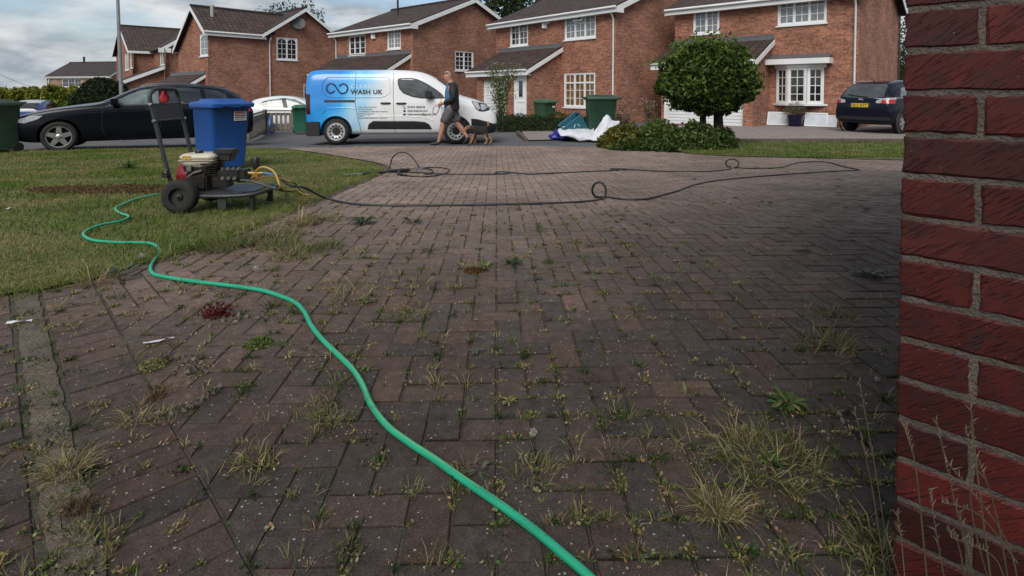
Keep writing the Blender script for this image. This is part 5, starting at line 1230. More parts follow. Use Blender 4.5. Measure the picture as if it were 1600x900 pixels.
# picket fence
M_WOOD = mat('weathered_wood', (.17, .15, .13), .85, var=.35, scale=6, bump=.3)
fa, fb, fc = at(388, 170, 16.6), at(414, 170, 21.3), at(457, 170, 21.4)
fa.z = fb.z = fc.z = 0
fe = thing('picket_fence', 'weathered grey picket fence with a flat top rail in front of the white hatchback', 'fence', (fb.x, fb.y, g(fb.x, fb.y)))
def fseg(a, b_, zt):
    L_ = (b_-a).length; t = (b_-a).normalized(); n_ = Vector((t.y, -t.x, 0)); nP = max(2, int(L_/.15))
    pk = MB()
    for k in range(nP):
        p = a+t*(k+.5)*L_/nP; z = g(p.x, p.y); pk.fbox(p-t*.045+Vector((0, 0, z+.06)), t*.09, n_*.02, (0, 0, zt-.12-z+random.uniform(-.01, .01)))
    pk.build('pickets', M_WOOD, fe)
    for zz, hh in ((zt, .05), (zt-.16, .10)):
        MB().fbox(a+n_*(-.03)+Vector((0, 0, zz)), b_-a, -n_*.04 if hh > .06 else n_*.09, (0, 0, hh)).build('rail', M_WOOD, fe)
    MB().fbox(a+Vector((0, 0, g(b_.x, b_.y)+.12)), b_-a, -n_*.04, (0, 0, .09)).build('rail', M_WOOD, fe)
    for p in (a, b_):
        MB().fbox(p-t*.05-n_*.08+Vector((0, 0, g(p.x, p.y)-.1)), t*.1, n_*.1, (0, 0, zt+.1-g(p.x, p.y)+.08)).build('post', M_WOOD, fe)
zt = CAMZ-(174-145)/870*21.3
fseg(fb, fc, zt); fseg(fa, fb, zt)

# ---- sacks and bags (crumpled cloth / plastic)
def crumple(name, label, cat, loc, size, m, seed, amp=.18, sub=4, squash=1., top=None, group=None, rz=0.):
    bm = bmesh.new(); bmesh.ops.create_icosphere(bm, subdivisions=sub, radius=1.)
    for v in bm.verts:
        p = v.co.copy(); r = 1+amp*(noise.noise(p*1.6+Vector((seed, 0, 0)))*1.3+abs(noise.noise(p*4.+Vector((0, seed, 0))))*.9-.25)+amp*.3*noise.noise(p*11+Vector((seed, 1, 2)))
        q = p*r; 
        if top: q = top(q, p)
        z = q.z; z = max(z, -.55) if True else z
        v.co = Vector((q.x*size[0], q.y*size[1], (z+.55)*size[2]/1.55))
    me = bpy.data.meshes.new(name); bm.to_mesh(me); bm.free(); me.materials.append(m); me.shade_smooth()
    o = bpy.data.objects.new(name, me); COL.objects.link(o); o.location = loc; o.rotation_euler = (0, 0, rz)
    return tag(o, label, cat, group)
M_BAGW = mat('woven_white_bag', (.62, .63, .68), .5, var=.12, scale=6, bump=.5, bscale=30); M_BAGB = mat('blue_bag', (.01, .09, .42), .4, var=.2); M_BAGN = mat('ultramarine_bag', (.012, .02, .25), .35, var=.3, scale=12)
def neck(q, p): 
    k = 1 if p.z < .1 else max(.28, 1-1.1*(p.z-.1)); return Vector((q.x*k, q.y*k, q.z*(1.25 if p.z > 0 else 1)))
b1_ = gp(419, 207.5); crumple('bag', 'blue plastic sack standing against the picket fence', 'bag', (b1_.x, b1_.y+.1, g(b1_.x, b1_.y)), (.24, .17, .66), M_BAGB, 3, top=neck)
b2_ = gp(400, 210); crumple('bag', 'low crumpled white sack lying left of the blue sack by the fence', 'bag', (b2_.x-.02, b2_.y+.1, g(b2_.x, b2_.y)), (.26, .2, .36), M_BAGW, 8, amp=.35)
b3_ = gp(905, 219.5); zb_ = g(b3_.x, b3_.y)
def cloth(name, label, pts, m, thick=.012, cat='bag'):
    """folded cloth: grid of control points (rows of (x,y,z))"""
    rows = [catmull(r_, 6) for r_ in pts]; cols = list(zip(*rows)); cols = [catmull(c, 6) for c in cols]
    nU, nV = len(cols), len(cols[0]); V = [v+Vector((.02*noise.noise(v*9), .04*noise.noise(v*7+Vector((3, 0, 0))), .025*noise.noise(v*8+Vector((0, 7, 0))))) for c in cols for v in c]
    F = [(i*nV+j, (i+1)*nV+j, (i+1)*nV+j+1, i*nV+j+1) for i in range(nU-1) for j in range(nV-1)]
    mb = MB(); mb.add(V, F); o = mb.build(name, m, smooth=True)
    s = o.modifiers.new('t', 'SOLIDIFY'); s.thickness = thick
    tag(o, label, cat); return o
def Pp(px, py, Y): return at(px, py, Y)
crumple('bag', 'deep blue plastic sack crushed under the left end of the white cloth sack', 'bag', (gp(878, 218).x, gp(878, 218).y+.12, gp(878, 218).z), (.27, .2, .26), M_BAGN, 5, amp=.4)
cloth('bag', 'flattened white woven sack draped over the blue sack below the tilted crate', [[Pp(872, 202, 15.1), Pp(885, 197.5, 15.2), (Pp(905, 199, 15.2)), Pp(925, 201, 15.2), Pp(927, 197, 15.3)], [Pp(873, 207, 14.9), Pp(888, 206, 14.7), Pp(905, 209, 14.6), Pp(918, 208, 14.7), Pp(928, 203, 14.9)], [Pp(876, 212, 14.7), Pp(890, 212, 14.6), Pp(902, 217, 14.5), Pp(914, 218, 14.5), Pp(927, 210, 14.7)], [Pp(884, 213, 14.8), Pp(894, 214, 14.7), Pp(903, 219.5, 14.6), Pp(912, 220, 14.6), Pp(922, 215, 14.8)]], M_BAGW)
cloth('bag', 'white woven sack pulled up to a point in front of the large dark green bin', [[Pp(946, 180, 14.9), Pp(950, 179.5, 14.9), Pp(956, 188, 14.9), Pp(962, 189, 14.9), Pp(968, 190, 14.9)], [Pp(939, 190, 14.7), Pp(946, 192, 14.6), Pp(953, 195, 14.6), Pp(960, 196, 14.6), Pp(966, 195, 14.8)], [Pp(931, 203, 14.7), Pp(940, 204, 14.5), Pp(948, 206, 14.5), Pp(956, 205, 14.5), Pp(962, 203, 14.7)], [Pp(916, 218, 14.5), Pp(928, 219.5, 14.4), Pp(938, 220, 14.4), Pp(945, 219, 14.4), Pp(950, 214, 14.6)]], M_BAGW)
# tilted recycling crate
M_TEAL = mat('teal_crate', (.018, .105, .15), .4, var=.1)
ct = thing('recycling_crate', 'teal recycling crate tipped on its side against the large dark green bin', 'crate', at(896, 197, 15.15), 0, rot=(R(8), R(-36), R(12)))
mb = MB(); W_, D_, H_ = .62, .42, .42
outer = [(-W_/2*.86, -D_/2*.86, -H_/2), (W_/2*.86, -D_/2*.86, -H_/2), (W_/2*.86, D_/2*.86, -H_/2), (-W_/2*.86, D_/2*.86, -H_/2), (-W_/2, -D_/2, H_/2), (W_/2, -D_/2, H_/2), (W_/2, D_/2, H_/2), (-W_/2, D_/2, H_/2)]
inn = [(x*.95, y*.93, z+.015) for x, y, z in outer[:4]]+[(x*.95, y*.93, z) for x, y, z in outer[4:]]
mb.add(outer+inn, [(3, 2, 1, 0), (0, 1, 5, 4), (1, 2, 6, 5), (2, 3, 7, 6), (3, 0, 4, 7), (8, 9, 10, 11), (12, 13, 9, 8), (13, 14, 10, 9), (14, 15, 11, 10), (15, 12, 8, 11), (4, 5, 13, 12), (5, 6, 14, 13), (6, 7, 15, 14), (7, 4, 12, 15)])
mb.build('crate_body', M_TEAL, ct, local=True)
mb = MB()
mb.tube([(-W_/2, -D_/2, H_/2), (W_/2, -D_/2, H_/2), (W_/2, D_/2, H_/2), (-W_/2, D_/2, H_/2)], .018, 6, closed=True); mb.build('rim', M_TEAL, ct, local=True)
mb = MB()
for k in range(3):
    a0 = R(90+120*k); p = [Vector((.02+.075*math.cos(a0+R(t)), -D_/2*.95-.002, -.0+.075*math.sin(a0+R(t)))) for t in range(0, 90, 15)]
    mb.tube(p, .012, 6); e_ = p[-1]; 
mb.build('recycling_mark', mat('pale_print', (.45, .6, .62), .5), ct, local=True)
pc = gp(866, 201.5); 
po = thing('bollard', 'short pale grey post between the small bin and the low hedge', 'post', (pc.x, pc.y+.2, g(pc.x, pc.y)))
MB().box((0, 0, .17), (.14, .12, .34)).build('post', mat('pale_post', (.28, .29, .31), .6), po, local=True, bevel=.01); MB().box((0, 0, .36), (.17, .15, .03)).build('cap', WHITE, po, local=True, bevel=.008)

# panels and pot under the bay window of house A
PA = Plane((7.2, 24.7), (5.15, -4.8)); M_PANEL = mat('white_panel', (.55, .58, .62), .35, var=.12, scale=5)
for (px0, px1, yt, yb, lab) in ((1203, 1237, 183.5, 203, 'white framed panel leaning on the wall left of the blue plant pot'), (1261, 1296, 185, 205, 'white framed panel leaning on the wall right of the blue plant pot'), (1296, 1311, 189, 205, 'white panel behind the rear bumper of the SUV, lowest of those along the wall')):
    u0 = PA.pix(px0, 194)[0]; u1 = PA.pix(px1, 194)[0]; zt_ = .05+g(11, 20)+ .43; h_ = .5
    t = thing('panel', lab, 'panel', PA.p(u0, g(11, 20)+.01, .35))
    hgt_ = .5 if px0 < 1290 else .42
    q = MB(); q.fbox(PA.p(u0, g(11, 20)+.01, .35), PA.u*(u1-u0), PA.n*(-.16)+Vector((0, 0, hgt_)), PA.n*.03+Vector((0, 0, .01))); q.build('sheet', M_PANEL, t)
    e_ = MB(); o_ = PA.p(u0, g(11, 20)+.01, .382); up = (PA.n*(-.16)+Vector((0, 0, hgt_))); U_ = PA.u*(u1-u0)
    for (s0, s1, l0, l1) in ((0, 1, 0, .08), (0, 1, .92, 1), (0, .05, .08, .92), (.95, 1, .08, .92)): e_.fbox(o_+U_*s0+up*l0+Vector((0, 0, .012)), U_*(s1-s0), up*(l1-l0), PA.n*.012)
    e_.build('frame', WHITE, t)
u_ = PA.pix(1249, 190)[0]; pp_ = PA.p(u_, g(11, 20), .5)
pt = thing('plant_pot', 'glossy dark blue plant pot holding a dry shrub below the bay window', 'plant pot', pp_)
MB().lathe([(.001, .0), (.2, .0), (.23, .02), (.29, .38), (.31, .40), (.31, .43), (.27, .43), (.26, .38), (.001, .37)], (0, 0, 0), seg=24).build('pot', mat('blue_glaze', (.008, .008, .05), .2, var=.3), pt, local=True, smooth=True)

# ================================================================= PRESSURE WASHER
M_FRAME = mat('grey_powder_coat', (.045, .048, .053), .45, metal=.3, var=.2, scale=20); M_IRON = mat('oily_metal', (.028, .026, .025), .45, metal=.5, var=.5, scale=25, bump=.3); M_CREAM = mat('cream_tank', (.52, .49, .40), .35, var=.12, scale=8)
M_REDP = mat('red_cowl', (.22, .012, .018), .35, var=.25); M_BRASS = mat('brass', (.42, .26, .08), .35, metal=.8, var=.2)
wn_ = gp(277, 337)
WX, WY = wn_.x, wn_.y; WZ = g(WX, WY)+.012
ws = thing('pressure_washer', 'petrol pressure washer on a two-wheeled trolley with a tall tubular handle standing on the lawn', 'pressure washer', (WX, WY, WZ), R(3))
r_ = .135
for k, y in enumerate((0, .52)):
    t = MB().lathe([(.07, .045), (.10, .05), (.125, .045), (r_, .03), (r_+.001, 0), (r_, -.03), (.125, -.045), (.10, -.05), (.07, -.045)], (0, y+.05, r_), 'Y', 32).build('wheel', RUBBER, ws, local=True, smooth=True, fix=True)
    MB().lathe([(.001, -.03), (.025, -.03), (.03, -.012), (.066, -.012), (.072, -.03), (.074, -.02), (.074, .02), (.001, .02)], (0, y+.05, r_), 'Y', 28).build('rim', mat('dark_rim', (.03, .03, .032), .5), t, local=True, smooth=True)
    MB().lathe([(.001, -.045), (.013, -.045), (.014, -.03)], (0, y+.05, r_), 'Y', 10).build('hub_nut', CHROME, t, local=True)
MB().tube([(0, .0, r_), (0, .62, r_)], .012, 8).build('axle', M_IRON, ws, local=True)
_mb_build = MB.build
def shifted(fn):
    def bld(self, name, m, parent=None, **k):
        self.v = [fn(v) for v in self.v]; return _mb_build(self, name, m, parent, **k)
    return bld
MB.build = shifted(lambda v: (v[0]-.075-.02*v[2], v[1], v[2]))
# handle
hp_ = [(-.03, .13, .22), (-.06, .13, .34), (-.155, .13, .80), (-.175, .13, .93), (-.172, .15, .97), (-.165, .19, .995), (-.16, .25, 1.0), (-.16, .43, 1.0), (-.165, .49, .995), (-.172, .53, .97), (-.175, .55, .93), (-.155, .55, .80), (-.06, .55, .34), (-.03, .55, .22)]
hd_ = MB().tube(catmull(hp_, 3), .0165, 10).build('handle', M_FRAME, ws, local=True, smooth=True)
MB().tube([(-.16, .26, 1.0), (-.16, .42, 1.0)], .021, 10).build('grip', BLACKP, hd_, local=True, smooth=True)
pn = MB(); pn.add([(-.148, .14, .79), (-.148, .54, .79), (-.168, .54, .905), (-.168, .14, .905)], [(0, 1, 2, 3), (3, 2, 1, 0)]) if False else None
pn = MB().fbox((-.142, .135, .745), (0, .41, 0), (-.02, 0, .125), (.006, 0, 0)); pn.build('handle_plate', mat('black_plate', (.02, .021, .022), .5), hd_, local=True)
MB().tube([(-.140, .13, .74), (-.140, .55, .74)], .009, 6).build('cross_bar', M_FRAME, hd_, local=True)
MB().tube([(-.163, .13, .875), (-.163, .55, .875)], .006, 6).build('cross_bar', M_FRAME, hd_, local=True)
for (x, z) in ((-.14, .74), (-.163, .875), (-.06, .335)):
    for y in (.108, .572): MB().lathe([(.001, -.008), (.012, -.008), (.012, .008), (.001, .008)], (x, y, z), 'Y', 8).build('bolt', CHROME, hd_, local=True)
MB().lathe([(.001, -.03), (.025, -.03), (.025, 0), (.001, 0)], (-.06, .11, .30), 'Y', 8).build('clamp_knob', BLACKP, hd_, local=True)
MB.build = shifted(lambda v: (v[0]*.86-.005, v[1], v[2]-.07 if v[2] > .15 else v[2]-.02))
# deck
dk = MB(); dk.add([(.02, .12, .215), (.50, .12, .215), (.62, .22, .215), (.62, .46, .215), (.50, .56, .215), (.02, .56, .215), (.02, .12, .205), (.50, .12, .205), (.62, .22, .205), (.62, .46, .205), (.50, .56, .205), (.02, .56, .205)], [(0, 1, 2, 3, 4, 5), (11, 10, 9, 8, 7, 6)]+[(i, i+6, (i+1) % 6+6, (i+1) % 6) for i in range(6)]); dk.build('deck', M_FRAME, ws, local=True, fix=True)
MB().tube(catmull([(-.02, .09, .20), (.25, .085, .195), (.45, .09, .195), (.62, .12, .20), (.72, .20, .215), (.74, .34, .22), (.72, .48, .215), (.62, .58, .20), (.25, .59, .195), (-.02, .58, .20)], 5), .0165, 10).build('frame_rail', M_FRAME, ws, local=True, smooth=True)
MB().box((.36, .10, .12), (.075, .012, .16)).build('leg', M_FRAME, ws, local=True); MB().box((.62, .15, .10), (.045, .045, .17)).build('leg', BLACKP, ws, local=True, bevel=.008); MB().box((.62, .53, .10), (.045, .045, .17)).build('leg', BLACKP, ws, local=True, bevel=.008)
MB.build = shifted(lambda v: (v[0]-.105, v[1], v[2]-.082))
# engine
en = MB().box((.13, .33, .34), (.2, .22, .20)).box((.15, .33, .45), (.17, .16, .05)).box((.16, .24, .30), (.15, .08, .13)).box((.20, .26, .40), (.08, .07, .09)).box((.13, .33, .23), (.24, .26, .03)).build('engine', M_IRON, ws, local=True, bevel=.014)
f_n = MB()
for k in range(6): f_n.box((.26, .30, .36+k*.018), (.08, .13, .006))
f_n.build('cooling_fins', M_IRON, en, local=True)
MB().lathe([(.001, -.06), (.06, -.058), (.105, -.04), (.118, 0), (.118, .05), (.001, .05)], (.02, .33, .35), 'X', 24).build('recoil_cover', M_REDP, en, local=True, smooth=True)
MB().tube([(.08, .21, .34), (.13, .205, .38), (.2, .205, .40)], .012, 6).box((.1, .205, .42), (.04, .03, .05)).box((.15, .195, .27), (.03, .02, .03)).box((.09, .2, .29), (.05, .02, .05)).build('carburettor', mat('dull_alloy', (.22, .21, .2), .4, metal=.7, var=.4, scale=30), en, local=True, bevel=.004)
def rbox(mb, c, s, r, top=1.0):
    a = []
    for z, k, rr_ in ((-s[2]/2, .86, r), (-s[2]/2+.02, .97, r), (0, 1.0, r), (s[2]/2-.02, top, r), (s[2]/2, top*.86, r)):
        w, d = s[0]*k, s[1]*k
        for cx, cy, a0 in ((w/2-rr_, d/2-rr_, 0), (-w/2+rr_, d/2-rr_, 90), (-w/2+rr_, -d/2+rr_, 180), (w/2-rr_, -d/2+rr_, 270)):
            for q in range(5): an = R(a0+90*q/4); a.append((c[0]+cx+rr_*math.cos(an), c[1]+cy+rr_*math.sin(an), c[2]+z))
    n = 20; fs = [(i*n+k, i*n+(k+1) % n, (i+1)*n+(k+1) % n, (i+1)*n+k) for i in range(4) for k in range(n)]+[tuple(range(n))[::-1], tuple(4*n+k for k in range(n))]
    return mb.add(a, fs)
tk = rbox(MB(), (.145, .33, .505), (.29, .25, .06), .05, 1.0).build('fuel_tank', M_CREAM, en, local=True, smooth=True); rbox(MB(), (.145, .33, .455), (.27, .23, .055), .05, 1.03).build('tank_base', M_CREAM, tk, local=True, smooth=True)
MB().fbox((.0, .203, .478), (.29, 0, 0), (0, .25, 0), (0, 0, .006)).build('tank_seam', M_CREAM, tk, local=True, bevel=.003)
MB().lathe([(.001, .03), (.03, .03), (.033, .02), (.033, 0)], (.12, .33, .53), 'Z', 16).build('fuel_cap', BLACKP, tk, local=True)
MB().add([(.045, .2035, .493), (.115, .2035, .493), (.115, .2042, .523), (.045, .2042, .523)], [(0, 1, 2, 3)]).build('sticker', mat('worn_orange', (.45, .28, .06), .5, var=.5, scale=60), tk, local=True)
MB().add([(.19, .2015, .445), (.27, .2015, .445), (.27, .2015, .462), (.19, .2015, .462)], [(0, 1, 2, 3)]).build('sticker', BLACKP, tk, local=True)
MB().box((.335, .36, .545), (.17, .15, .045)).box((.33, .36, .50), (.13, .11, .07)).box((.27, .38, .44), (.05, .08, .12)).build('air_filter', BLACKP, en, local=True, bevel=.012)
pu = MB().box((.38, .33, .345), (.20, .15, .10)).box((.33, .30, .30), (.13, .12, .10)).box((.49, .33, .34), (.08, .12, .11)).build('pump', M_IRON, ws, local=True, bevel=.01)
hx = MB()
for k in range(4): hx.lathe([(.001, 0), (.014, 0), (.014, .02), (.001, .02)], (.33+k*.045, .29, .395), 'Z', 6)
for k in range(3): hx.lathe([(.001, 0), (.016, 0), (.016, -.02), (.001, -.02)], (.35+k*.05, .255, .33), 'Y', 6)
hx.build('valve_caps', MATS['dull_alloy'], pu, local=True)
MB().lathe([(.001, 0), (.025, 0), (.033, .02), (.03, .09), (.025, .10), (.001, .10)], (.60, .31, .40), 'Z', 12).build('regulator_knob', BLACKP, pu, local=True, smooth=True)
MB().tube([(.60, .31, .30), (.60, .31, .41)], .018, 8).tube([(.52, .31, .36), (.68, .30, .36)], .014, 8).tube([(.60, .31, .34), (.57, .27, .32)], .012, 8).box((.60, .31, .34), (.05, .04, .04)).build('brass_manifold', M_BRASS, pu, local=True, bevel=.003)
MB().tube([(.50, .31, .365), (.575, .31, .365)], .010, 8).build('blue_fitting', mat('sky_fitting', (.15, .3, .5), .4), pu, local=True)
MB.build = _mb_build
MW = Matrix.Translation((WX, WY, WZ)) @ Matrix.Rotation(R(3), 4, 'Z')
def wl(p): return MW @ Vector((p[0]-.105, p[1], p[2]-.082 if p[2] > .2 else p[2]))

rc_ = at(257, 160, WY+.33); crumple('cloth', 'small crumpled red cloth hanging below the top bar of the washer handle', 'cloth', rc_, (.035, .02, .10), mat('red_cloth', (.35, .015, .02), .8, var=.3), 4, amp=.35, sub=3)
# ================================================================= HOSES
def onp(px, py, dz=.0): p = gp(px, py, dz); return p
def hosepath(pts, r):
    out = []
    for q in pts:
        if len(q) == 2: out.append(gp(q[0], q[1], r))
        elif q[2] == 'Y': out.append(at(q[0], q[1], q[3]))
    return out
M_GRN = bpy.data.materials.new('green_hose'); M_GRN.use_nodes = True; nt = M_GRN.node_tree; b = nt.nodes['Principled BSDF']; b.inputs['Roughness'].default_value = .42
at_ = N(nt, 'ShaderNodeAttribute', attribute_name='col'); nt.links.new(at_.outputs['Color'], b.inputs['Base Color']); MATS['green_hose'] = M_GRN
gh = [(248, 303), (215, 310), (190, 320), (180, 326), (188, 333), (201, 338), (190, 345), (160, 351), (138, 359), (130, 366), (138, 373), (155, 377), (180, 378.5), (210, 379), (232, 380), (245, 385), (249, 395), (240, 408), (235, 419), (240, 428), (255, 432), (290, 438), (340, 444), (400, 452), (430, 460), (460, 472), (476, 488), (486, 508), (505, 532), (530, 556), (550, 576), (566, 600), (580, 632), (605, 665), (640, 692), (680, 718), (720, 747), (760, 774), (800, 802), (840, 832), (880, 866), (925, 905), (990, 970), (1090, 1090)]
hr = .0092
P_ = []
for i, (a_, b__) in enumerate(gh):
    lift = .024 if i < 14 else .012 if i < 16 else .004
    if i in (11, 12, 13): lift = .014
    P_.append(gp(a_, b__, hr+lift))
P_ = catmull(P_, 12); mb = MB(); seg = 22
# stripe: colour by angle, slowly twisting
mb.tube(P_, hr, seg, col=(.0, .36, .20))
cc = []
for i in range(len(P_)):
    tw = 3.6+1.2*math.sin(i*.02)
    for k in range(seg):
        a0 = (2*math.pi*k/seg - tw) % (2*math.pi)
        sc_ = 1-.35*max(0, noise.noise(P_[i]*14+Vector((k*.2, 0, 0))))-(.5 if noise.noise(P_[i]*60+Vector((0, k, 0))) > .62 else 0); cc.append(tuple(q*sc_ for q in ((.22, .44, .13) if a0 < 2*math.pi/seg*1.0 else (.015, .36, .20))))
mb.c = cc
tag(mb.build('garden_hose', M_GRN, smooth=True), 'bright green garden hose with a thin yellow stripe snaking from the lawn down the driveway', 'hose')
M_BHOSE = mat('black_hose', (.014, .014, .015), .5, var=.2)
def loop3(px, pyb, pyt, hw, n=12, dy=.12):
    """standing loop of hose: base at (px,pyb), top at pyt"""
    b0_ = gp(px, pyb, .008); s = FPX/b0_.y; h = (pyb-pyt)/s; w = hw/s; out = []
    for k in range(n+1):
        a = -math.pi/2+2*math.pi*k/n; out.append(Vector((b0_.x+w*math.cos(a), b0_.y+dy*(k/n-.5), b0_.z+h/2+h/2*math.sin(a))))
    return out
w0 = [wl((.70, .30, .365)), wl((.78, .29, .345)), wl((.90, .27, .26)), wl((1.02, .26, .16))]
run1 = w0+[gp(505, 308, .05), gp(535, 316, .01)]+[gp(*p, .007) for p in [(565, 320), (610, 321.5), (660, 321), (720, 320.5), (780, 319.5), (840, 318), (890, 316.5), (925, 314)]]
lpA = loop3(936, 310, 284.5, 10); lpB = loop3(1144, 261.5, 248.5, 9)
run2 = [gp(*p, .007) for p in [(950, 308.5), (970, 311), (990, 312), (1010, 311), (1035, 305), (1060, 298), (1085, 289), (1115, 283), (1160, 278), (1220, 273), (1290, 268.5), (1335, 266.5), (1342, 266)]]
run3 = [gp(*p, .007) for p in [(1341, 265), (1320, 261), (1300, 255), (1280, 252.5), (1255, 253.5), (1238, 256), (1225, 261), (1200, 263), (1165, 263), (1152, 262)]]
lpB = lpB
run4 = [gp(*p, .007) for p in [(1138, 265), (1100, 268), (1060, 268), (1020, 267), (985, 265), (972, 264), (958, 263.5), (954, 265), (968, 266), (950, 267), (920, 268), (880, 270), (830, 272), (800, 270), (785, 268.5), (774, 269.5), (778, 271.5), (795, 271.5), (760, 272.5), (720, 272.5), (690, 272), (660, 270), (630, 268.5)]]
P_ = catmull(run1+lpA+run2, 5)
blk = thing('pressure_hose', 'long black pressure hose looping out across the paving and back to the spray gun', 'hose', (0, 0, 0))
MB().tube(P_, .0105, 10).build('hose', M_BHOSE, blk, local=True, smooth=True)
P_ = catmull(run2[-1:]+run3+lpB+run4, 5); MB().tube(P_, .0105, 10).build('hose', M_BHOSE, blk, local=True, smooth=True)
pA = [gp(*p, .008) for p in [(630, 268.5), (612, 267), (606, 265)]]+[at(610, 258, 8.75), at(613, 247, 8.75), at(620, 240, 8.75), at(628, 238, 8.75), at(637, 240, 8.75), at(646, 248, 8.7), at(653, 258, 8.65), at(658, 268, 8.6)]+[gp(*p, .009) for p in [(664, 271.5), (672, 271), (676, 267), (668, 264), (640, 264), (655, 263), (680, 261.5), (700, 264), (701, 268), (692, 272), (672, 275.5), (645, 275.5), (625, 272), (640, 264.5)]]
MB().tube(catmull(pA, 6), .0105, 10).build('hose', M_BHOSE, blk, local=True, smooth=True)
MB().tube([wl((.66, .30, .362)), wl((.76, .295, .352)), wl((.80, .288, .33))], [.013, .016, .012], 10).build('blue_coupling', mat('blue_grip', (.04, .14, .26), .45), blk, local=True, smooth=True)
# spray gun and lance
g0, g1 = gp(606, 268, .03), gp(640, 265, .04)
gun = thing('spray_gun', 'black pressure washer spray gun and lance lying where the lawn meets the paving', 'spray gun', g0)
MB().tube([g0, g0.lerp(g1, .35), g0.lerp(g1, .7), g1], [.02, .026, .028, .018], 10).build('gun_body', BLACKP, gun, smooth=True)
MB().tube([g0.lerp(g1, .5), gp(622, 272, .02), gp(636, 274, .015)], [.018, .016, .012], 8).build('handle', BLACKP, gun, smooth=True)
MB().tube([g1, gp(645, 265, .035)], .012, 8).build('coupling', M_BRASS, gun); MB().tube([gp(646, 265, .035), gp(660, 263, .03)], .012, 8).build('hose_sleeve', mat('pale_sleeve', (.2, .23, .3), .5), gun)
MB().tube([gp(604, 269, .03), gp(585, 270, .03), gp(567, 271.5, .03)], .017, 8).build('lance_sleeve', BLACKP, gun, smooth=True)
MB().tube([gp(567, 271.5, .03), gp(536, 273, .03)], .007, 8).build('lance', mat('steel_lance', (.5, .5, .45), .3, metal=.8), gun)
# yellow bypass hose and dark suction hose
M_YEL = mat('yellow_hose', (.42, .27, .07), .45, var=.1)
yh = catmull([wl((.60, .30, .37)), wl((.64, .28, .41)), wl((.70, .27, .415)), wl((.78, .25, .37)), wl((.85, .22, .24)), gp(462, 297, .06), gp(474, 303, .025), gp(486, 304.5, .02)], 6)
yo_ = tag(MB().tube(yh, .0085, 8).build('yellow_hose', M_YEL, smooth=True), 'short yellow hose curling from the brass manifold onto the grass', 'hose')
yh = catmull([wl((.60, .27, .30)), wl((.66, .25, .33)), wl((.74, .24, .345)), wl((.82, .24, .33)), wl((.95, .24, .28)), gp(470, 298, .03), gp(486, 304, .01)], 6)
tag(MB().tube(yh, .007, 8).build('orange_hose', mat('dull_orange_hose', (.17, .10, .04), .5), smooth=True), 'thin dull orange hose under the blue coupling of the black hose', 'hose')
dh = catmull([wl((.50, .25, .31)), wl((.60, .2, .31)), wl((.72, .18, .28)), wl((.84, .2, .235)), gp(445, 298, .05), gp(468, 299, .03), gp(482, 303, .02)], 6)
tag(MB().tube(dh, .012, 8).build('suction_hose', mat('grey_hose', (.06, .065, .06), .55), smooth=True), 'thick dark grey suction hose drooping from the pump over the frame rail', 'hose')
# ================================================================= VEGETATION
LEAF = leafmat('leaf'); GRASSM = leafmat('grass_blade', var=.2, rough=.8, transl=.3)
def leaves(name, C, Lg, Wd, cols, m=None, parent=None, updir=None, droop=0.):
    """C (n,3) centres; each leaf is a folded diamond of its own orientation"""
    n = len(C); Lg = np.broadcast_to(Lg, n)[:, None]; Wd = np.broadcast_to(Wd, n)[:, None]
    d = rng.normal(size=(n, 3)); 
    if updir is not None: d = d*.55+updir
    d[:, 2] -= droop; d /= np.linalg.norm(d, axis=1)[:, None]
    r = rng.normal(size=(n, 3)); s = np.cross(d, r); s /= np.linalg.norm(s, axis=1)[:, None]+1e-9; nn = np.cross(s, d)
    b = C-d*Lg*.5; t = C+d*Lg*.5-nn*Lg*.12; l = C+s*Wd*.5+nn*Wd*.15; q = C-s*Wd*.5+nn*Wd*.15
    V = np.stack([b, q, t, l], 1).reshape(-1, 3); F = np.arange(4*n).reshape(n, 4)
    return npmesh(name, V, F, m or LEAF, parent, C=np.repeat(cols, 4, 0))
def pal(n, cs, w=None, jit=.25):
    cs = np.array(cs); k = rng.choice(len(cs), n, p=w); return cs[k]*rng.uniform(1-jit, 1+jit, (n, 1))
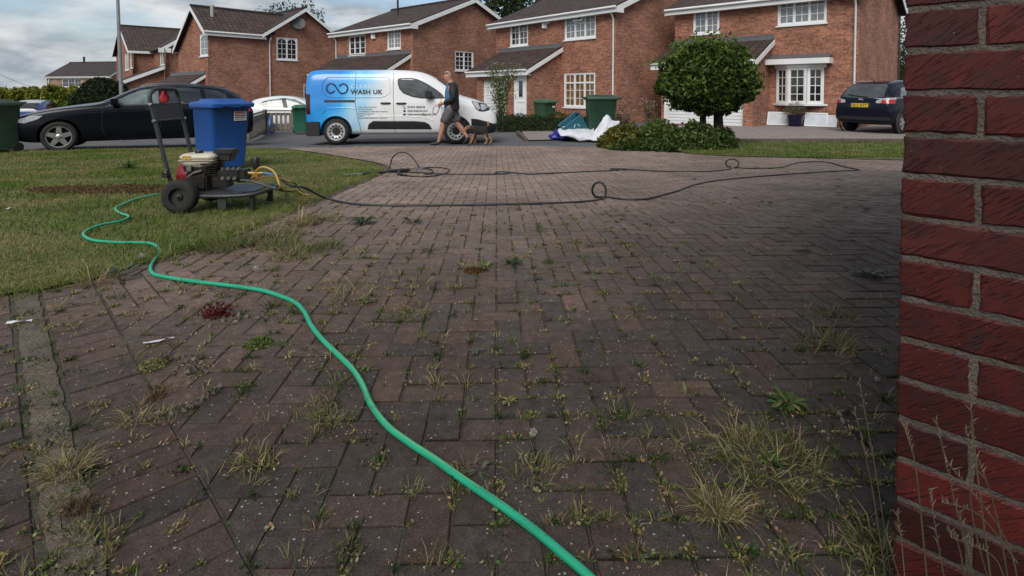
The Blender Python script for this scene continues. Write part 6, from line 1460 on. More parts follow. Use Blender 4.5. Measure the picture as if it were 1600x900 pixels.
def blades(name, X, Y, Zf, H, Wd, cols, m=None, lean=.35, parent=None, splay=None, curve=.3):
    n = len(X); a = rng.uniform(0, 2*np.pi, n); w = np.stack([np.cos(a), np.sin(a), np.zeros(n)], 1)*(np.broadcast_to(Wd, n)[:, None])*.5
    b = np.stack([X, Y, Zf], 1); ld = rng.normal(size=(n, 2))*lean
    if splay is not None: ld = ld+splay
    H = np.broadcast_to(H, n); ln = np.concatenate([ld, np.ones((n, 1))], 1); ln /= np.linalg.norm(ln, axis=1)[:, None]
    mid = b+ln*H[:, None]*.55; ln2 = ln.copy(); ln2[:, :2] *= 1+curve*3; ln2[:, 2] -= curve; ln2 /= np.linalg.norm(ln2, axis=1)[:, None]
    tip = mid+ln2*H[:, None]*.5
    V = np.stack([b-w, b+w, mid+w*.75, tip, mid-w*.75], 1).reshape(-1, 3)
    i = np.arange(n)*5; F = np.concatenate([np.stack([i, i+1, i+2, i+4], 1)]); T = np.stack([i+4, i+2, i+3, i+3], 1)
    # tip as degenerate-free quad: add midpoint by reusing triangle in a second face list
    me_F = [tuple(f) for f in F]+[tuple(f[:3]) for f in T]
    C4 = np.repeat(cols, 5, 0); C4[0::5] *= .75; C4[1::5] *= .75
    off = OFF.get(parent.name, Vector((0, 0, 0))) if parent is not None else Vector((0, 0, 0))
    me = bpy.data.meshes.new(name); me.from_pydata((V-np.array(off)).tolist(), [], me_F)
    ca = me.color_attributes.new('col', 'FLOAT_COLOR', 'POINT'); ca.data.foreach_set('color', np.concatenate([C4, np.ones((len(C4), 1))], 1).astype(np.float32).ravel())
    me.materials.append(m or GRASSM); o = bpy.data.objects.new(name, me); COL.objects.link(o)
    if parent is not None: o.parent = parent
    return o
def gz(X, Y): return np.array([g(x, y) for x, y in zip(X, Y)])
def nz2(X, Y, s, o=0.): return np.array([noise.noise((x*s, y*s, o)) for x, y in zip(X, Y)])
G1 = [(.10, .165, .022), (.072, .125, .017), (.16, .19, .036)]; GDRY = [(.30, .25, .11), (.24, .20, .08), (.16, .16, .05)]
def lawn(name, poly, n, ylo, yhi, h0, w0, dry=.5, sc=1., oz=.012):
    X = []; Y = []
    xs = [p[0] for p in poly]; got = 0
    while got < n:
        y = ylo+(yhi-ylo)*rng.random(n)**1.7; x = rng.uniform(min(xs), max(xs), n); k = inside(poly, x, y) & (np.abs(x) < 1.12*y+.8)
        X.append(x[k]); Y.append(y[k]); got += k.sum()
        if len(X) > 60: break
    X = np.concatenate(X)[:n]; Y = np.concatenate(Y)[:n]
    D = np.hypot(X, Y); H = h0*(.55+.9*rng.random(len(X)))*(1+.35*nz2(X, Y, 1.1, 9)); Wd = w0*(1+D*.16)
    f = nz2(X, Y*1.8, .85, 2.)*1.2+.35*nz2(X, Y, 3., 7.)+dry-.5+(.22 if sc else 0)*np.clip((Y-6)/4, 0, 1)
    isdry = (f+rng.normal(0, .22, len(X))) > .18
    cols = np.where(isdry[:, None], pal(len(X), GDRY), pal(len(X), G1))
    H = np.where(isdry, H*.8, H)
    o = blades(name, X, Y, gz(X, Y)+oz-.004, H, Wd, cols, lean=.5)
    return o
tag(lawn('lawn_grass', LS, 95000, 2.2, 12.4, .038, .0032, dry=.53), 'patchy green and straw coloured lawn grass under the pressure washer', 'grass', kind='stuff')
tag(lawn('verge_grass', GR, 16000, 10.2, 14.2, .05, .0045, dry=.22, sc=0), 'bright green grass strip in front of the opposite driveway', 'grass', kind='stuff')
n = 9000; FX = []; FY = []
fr_ = [(-5.2, 2.25), (-3.6, 2.47)]+[(p.x, p.y) for p in lawn_pts[:11]]
sl = [math.dist(a, b) for a, b in zip(fr_, fr_[1:])]
for i, (a, b) in enumerate(zip(fr_, fr_[1:])):
    for _ in range(int(n*sl[i]/sum(sl))):
        t = random.random(); x, y = lerp(a[0], b[0], t), lerp(a[1], b[1], t); k = noise.noise((x*3, y*3, 1)); o_ = random.gauss(.045+.06*k, .045)
        FX.append(x+o_*.5); FY.append(y-o_)
FX = np.array(FX); FY = np.array(FY); fh = .03+.05*rng.random(len(FX))*(1+nz2(FX, FY, 4.)); dr_ = rng.random(len(FX)) < .35
tag(blades('lawn_fringe', FX, FY, np.array([hgt(x, y) for x, y in zip(FX, FY)]), fh, .0034, np.where(dr_[:, None], pal(len(FX), GDRY), pal(len(FX), G1)), lean=.7), 'ragged grass fringe spilling from the lawn over the paving', 'grass', kind='stuff')
# brown bare patch on the lawn
bp0 = gp(190, 300)
n = 2500; a = rng.uniform(0, 2*np.pi, n); r_ = np.sqrt(rng.random(n)); X = bp0.x+1.0*r_*np.cos(a); Y = bp0.y+.32*r_*np.sin(a)
tag(leaves('dead_turf', np.stack([X, Y, gz(X, Y)+.025+.02*rng.random(n)], 1), .035, .009, pal(n, [(.12, .065, .03), (.09, .05, .028), (.16, .10, .05)])), 'rusty brown patch of dead turf on the lawn left of the washer wheel', 'turf', kind='stuff')

# ---- individual weeds
def tuft(root, p, h, n, cols, w=.004, spread=.05, splay=.9, jit=.3, curve=.35, name='leaves'):
    a = rng.uniform(0, 2*np.pi, n); r = spread*np.sqrt(rng.random(n)); X = p.x+r*np.cos(a); Y = p.y+r*np.sin(a)
    sp = np.stack([np.cos(a), np.sin(a)], 1)*splay*(.3+.7*rng.random((n, 1)))
    return blades(name, X, Y, np.full(n, p.z), h*(.2+.85*rng.random(n)**1.3), w*(.6+.8*rng.random(n)), pal(n, cols, jit=jit), parent=root, splay=sp+rng.normal(0, .35, (n, 2)), lean=.45, curve=curve+.2)
def rosette(root, p, r, n, cols, lw=.35, rise=.35, name='leaves'):
    V = []; F = []; C = []
    for k in range(n):
        a = random.uniform(0, 2*math.pi); L_ = r*random.uniform(.5, 1.1); w = L_*lw*random.uniform(.7, 1.2); el = random.uniform(.1, rise*2); d = Vector((math.cos(a), math.sin(a), 0)); s = Vector((-d.y, d.x, 0)); b0 = p+d*random.uniform(0, r*.3)+Vector((0, 0, random.uniform(0, r*.2)))
        c = Vector(random.choice(cols))*random.uniform(.75, 1.3); i = len(V)
        for t, ww, zz in ((0, .1, 0), (.35, .8, el*.5), (.7, 1, el*.75), (1., .05, el*.6)):
            q = b0+d*L_*t+Vector((0, 0, L_*zz)); V += [q-s*w*ww*.5+Vector((0, 0, w*.12)), q, q+s*w*ww*.5+Vector((0, 0, w*.12))]; C += [tuple(c)]*3
        for q in range(3):
            for e in range(2): F.append((i+q*3+e, i+q*3+e+1, i+q*3+e+4, i+q*3+e+3))
    return npmesh(name, np.array([tuple(v) for v in V]), np.array(F), LEAF, root, C=np.array(C))
GG = [(.08, .14, .03), (.06, .11, .025), (.13, .18, .045), (.22, .20, .09)]; GO = [(.17, .175, .05), (.28, .24, .11), (.11, .13, .035), (.36, .31, .16)]; GS = [(.42, .35, .20), (.32, .26, .14), (.20, .17, .08)]; GDK = [(.03, .055, .015), (.045, .07, .02)]; GRS = [(.10, .12, .08), (.13, .14, .10)]; RD = [(.10, .014, .018), (.06, .012, .012), (.14, .02, .02)]
SPECS = [  # px, py, kind, height/radius, colours, n, label
 (150, 442, 's', .13, GS, 90, 'bleached straw tuft at the lawn corner beside the top of the concrete strip'),
 (193, 428, 'r', .085, GRS, 16, 'broad grey-green leaved weed on the lawn edge left of the hose bend'),
 (292, 388, 'r', .075, GG, 40, 'leafy low weed on the lawn edge right of the hose bend'),
 (345, 388, 't', .10, GG, 120, 'thick green grass tuft below the washer trolley on the lawn edge'),
 (385, 385, 'm', .11, GO, 110, 'large mixed grass and weed clump where lawn and paving meet below the trolley legs'),
 (420, 372, 'm', .10, GG+GS, 150, 'dense mixed weeds along the lawn edge just right of the washer trolley'),
 (455, 400, 'm', .07, GO, 110, 'loose weeds spilling onto the paving below the lawn-edge clump'),
 (500, 345, 'm', .08, GO, 90, 'scruffy weed clump over the mortar edging below the black hose bend'),
 (250, 402, 'm', .07, GG+GS, 90, 'weeds growing under the upper bend of the green hose'),
 (440, 385, 't', .08, GG, 90, 'green grass clump on the paving just right of the lawn-edge weeds'),
 (470, 352, 's', .12, GS, 80, 'tall dry grass clump beside the mortar edging under the black hose'),
 (508, 388, 't', .075, GG, 100, 'bright green grass clump at the right end of the lawn-edge weeds'),
 (567, 350, 'r', .10, GDK, 26, 'dark green rosette weed just below the black hose'),
 (645, 349, 'r', .07, GDK, 18, 'flat dark weed to the right of the rosette below the black hose'),
 (545, 465, 's', .15, GS, 70, 'spidery straw-coloured grass tuft with long stiff blades in mid paving'),
 (572, 473, 'r', .045, GG, 18, 'small bright green weed at the foot of the spidery straw tuft'),
 (656, 443, 's', .085, GS, 45, 'pale yellow grass tuft right of the spidery straw tuft'),
 (635, 492, 'm', .07, GO, 55, 'olive grass tuft standing right of the green hose curve'),
 (740, 424, 'd', .05, [(.14, .075, .03), (.10, .05, .025)], 120, 'rusty brown moss cushion in mid paving'),
 (760, 420, 'r', .06, GG, 22, 'bright green leafy weed touching the rusty moss cushion'),
 (800, 414, 'r', .07, GDK, 18, 'dull green spreading weed right of the rusty moss cushion'),
 (708, 494, 'r', .028, GDK, 12, 'tiny dark ivy-like leaf cluster on a plain block'),
 (340, 494, 'd', .05, RD, 60, 'dark red leaved plant on the paving beneath the green hose'),
 (404, 538, 'd', .05, GG, 160, 'green moss cushion near the dark red plant'),
 (240, 572, 'd', .045, GO, 120, 'olive moss cushion below the white paper scrap'),
 (395, 578, 's', .03, GS, 30, 'sparse dry seedling cluster left of the green hose, mid way down'),
 (212, 655, 's', .07, GS, 60, 'bleached tuft standing beside the middle of the concrete strip'),
 (396, 725, 't', .055, GO, 70, 'upright olive grass tuft on the lower left paving'),
 (518, 658, 'm', .05, GO, 70, 'olive weed clump just left of the green hose'),
 (528, 603, 'm', .045, GG, 50, 'grass tuft touching the green hose on its left side'),
 (683, 602, 's', .05, GS, 35, 'dry thin tuft right of the green hose below the ivy-like leaves'),
 (742, 552, 'r', .03, GRS, 14, 'grey-green weed with two rounded leaves in mid paving'),
 (798, 630, 'r', .03, GO, 22, 'small olive star-shaped weed in centre paving'),
 (965, 655, 'm', .055, GG, 60, 'dark green grass tuft in centre-right paving'),
 (835, 738, 'm', .05, GO, 80, 'yellow-green grass patch right of the hose with a white seed head behind'),
 (750, 738, 'r', .032, GRS, 14, 'grey-green leafy weed touching the right side of the green hose'),
 (543, 862, 't', .032, GO, 40, 'small yellow-green tuft low on the bottom paving'),
 (1232, 635, 'r', .06, GG, 40, 'fresh light green leafy weed on the right of the paving'),
 (1205, 725, 'm', .10, GO, 260, 'largest olive weed clump in the lower right paving'),
 (1085, 700, 'm', .06, GO, 70, 'thin olive grass clump left of the largest weed clump'),
 (1120, 800, 's', .09, GO+GS, 160, 'tangled grass clump near the bottom right of the paving'),
 (1290, 540, 'm', .09, GO, 110, 'feathery olive weed clump near the brick corner'),
 (1300, 495, 'm', .06, GO, 60, 'faint grass clump behind the feathery olive weeds'),
 (1357, 432, 'r', .085, GRS, 26, 'pale green rosette weed beside the brick corner'),
 (1190, 390, 's', .05, GS, 35, 'small dry tuft on the far right paving'),
 (105, 740, 's', .075, GS, 220, 'matted straw clump growing over the concrete strip'),
 (120, 800, 's', .04, [(.16, .10, .06), (.12, .08, .05)], 200, 'brown withered clump on the lower concrete strip'),
 (148, 850, 'm', .045, GO, 60, 'olive tuft at the bottom of the concrete strip'),
 (245, 620, 's', .045, [(.2, .13, .07), (.15, .1, .05)], 80, 'tan withered seedling mat on the left paving'),
 (495, 640, 'm', .04, GO, 40, 'short grass tuft left of the olive clump by the hose'),
 (1390, 880, 't', .075, GO, 120, 'dense grass clump at the foot of the brick corner, bottom of the view'),
 (190, 293, 'r', .10, GRS, 20, 'broad grey-green weed rosette on the brown lawn patch'),
 (200, 265, 'r', .14, GG, 40, 'tall leafy dandelion plant in the middle of the lawn'),
 (72, 265, 'r', .09, GG, 16, 'small flowering weed on the left lawn'),
 (485, 246, 's', .06, [(.4, .28, .08), (.3, .2, .05)], 60, 'yellow-orange seed head weed at the back of the lawn'),
]
for (px, py, kd, h, cs, n, lab) in SPECS:
    if kd in 'stm':
        f_ = 1.15 if py > 500 else 1.75 if (px < 560 and 330 < py < 415) else 1.3; h *= f_; n = int(n*(2.4 if f_ > 1.5 else 1.5))
    p = gp(px, py); p.z = hgt(p.x, p.y)+.0
    kind = {'s': 'grass_tuft', 't': 'grass_tuft', 'm': 'weed', 'r': 'weed', 'd': 'moss'}[kd]
    t = thing(kind, lab, {'s': 'grass tuft', 't': 'grass tuft', 'm': 'weed', 'r': 'weed', 'd': 'moss'}[kd], p, group='weeds between the paving blocks')
    if kd == 's': tuft(t, p, h, n, cs, w=.0028 if p.y < 4 else .006, spread=h*.45, splay=1.5, curve=.25)
    elif kd == 't': tuft(t, p, h, n, cs, w=.0035 if p.y < 4 else .006, spread=h*.8, splay=.8)
    elif kd == 'm':
        tuft(t, p, h, n, cs, w=.003, spread=h*1.1, splay=.9); rosette(t, p, h*.3, max(6, n//8), GDK+GG, name='broad_leaves')
        tuft(t, p, h*1.3, n//5, GS, w=.0018, spread=h, splay=1.2, name='dry_stems')
    elif kd == 'r': rosette(t, p, h, n, cs, rise=.3 if h < .11 else .8, lw=.28)
    elif kd == 'd':
        m_ = n*5; a = rng.uniform(0, 2*np.pi, m_); r = np.sqrt(rng.random(m_)); C = np.stack([p.x+h*1.1*r*np.cos(a), p.y+h*r*np.sin(a), p.z+h*.45*(1-r*r)*rng.random(m_)+.003], 1)
        if cs is RD: C = C[:170]; kq = len(C); C[:, 0] += rng.normal(0, .012, kq); C[:, 2] = p.z+.004+.05*rng.random(kq)**1.6; m_ = kq; leaves('leaves', C, .024, .009, pal(m_, cs), parent=t)
        else: leaves('leaves', C, .010, .005, pal(m_, cs), parent=t)
# flower heads / seed heads
def clock(px, py, r, lab, Y=None, c=(.55, .55, .5)):
    p = gp(px, py); t = thing('dandelion_clock', lab, 'seed head', p)
    n = 160; d = rng.normal(size=(n, 3)); d /= np.linalg.norm(d, axis=1)[:, None]
    leaves('seeds', np.array(p+Vector((0, 0, r*2.2)))+d*r*(.4+.6*rng.random((n, 1))), r*.5, r*.12, pal(n, [c]), parent=t)
    MB().tube([p, p+Vector((0, 0, r*2.0))], .0012, 5).build('stalk', mat('stalk', (.09, .10, .04), .7), t)
clock(833, 690, .012, 'white dandelion seed head standing in the centre paving'); clock(222, 410, .017, 'white dandelion seed head on the lawn edge inside the hose bend'); clock(400, 428, .014, 'small pale seed head above the hose where it crosses the paving')
clock(352, 343, .018, 'yellowish seed head on the lawn below the trolley leg', c=(.4, .38, .15)); clock(1370, 600, .008, 'tiny white seed head beside the brick corner')
# white scraps
for (px, py, l, w, rz_, lab) in ((248, 536, .10, .028, .55, 'torn white paper scrap on the soldier course'), (30, 507, .09, .03, .35, 'torn white scrap lying across the concrete strip'), (15, 331, .06, .05, 1.2, 'crumpled white scrap on the lawn at the left edge')):
    p = gp(px, py); mb = MB(); c, s_ = math.cos(rz_), math.sin(rz_)
    for i in range(5):
        for j in range(3):
            u = (i/4-.5)*l; v = (j/2-.5)*w*(1-.6*i/4); mb.v.append((p.x+u*c-v*s_, p.y+u*s_+v*c, hgt(p.x, p.y)+.006+.012*random.random()+(.02 if py < 400 else 0)))
    mb.c = [(1, 1, 1)]*15; mb.f = [(i*3+j, i*3+j+3, i*3+j+4, i*3+j+1) for i in range(4) for j in range(2)]; mb.uv = [[(0, 0)]*4]*8
    tag(mb.build('paper_scrap', mat('paper', (.55, .57, .6), .6, var=.08)), lab, 'paper scrap', 'torn white scraps')

# small joint weeds, litter and grit as ground cover
def scatter(n, f):
    out = []
    while len(out) < n:
        y = .75+11.5*random.random()**2.; x = random.uniform(-1.05, 1.05)*y
        if y < 12.5 and f(x, y) > random.random(): out.append((x, y))
    return out
def dens(x, y):
    if not inside(DRIVE, np.array([x]), np.array([y]))[0] or in_house(x, y): return 0
    d = .10+1.5*max(0, noise.noise((x*1.3, y*1.1, 4))-.05)+(.5 if 2.3 < y < 5 and x < 1.2 else 0)
    t_, w_ = band_coord(x, y); d += 1.5*math.exp(-abs(w_)/.07)
    d += 1.0*math.exp(-((x-.75)**2+(y-1.45)**2)/.12)
    dl = min((Vector((x, y))-Vector((p.x, p.y))).length for p in lawn_pts[:12]); d += 1.3*math.exp(-dl/.35)
    q = Vector((x, y))-near_wall_c; d += .9*math.exp(-abs(q.dot(wd2))/.5)*(q.dot(wd1) < 1.5) if y < 4 else 0
    if y > 5.2: d *= .35
    if y > 7.5: d *= .3
    return min(1, d*.8)
sp = scatter(3000, dens)
BX = []; BY = []; BH = []; BC_ = []; BS = []; RC = []; RCc = []
for (x, y) in sp:
    # snap to a joint line of the herringbone
    u = x*UX[0]+y*UX[1]; v = x*UY[0]+y*UY[1]
    if random.random() < .5: v = round(v/S)*S
    else: u = round(u/S)*S
    if False: pass
    x, y = u*UX[0]+v*UY[0], u*UX[1]+v*UY[1]
    k = random.random(); h = random.uniform(.010, .034)*(2.0 if random.random() < .14 else 1); cs = random.choice([GO, GS, GO, GG, GDK]); m_ = random.randint(6, 22)
    if k < .72:
        for _ in range(m_):
            a = random.uniform(0, 6.28); r = h*.5*random.random(); BX.append(x+r*math.cos(a)*1.5); BY.append(y+r*math.sin(a)); BH.append(h*random.uniform(.5, 1.2)); BC_.append([c*random.uniform(.7, 1.3) for c in random.choice(cs)]); BS.append((math.cos(a)*random.uniform(0, 1.4), math.sin(a)*random.uniform(0, 1.4)))
    if k > .45:
        for _ in range(random.randint(5, 16)):
            a = random.uniform(0, 6.28); r = h*1.1*random.random(); RC.append((x+r*math.cos(a), y+r*math.sin(a), hgt(x, y)+.003+h*.25*random.random())); RCc.append([c*random.uniform(.7, 1.3) for c in random.choice(cs)])
zz_ = np.array([hgt(x, y)-.002 for x, y in zip(BX, BY)])
tag(blades('joint_weeds', np.array(BX), np.array(BY), zz_, np.array(BH), .0018+.0006*np.array(BY), np.array(BC_), splay=np.array(BS), lean=.3), 'small grasses growing from the joints of the paving', 'weeds', kind='stuff')
tag(leaves('joint_seedlings', np.array(RC), .011, .006, np.array(RCc)), 'tiny seedlings and clover leaves in the paving joints', 'weeds', kind='stuff')
# withered leaf trails lower left
ZC = []; 
for (xa, ya, xb, yb, n) in ((330, 505, 420, 495, 30), (235, 655, 330, 628, 22), (270, 590, 330, 575, 20), (305, 625, 345, 610, 14), (250, 560, 320, 565, 30), (60, 690, 80, 700, 8), (700, 745, 720, 750, 6), (1290, 690, 1330, 640, 12), (1355, 425, 1385, 435, 10), (620, 300, 640, 290, 4)):
    for k in range(n):
        t = random.random(); p = gp(lerp(xa, xb, t)+random.gauss(0, 4), lerp(ya, yb, t)+random.gauss(0, 4)); ZC.append((p.x, p.y, hgt(p.x, p.y)+.006+.006*random.random()))
tag(leaves('withered_leaves', np.array(ZC), .024, .013, pal(len(ZC), [(.17, .155, .12), (.12, .11, .08), (.2, .19, .16)])), 'curled dry grey leaves scattered on the left paving', 'dead leaves', kind='stuff')
n = 2600; gy = .7+5*rng.random(n)**2; gx_ = rng.uniform(-1.05, 1.05, n)*gy; k = inside(DRIVE, gx_, gy); gx_, gy = gx_[k], gy[k]
GCz = np.stack([gx_, gy, np.array([hgt(x, y)+.001 for x, y in zip(gx_, gy)])], 1)
tag(leaves('grit', GCz, .0035+.0025*rng.random(len(gx_)), .003, pal(len(gx_), [(.3, .27, .22), (.2, .18, .15), (.4, .37, .32)]), m=mat('grit', var=.1, attr='col')), 'pale grit scattered over the paving', 'grit', kind='stuff')

# tall dry grasses by the brick wall
tw = thing('tall_grass', 'tall dry grass stalks leaning at the foot of the near brick wall', 'grass', (.62, .95, 0))
ST = [((1560, 1000), (1525, 720), (1513, 590)), ((1590, 1010), (1556, 800), (1508, 670)), ((1545, 1000), (1500, 820), (1463, 655)), ((1600, 1000), (1575, 850), (1480, 722)), ((1570, 990), (1520, 810), (1520, 670)), ((1400, 960), (1375, 780), (1343, 595)), ((1395, 980), (1362, 760), (1335, 640)), ((1380, 970), (1340, 850), (1300, 765)), ((1590, 880), (1530, 805), (1472, 785)), ((1585, 1010), (1560, 880), (1487, 840)), ((1520, 1000), (1500, 860), (1482, 830)), ((1420, 980), (1410, 860), (1402, 800)), ((1440, 985), (1405, 900), (1385, 835)), ((1500, 990), (1475, 900), (1452, 765)), ((1455, 980), (1432, 740), (1412, 665)), ((1540, 1000), (1520, 900), (1500, 800))]
mb = MB(); sd = MB()
for i, st_ in enumerate(ST):
    Yd = .80 if st_[0][0] > 1450 else .92 if st_[0][0] > 1410 else 1.0
    # stay in front of the wall plane
    Ps = []
    for j, (px, py) in enumerate(st_):
        d = ray(px, py); tt = min(Yd+.02*(i % 3), 9); c = Vector((0, 0, CAMZ)); tw_ = (H0v-c).dot(NO)/d.dot(NO) if px > 1410 else 99
        Ps.append(c+d*min(tt/d.y, tw_-.02-.05*(1-j/2)))
    P_ = catmull(Ps, 8); mb.tube(P_, [lerp(.0015, .0006, k/(len(P_)-1)) for k in range(len(P_))], 5)
    for k in range(16):
        q = P_[-1].lerp(P_[-1-min(6, len(P_)-1)], k/16); sd.tube([q, q+Vector((random.gauss(0, .004), random.gauss(0, .004), .008))], [.0012, .0003], 4)
mb.build('stalks', mat('straw', (.11, .09, .055), .7, var=.3), tw); sd.build('seed_heads', mat('seed_straw', (.15, .12, .08), .8), tw)
for (x, y, h, n, s_) in ((.60, .98, .16, 160, .10), (.72, .90, .2, 160, .10), (.85, .72, .24, 140, .12), (.52, 1.08, .10, 80, .09)):
    pass
tuft(tw, Vector((.62, .88, 0)), .13, 150, GDK+GO, w=.0026, spread=.12, splay=.6, name='leaves'); tuft(tw, Vector((.80, .66, 0)), .20, 160, GDK+GO, w=.0026, spread=.12, splay=.4, name='leaves'); tuft(tw, Vector((.52, 1.02, 0)), .06, 80, GDK+GO, w=.0026, spread=.12, splay=.8, name='leaves')

# ---- shrubs, hedges, trees
def hedge(name, label, cat, boxes, n, cols, L_=.05, W_=.03, parent_mat=None, w=None, group=None, rough=.12):
    """boxes: (x0,y0,x1,y1,width,ztop) lines; leaves fill the skin of rounded boxes round a dark twig core"""
    bx0 = boxes[0]; t = thing(name, label, cat, (bx0[0], bx0[1], g(bx0[0], bx0[1])), group=group)
    C = []; core = MB(); tot = sum(math.hypot(b[2]-b[0], b[3]-b[1]) for b in boxes)
    for (x0, y0, x1, y1, wd, zt_) in boxes:
        L0 = math.hypot(x1-x0, y1-y0); d = Vector(((x1-x0)/L0, (y1-y0)/L0)); q = Vector((-d.y, d.x)); m_ = int(n*L0/tot)
        u = rng.uniform(-.05, 1.05, m_)*L0; th = rng.uniform(0, 1, m_)
        s = rng.uniform(-.5, .5, m_)*wd; vv = rng.random(m_)
        side = rng.random(m_)
        zb_ = min(g(x0, y0), g(x1, y1)); H_ = zt_-zb_
        sgn = np.where(rng.random(m_) < .6, -1, 1) * (1 if q.y > 0 else -1)
        ontop = side < .35
        s = np.where(ontop, s, sgn*wd*.5); z = np.where(ontop, H_, vv*H_)
        X = x0+d.x*u+q.x*s; Y = y0+d.y*u+q.y*s; nn_ = np.array([noise.noise((a*2.2, b*2.2, c*2.2)) for a, b, c in zip(X, Y, z)])*rough*1.6+rng.normal(0, rough*.28, m_)
        z = z+np.where(ontop, nn_, 0); s2 = np.where(ontop, 0, nn_*sgn); X += q.x*s2; Y += q.y*s2
        C.append(np.stack([X, Y, zb_+z], 1))
        c_ = Vector(((x0+x1)/2, (y0+y1)/2, zb_+H_*.46)); core.box(c_, (L0*.99, wd*.72, H_*.86), math.atan2(d.y, d.x))
    C = np.concatenate(C); leaves('leaves', C, L_, W_, pal(len(C), cols, w), parent=t); core.build('twigs', mat('twig_core', (.012, .014, .006), .9), t)
    return t
hp0, hp1 = at(785, 190, 19.6), at(962, 190, 18.8)
hedge('low_hedge', 'low clipped dark green hedge behind the bins in front of the middle house', 'hedge', [(hp0.x-.15, hp0.y, hp1.x, hp1.y, .7, CAMZ-.80)], 9000, [(.03, .055, .014), (.05, .08, .02), (.02, .035, .01)], .05, .03)
y0_, y1_ = at(-60, 150, 32), at(124, 150, 33)
hedge('conifer_hedge', 'yellow-green conifer hedge at the far left behind the blue car', 'hedge', [(y0_.x, y0_.y, y1_.x, y1_.y, 1.6, CAMZ+.10)], 15000, [(.20, .22, .025), (.13, .16, .02), (.30, .29, .04), (.06, .09, .015)], .22, .08, rough=.22)
def crown(name, root, c, rad, n, cols, L_, W_, shape=None, lump=.22, seed=0., fill=.35, w=None, droop=0., drop=0.):
    d = rng.normal(size=(n, 3)); d /= np.linalg.norm(d, axis=1)[:, None]
    nn_ = np.array([noise.noise((a*2.3+seed, b*2.3, e*2.3))+.5*noise.noise((a*5+seed, b*5, e*5)) for a, b, e in d])
    k = 1+lump*nn_; rr_ = np.where(rng.random(n) < fill, rng.random(n)**.4, 1-np.abs(rng.normal(0, .06, n)))
    P_ = d*(k*rr_)[:, None]*np.array(rad)
    if shape is not None: P_ = shape(P_)
    if drop: keep = rng.random(n) > drop*(nn_ < -.15); P_ = P_[keep]
    return leaves(name, P_+np.array(c), L_, W_, pal(len(P_), cols, w), parent=root, droop=droop)
DG = [(.034, .060, .014), (.052, .085, .018), (.022, .036, .010), (.08, .12, .024)]
# dark rounded conifer
dc = at(160, 150, 31); t = thing('conifer_bush', 'dark green domed conifer bush left of the lamp post', 'bush', (dc.x, dc.y, g(dc.x, dc.y)))
crown('leaves', t, (dc.x, dc.y, -.1), (1.75, 1.3, 1.85), 16000, [(.018, .03, .012), (.03, .042, .018), (.012, .02, .008)], .16, .07, lump=.1)
MB().lathe([(1.1, -1.2), (1.15, -.2), (.9, .6), (.4, 1.0), (.01, 1.1)], (dc.x, dc.y, 0), seg=16).build('twigs', mat('twig_core', (.012, .014, .006)), t)
# clipped ball tree and shrub bed
TC = at(1107, 127, 12.6); tb = gp(1107, 212); tb = Vector((TC.x, 12.6, g(TC.x, 12.6)))
t = thing('clipped_tree', 'round clipped tree with a dense dark crown on two short trunks', 'tree', tb)
cz = TC.z
def mush(P_):
    z = P_[:, 2].copy(); P_[:, 2] = np.where(z < 0, z*.85, z); P_[:, 0] *= 1-.10*(z > .4); return P_
crown('crown', t, (TC.x, 12.6, cz), (1.04, .98, .88), 14000, DG+[(.12, .17, .03)], .13, .055, shape=mush, lump=.24, droop=.35, fill=.35, w=[.25, .3, .15, .2, .1])
crown('crown', t, (TC.x-.1, 12.5, cz+.22), (.97, .9, .76), 3200, [(.09, .14, .025), (.13, .18, .035), (.06, .10, .02)], .12, .05, lump=.55, seed=4., fill=.15, droop=.1)
MB().lathe([(.01, -.62), (.6, -.56), (.82, -.25), (.82, .2), (.6, .5), (.01, .66)], (TC.x, 12.6, cz), seg=18).build('inner_twigs', mat('twig_core', (.012, .014, .006)), t)
M_BARK = mat('bark', (.035, .028, .02), .9, var=.4, scale=20, bump=.6)
for (px, w, ln) in ((1098, .075, -.08), (1122, .11, .1)):
    p = at(px, 200, 12.6); MB().tube([(p.x, 12.6, g(p.x, 12.6)-.05), (p.x+.01, 12.6, g(p.x, 12.6)+.45), (p.x-.01, 12.58, cz-.75), (p.x+ln, 12.6, cz-.3)], [w*1.2, w, w*.9, w*.7], 10).build('trunk', M_BARK, t, smooth=True)
for k in range(5): a = k*1.3; MB().tube([(TC.x, 12.6, cz-.75), (TC.x+.5*math.cos(a), 12.6+.5*math.sin(a), cz-.2)], [.06, .02], 6).build('branch', M_BARK, t)
def shrub(label, pxc, Y, rx, ry, h, n, cols, L_=.11, W_=.05, seed=0., name='shrub', lump=.3, up=None):
    c = at(pxc, 200, Y); z0 = g(c.x, Y); t = thing(name, label, 'shrub', (c.x, Y, z0))
    def sh(P_): P_[:, 2] = np.abs(P_[:, 2]); return P_
    crown('leaves', t, (c.x, Y, z0), (rx, ry, h), n, cols, L_, W_, shape=sh, lump=lump, seed=seed, fill=.5, droop=.2)
    mb = MB()
    for k in range(9): a = k*.7; mb.tube([(c.x, Y, z0), (c.x+rx*.6*math.cos(a), Y+ry*.6*math.sin(a), z0+h*.7)], [.015, .005], 5)
    mb.build('stems', M_BARK, t); return t
shrub('yellowing low shrub at the left end of the planted bed, next to the white sack', 975, 12.6, .55, .6, .50, 3200, [(.13, .12, .02), (.08, .10, .02), (.05, .07, .015), (.18, .15, .03)], seed=1)
shrub('dark glossy shrub in the middle of the planted bed below the tree', 1030, 12.4, .60, .6, .56, 3600, [(.05, .085, .02), (.08, .12, .03), (.12, .15, .04)], seed=2)
shrub('spreading green shrub under the right trunk of the clipped tree', 1092, 12.3, .56, .55, .55, 3400, [(.05, .08, .02), (.075, .115, .03), (.11, .14, .035)], seed=3)
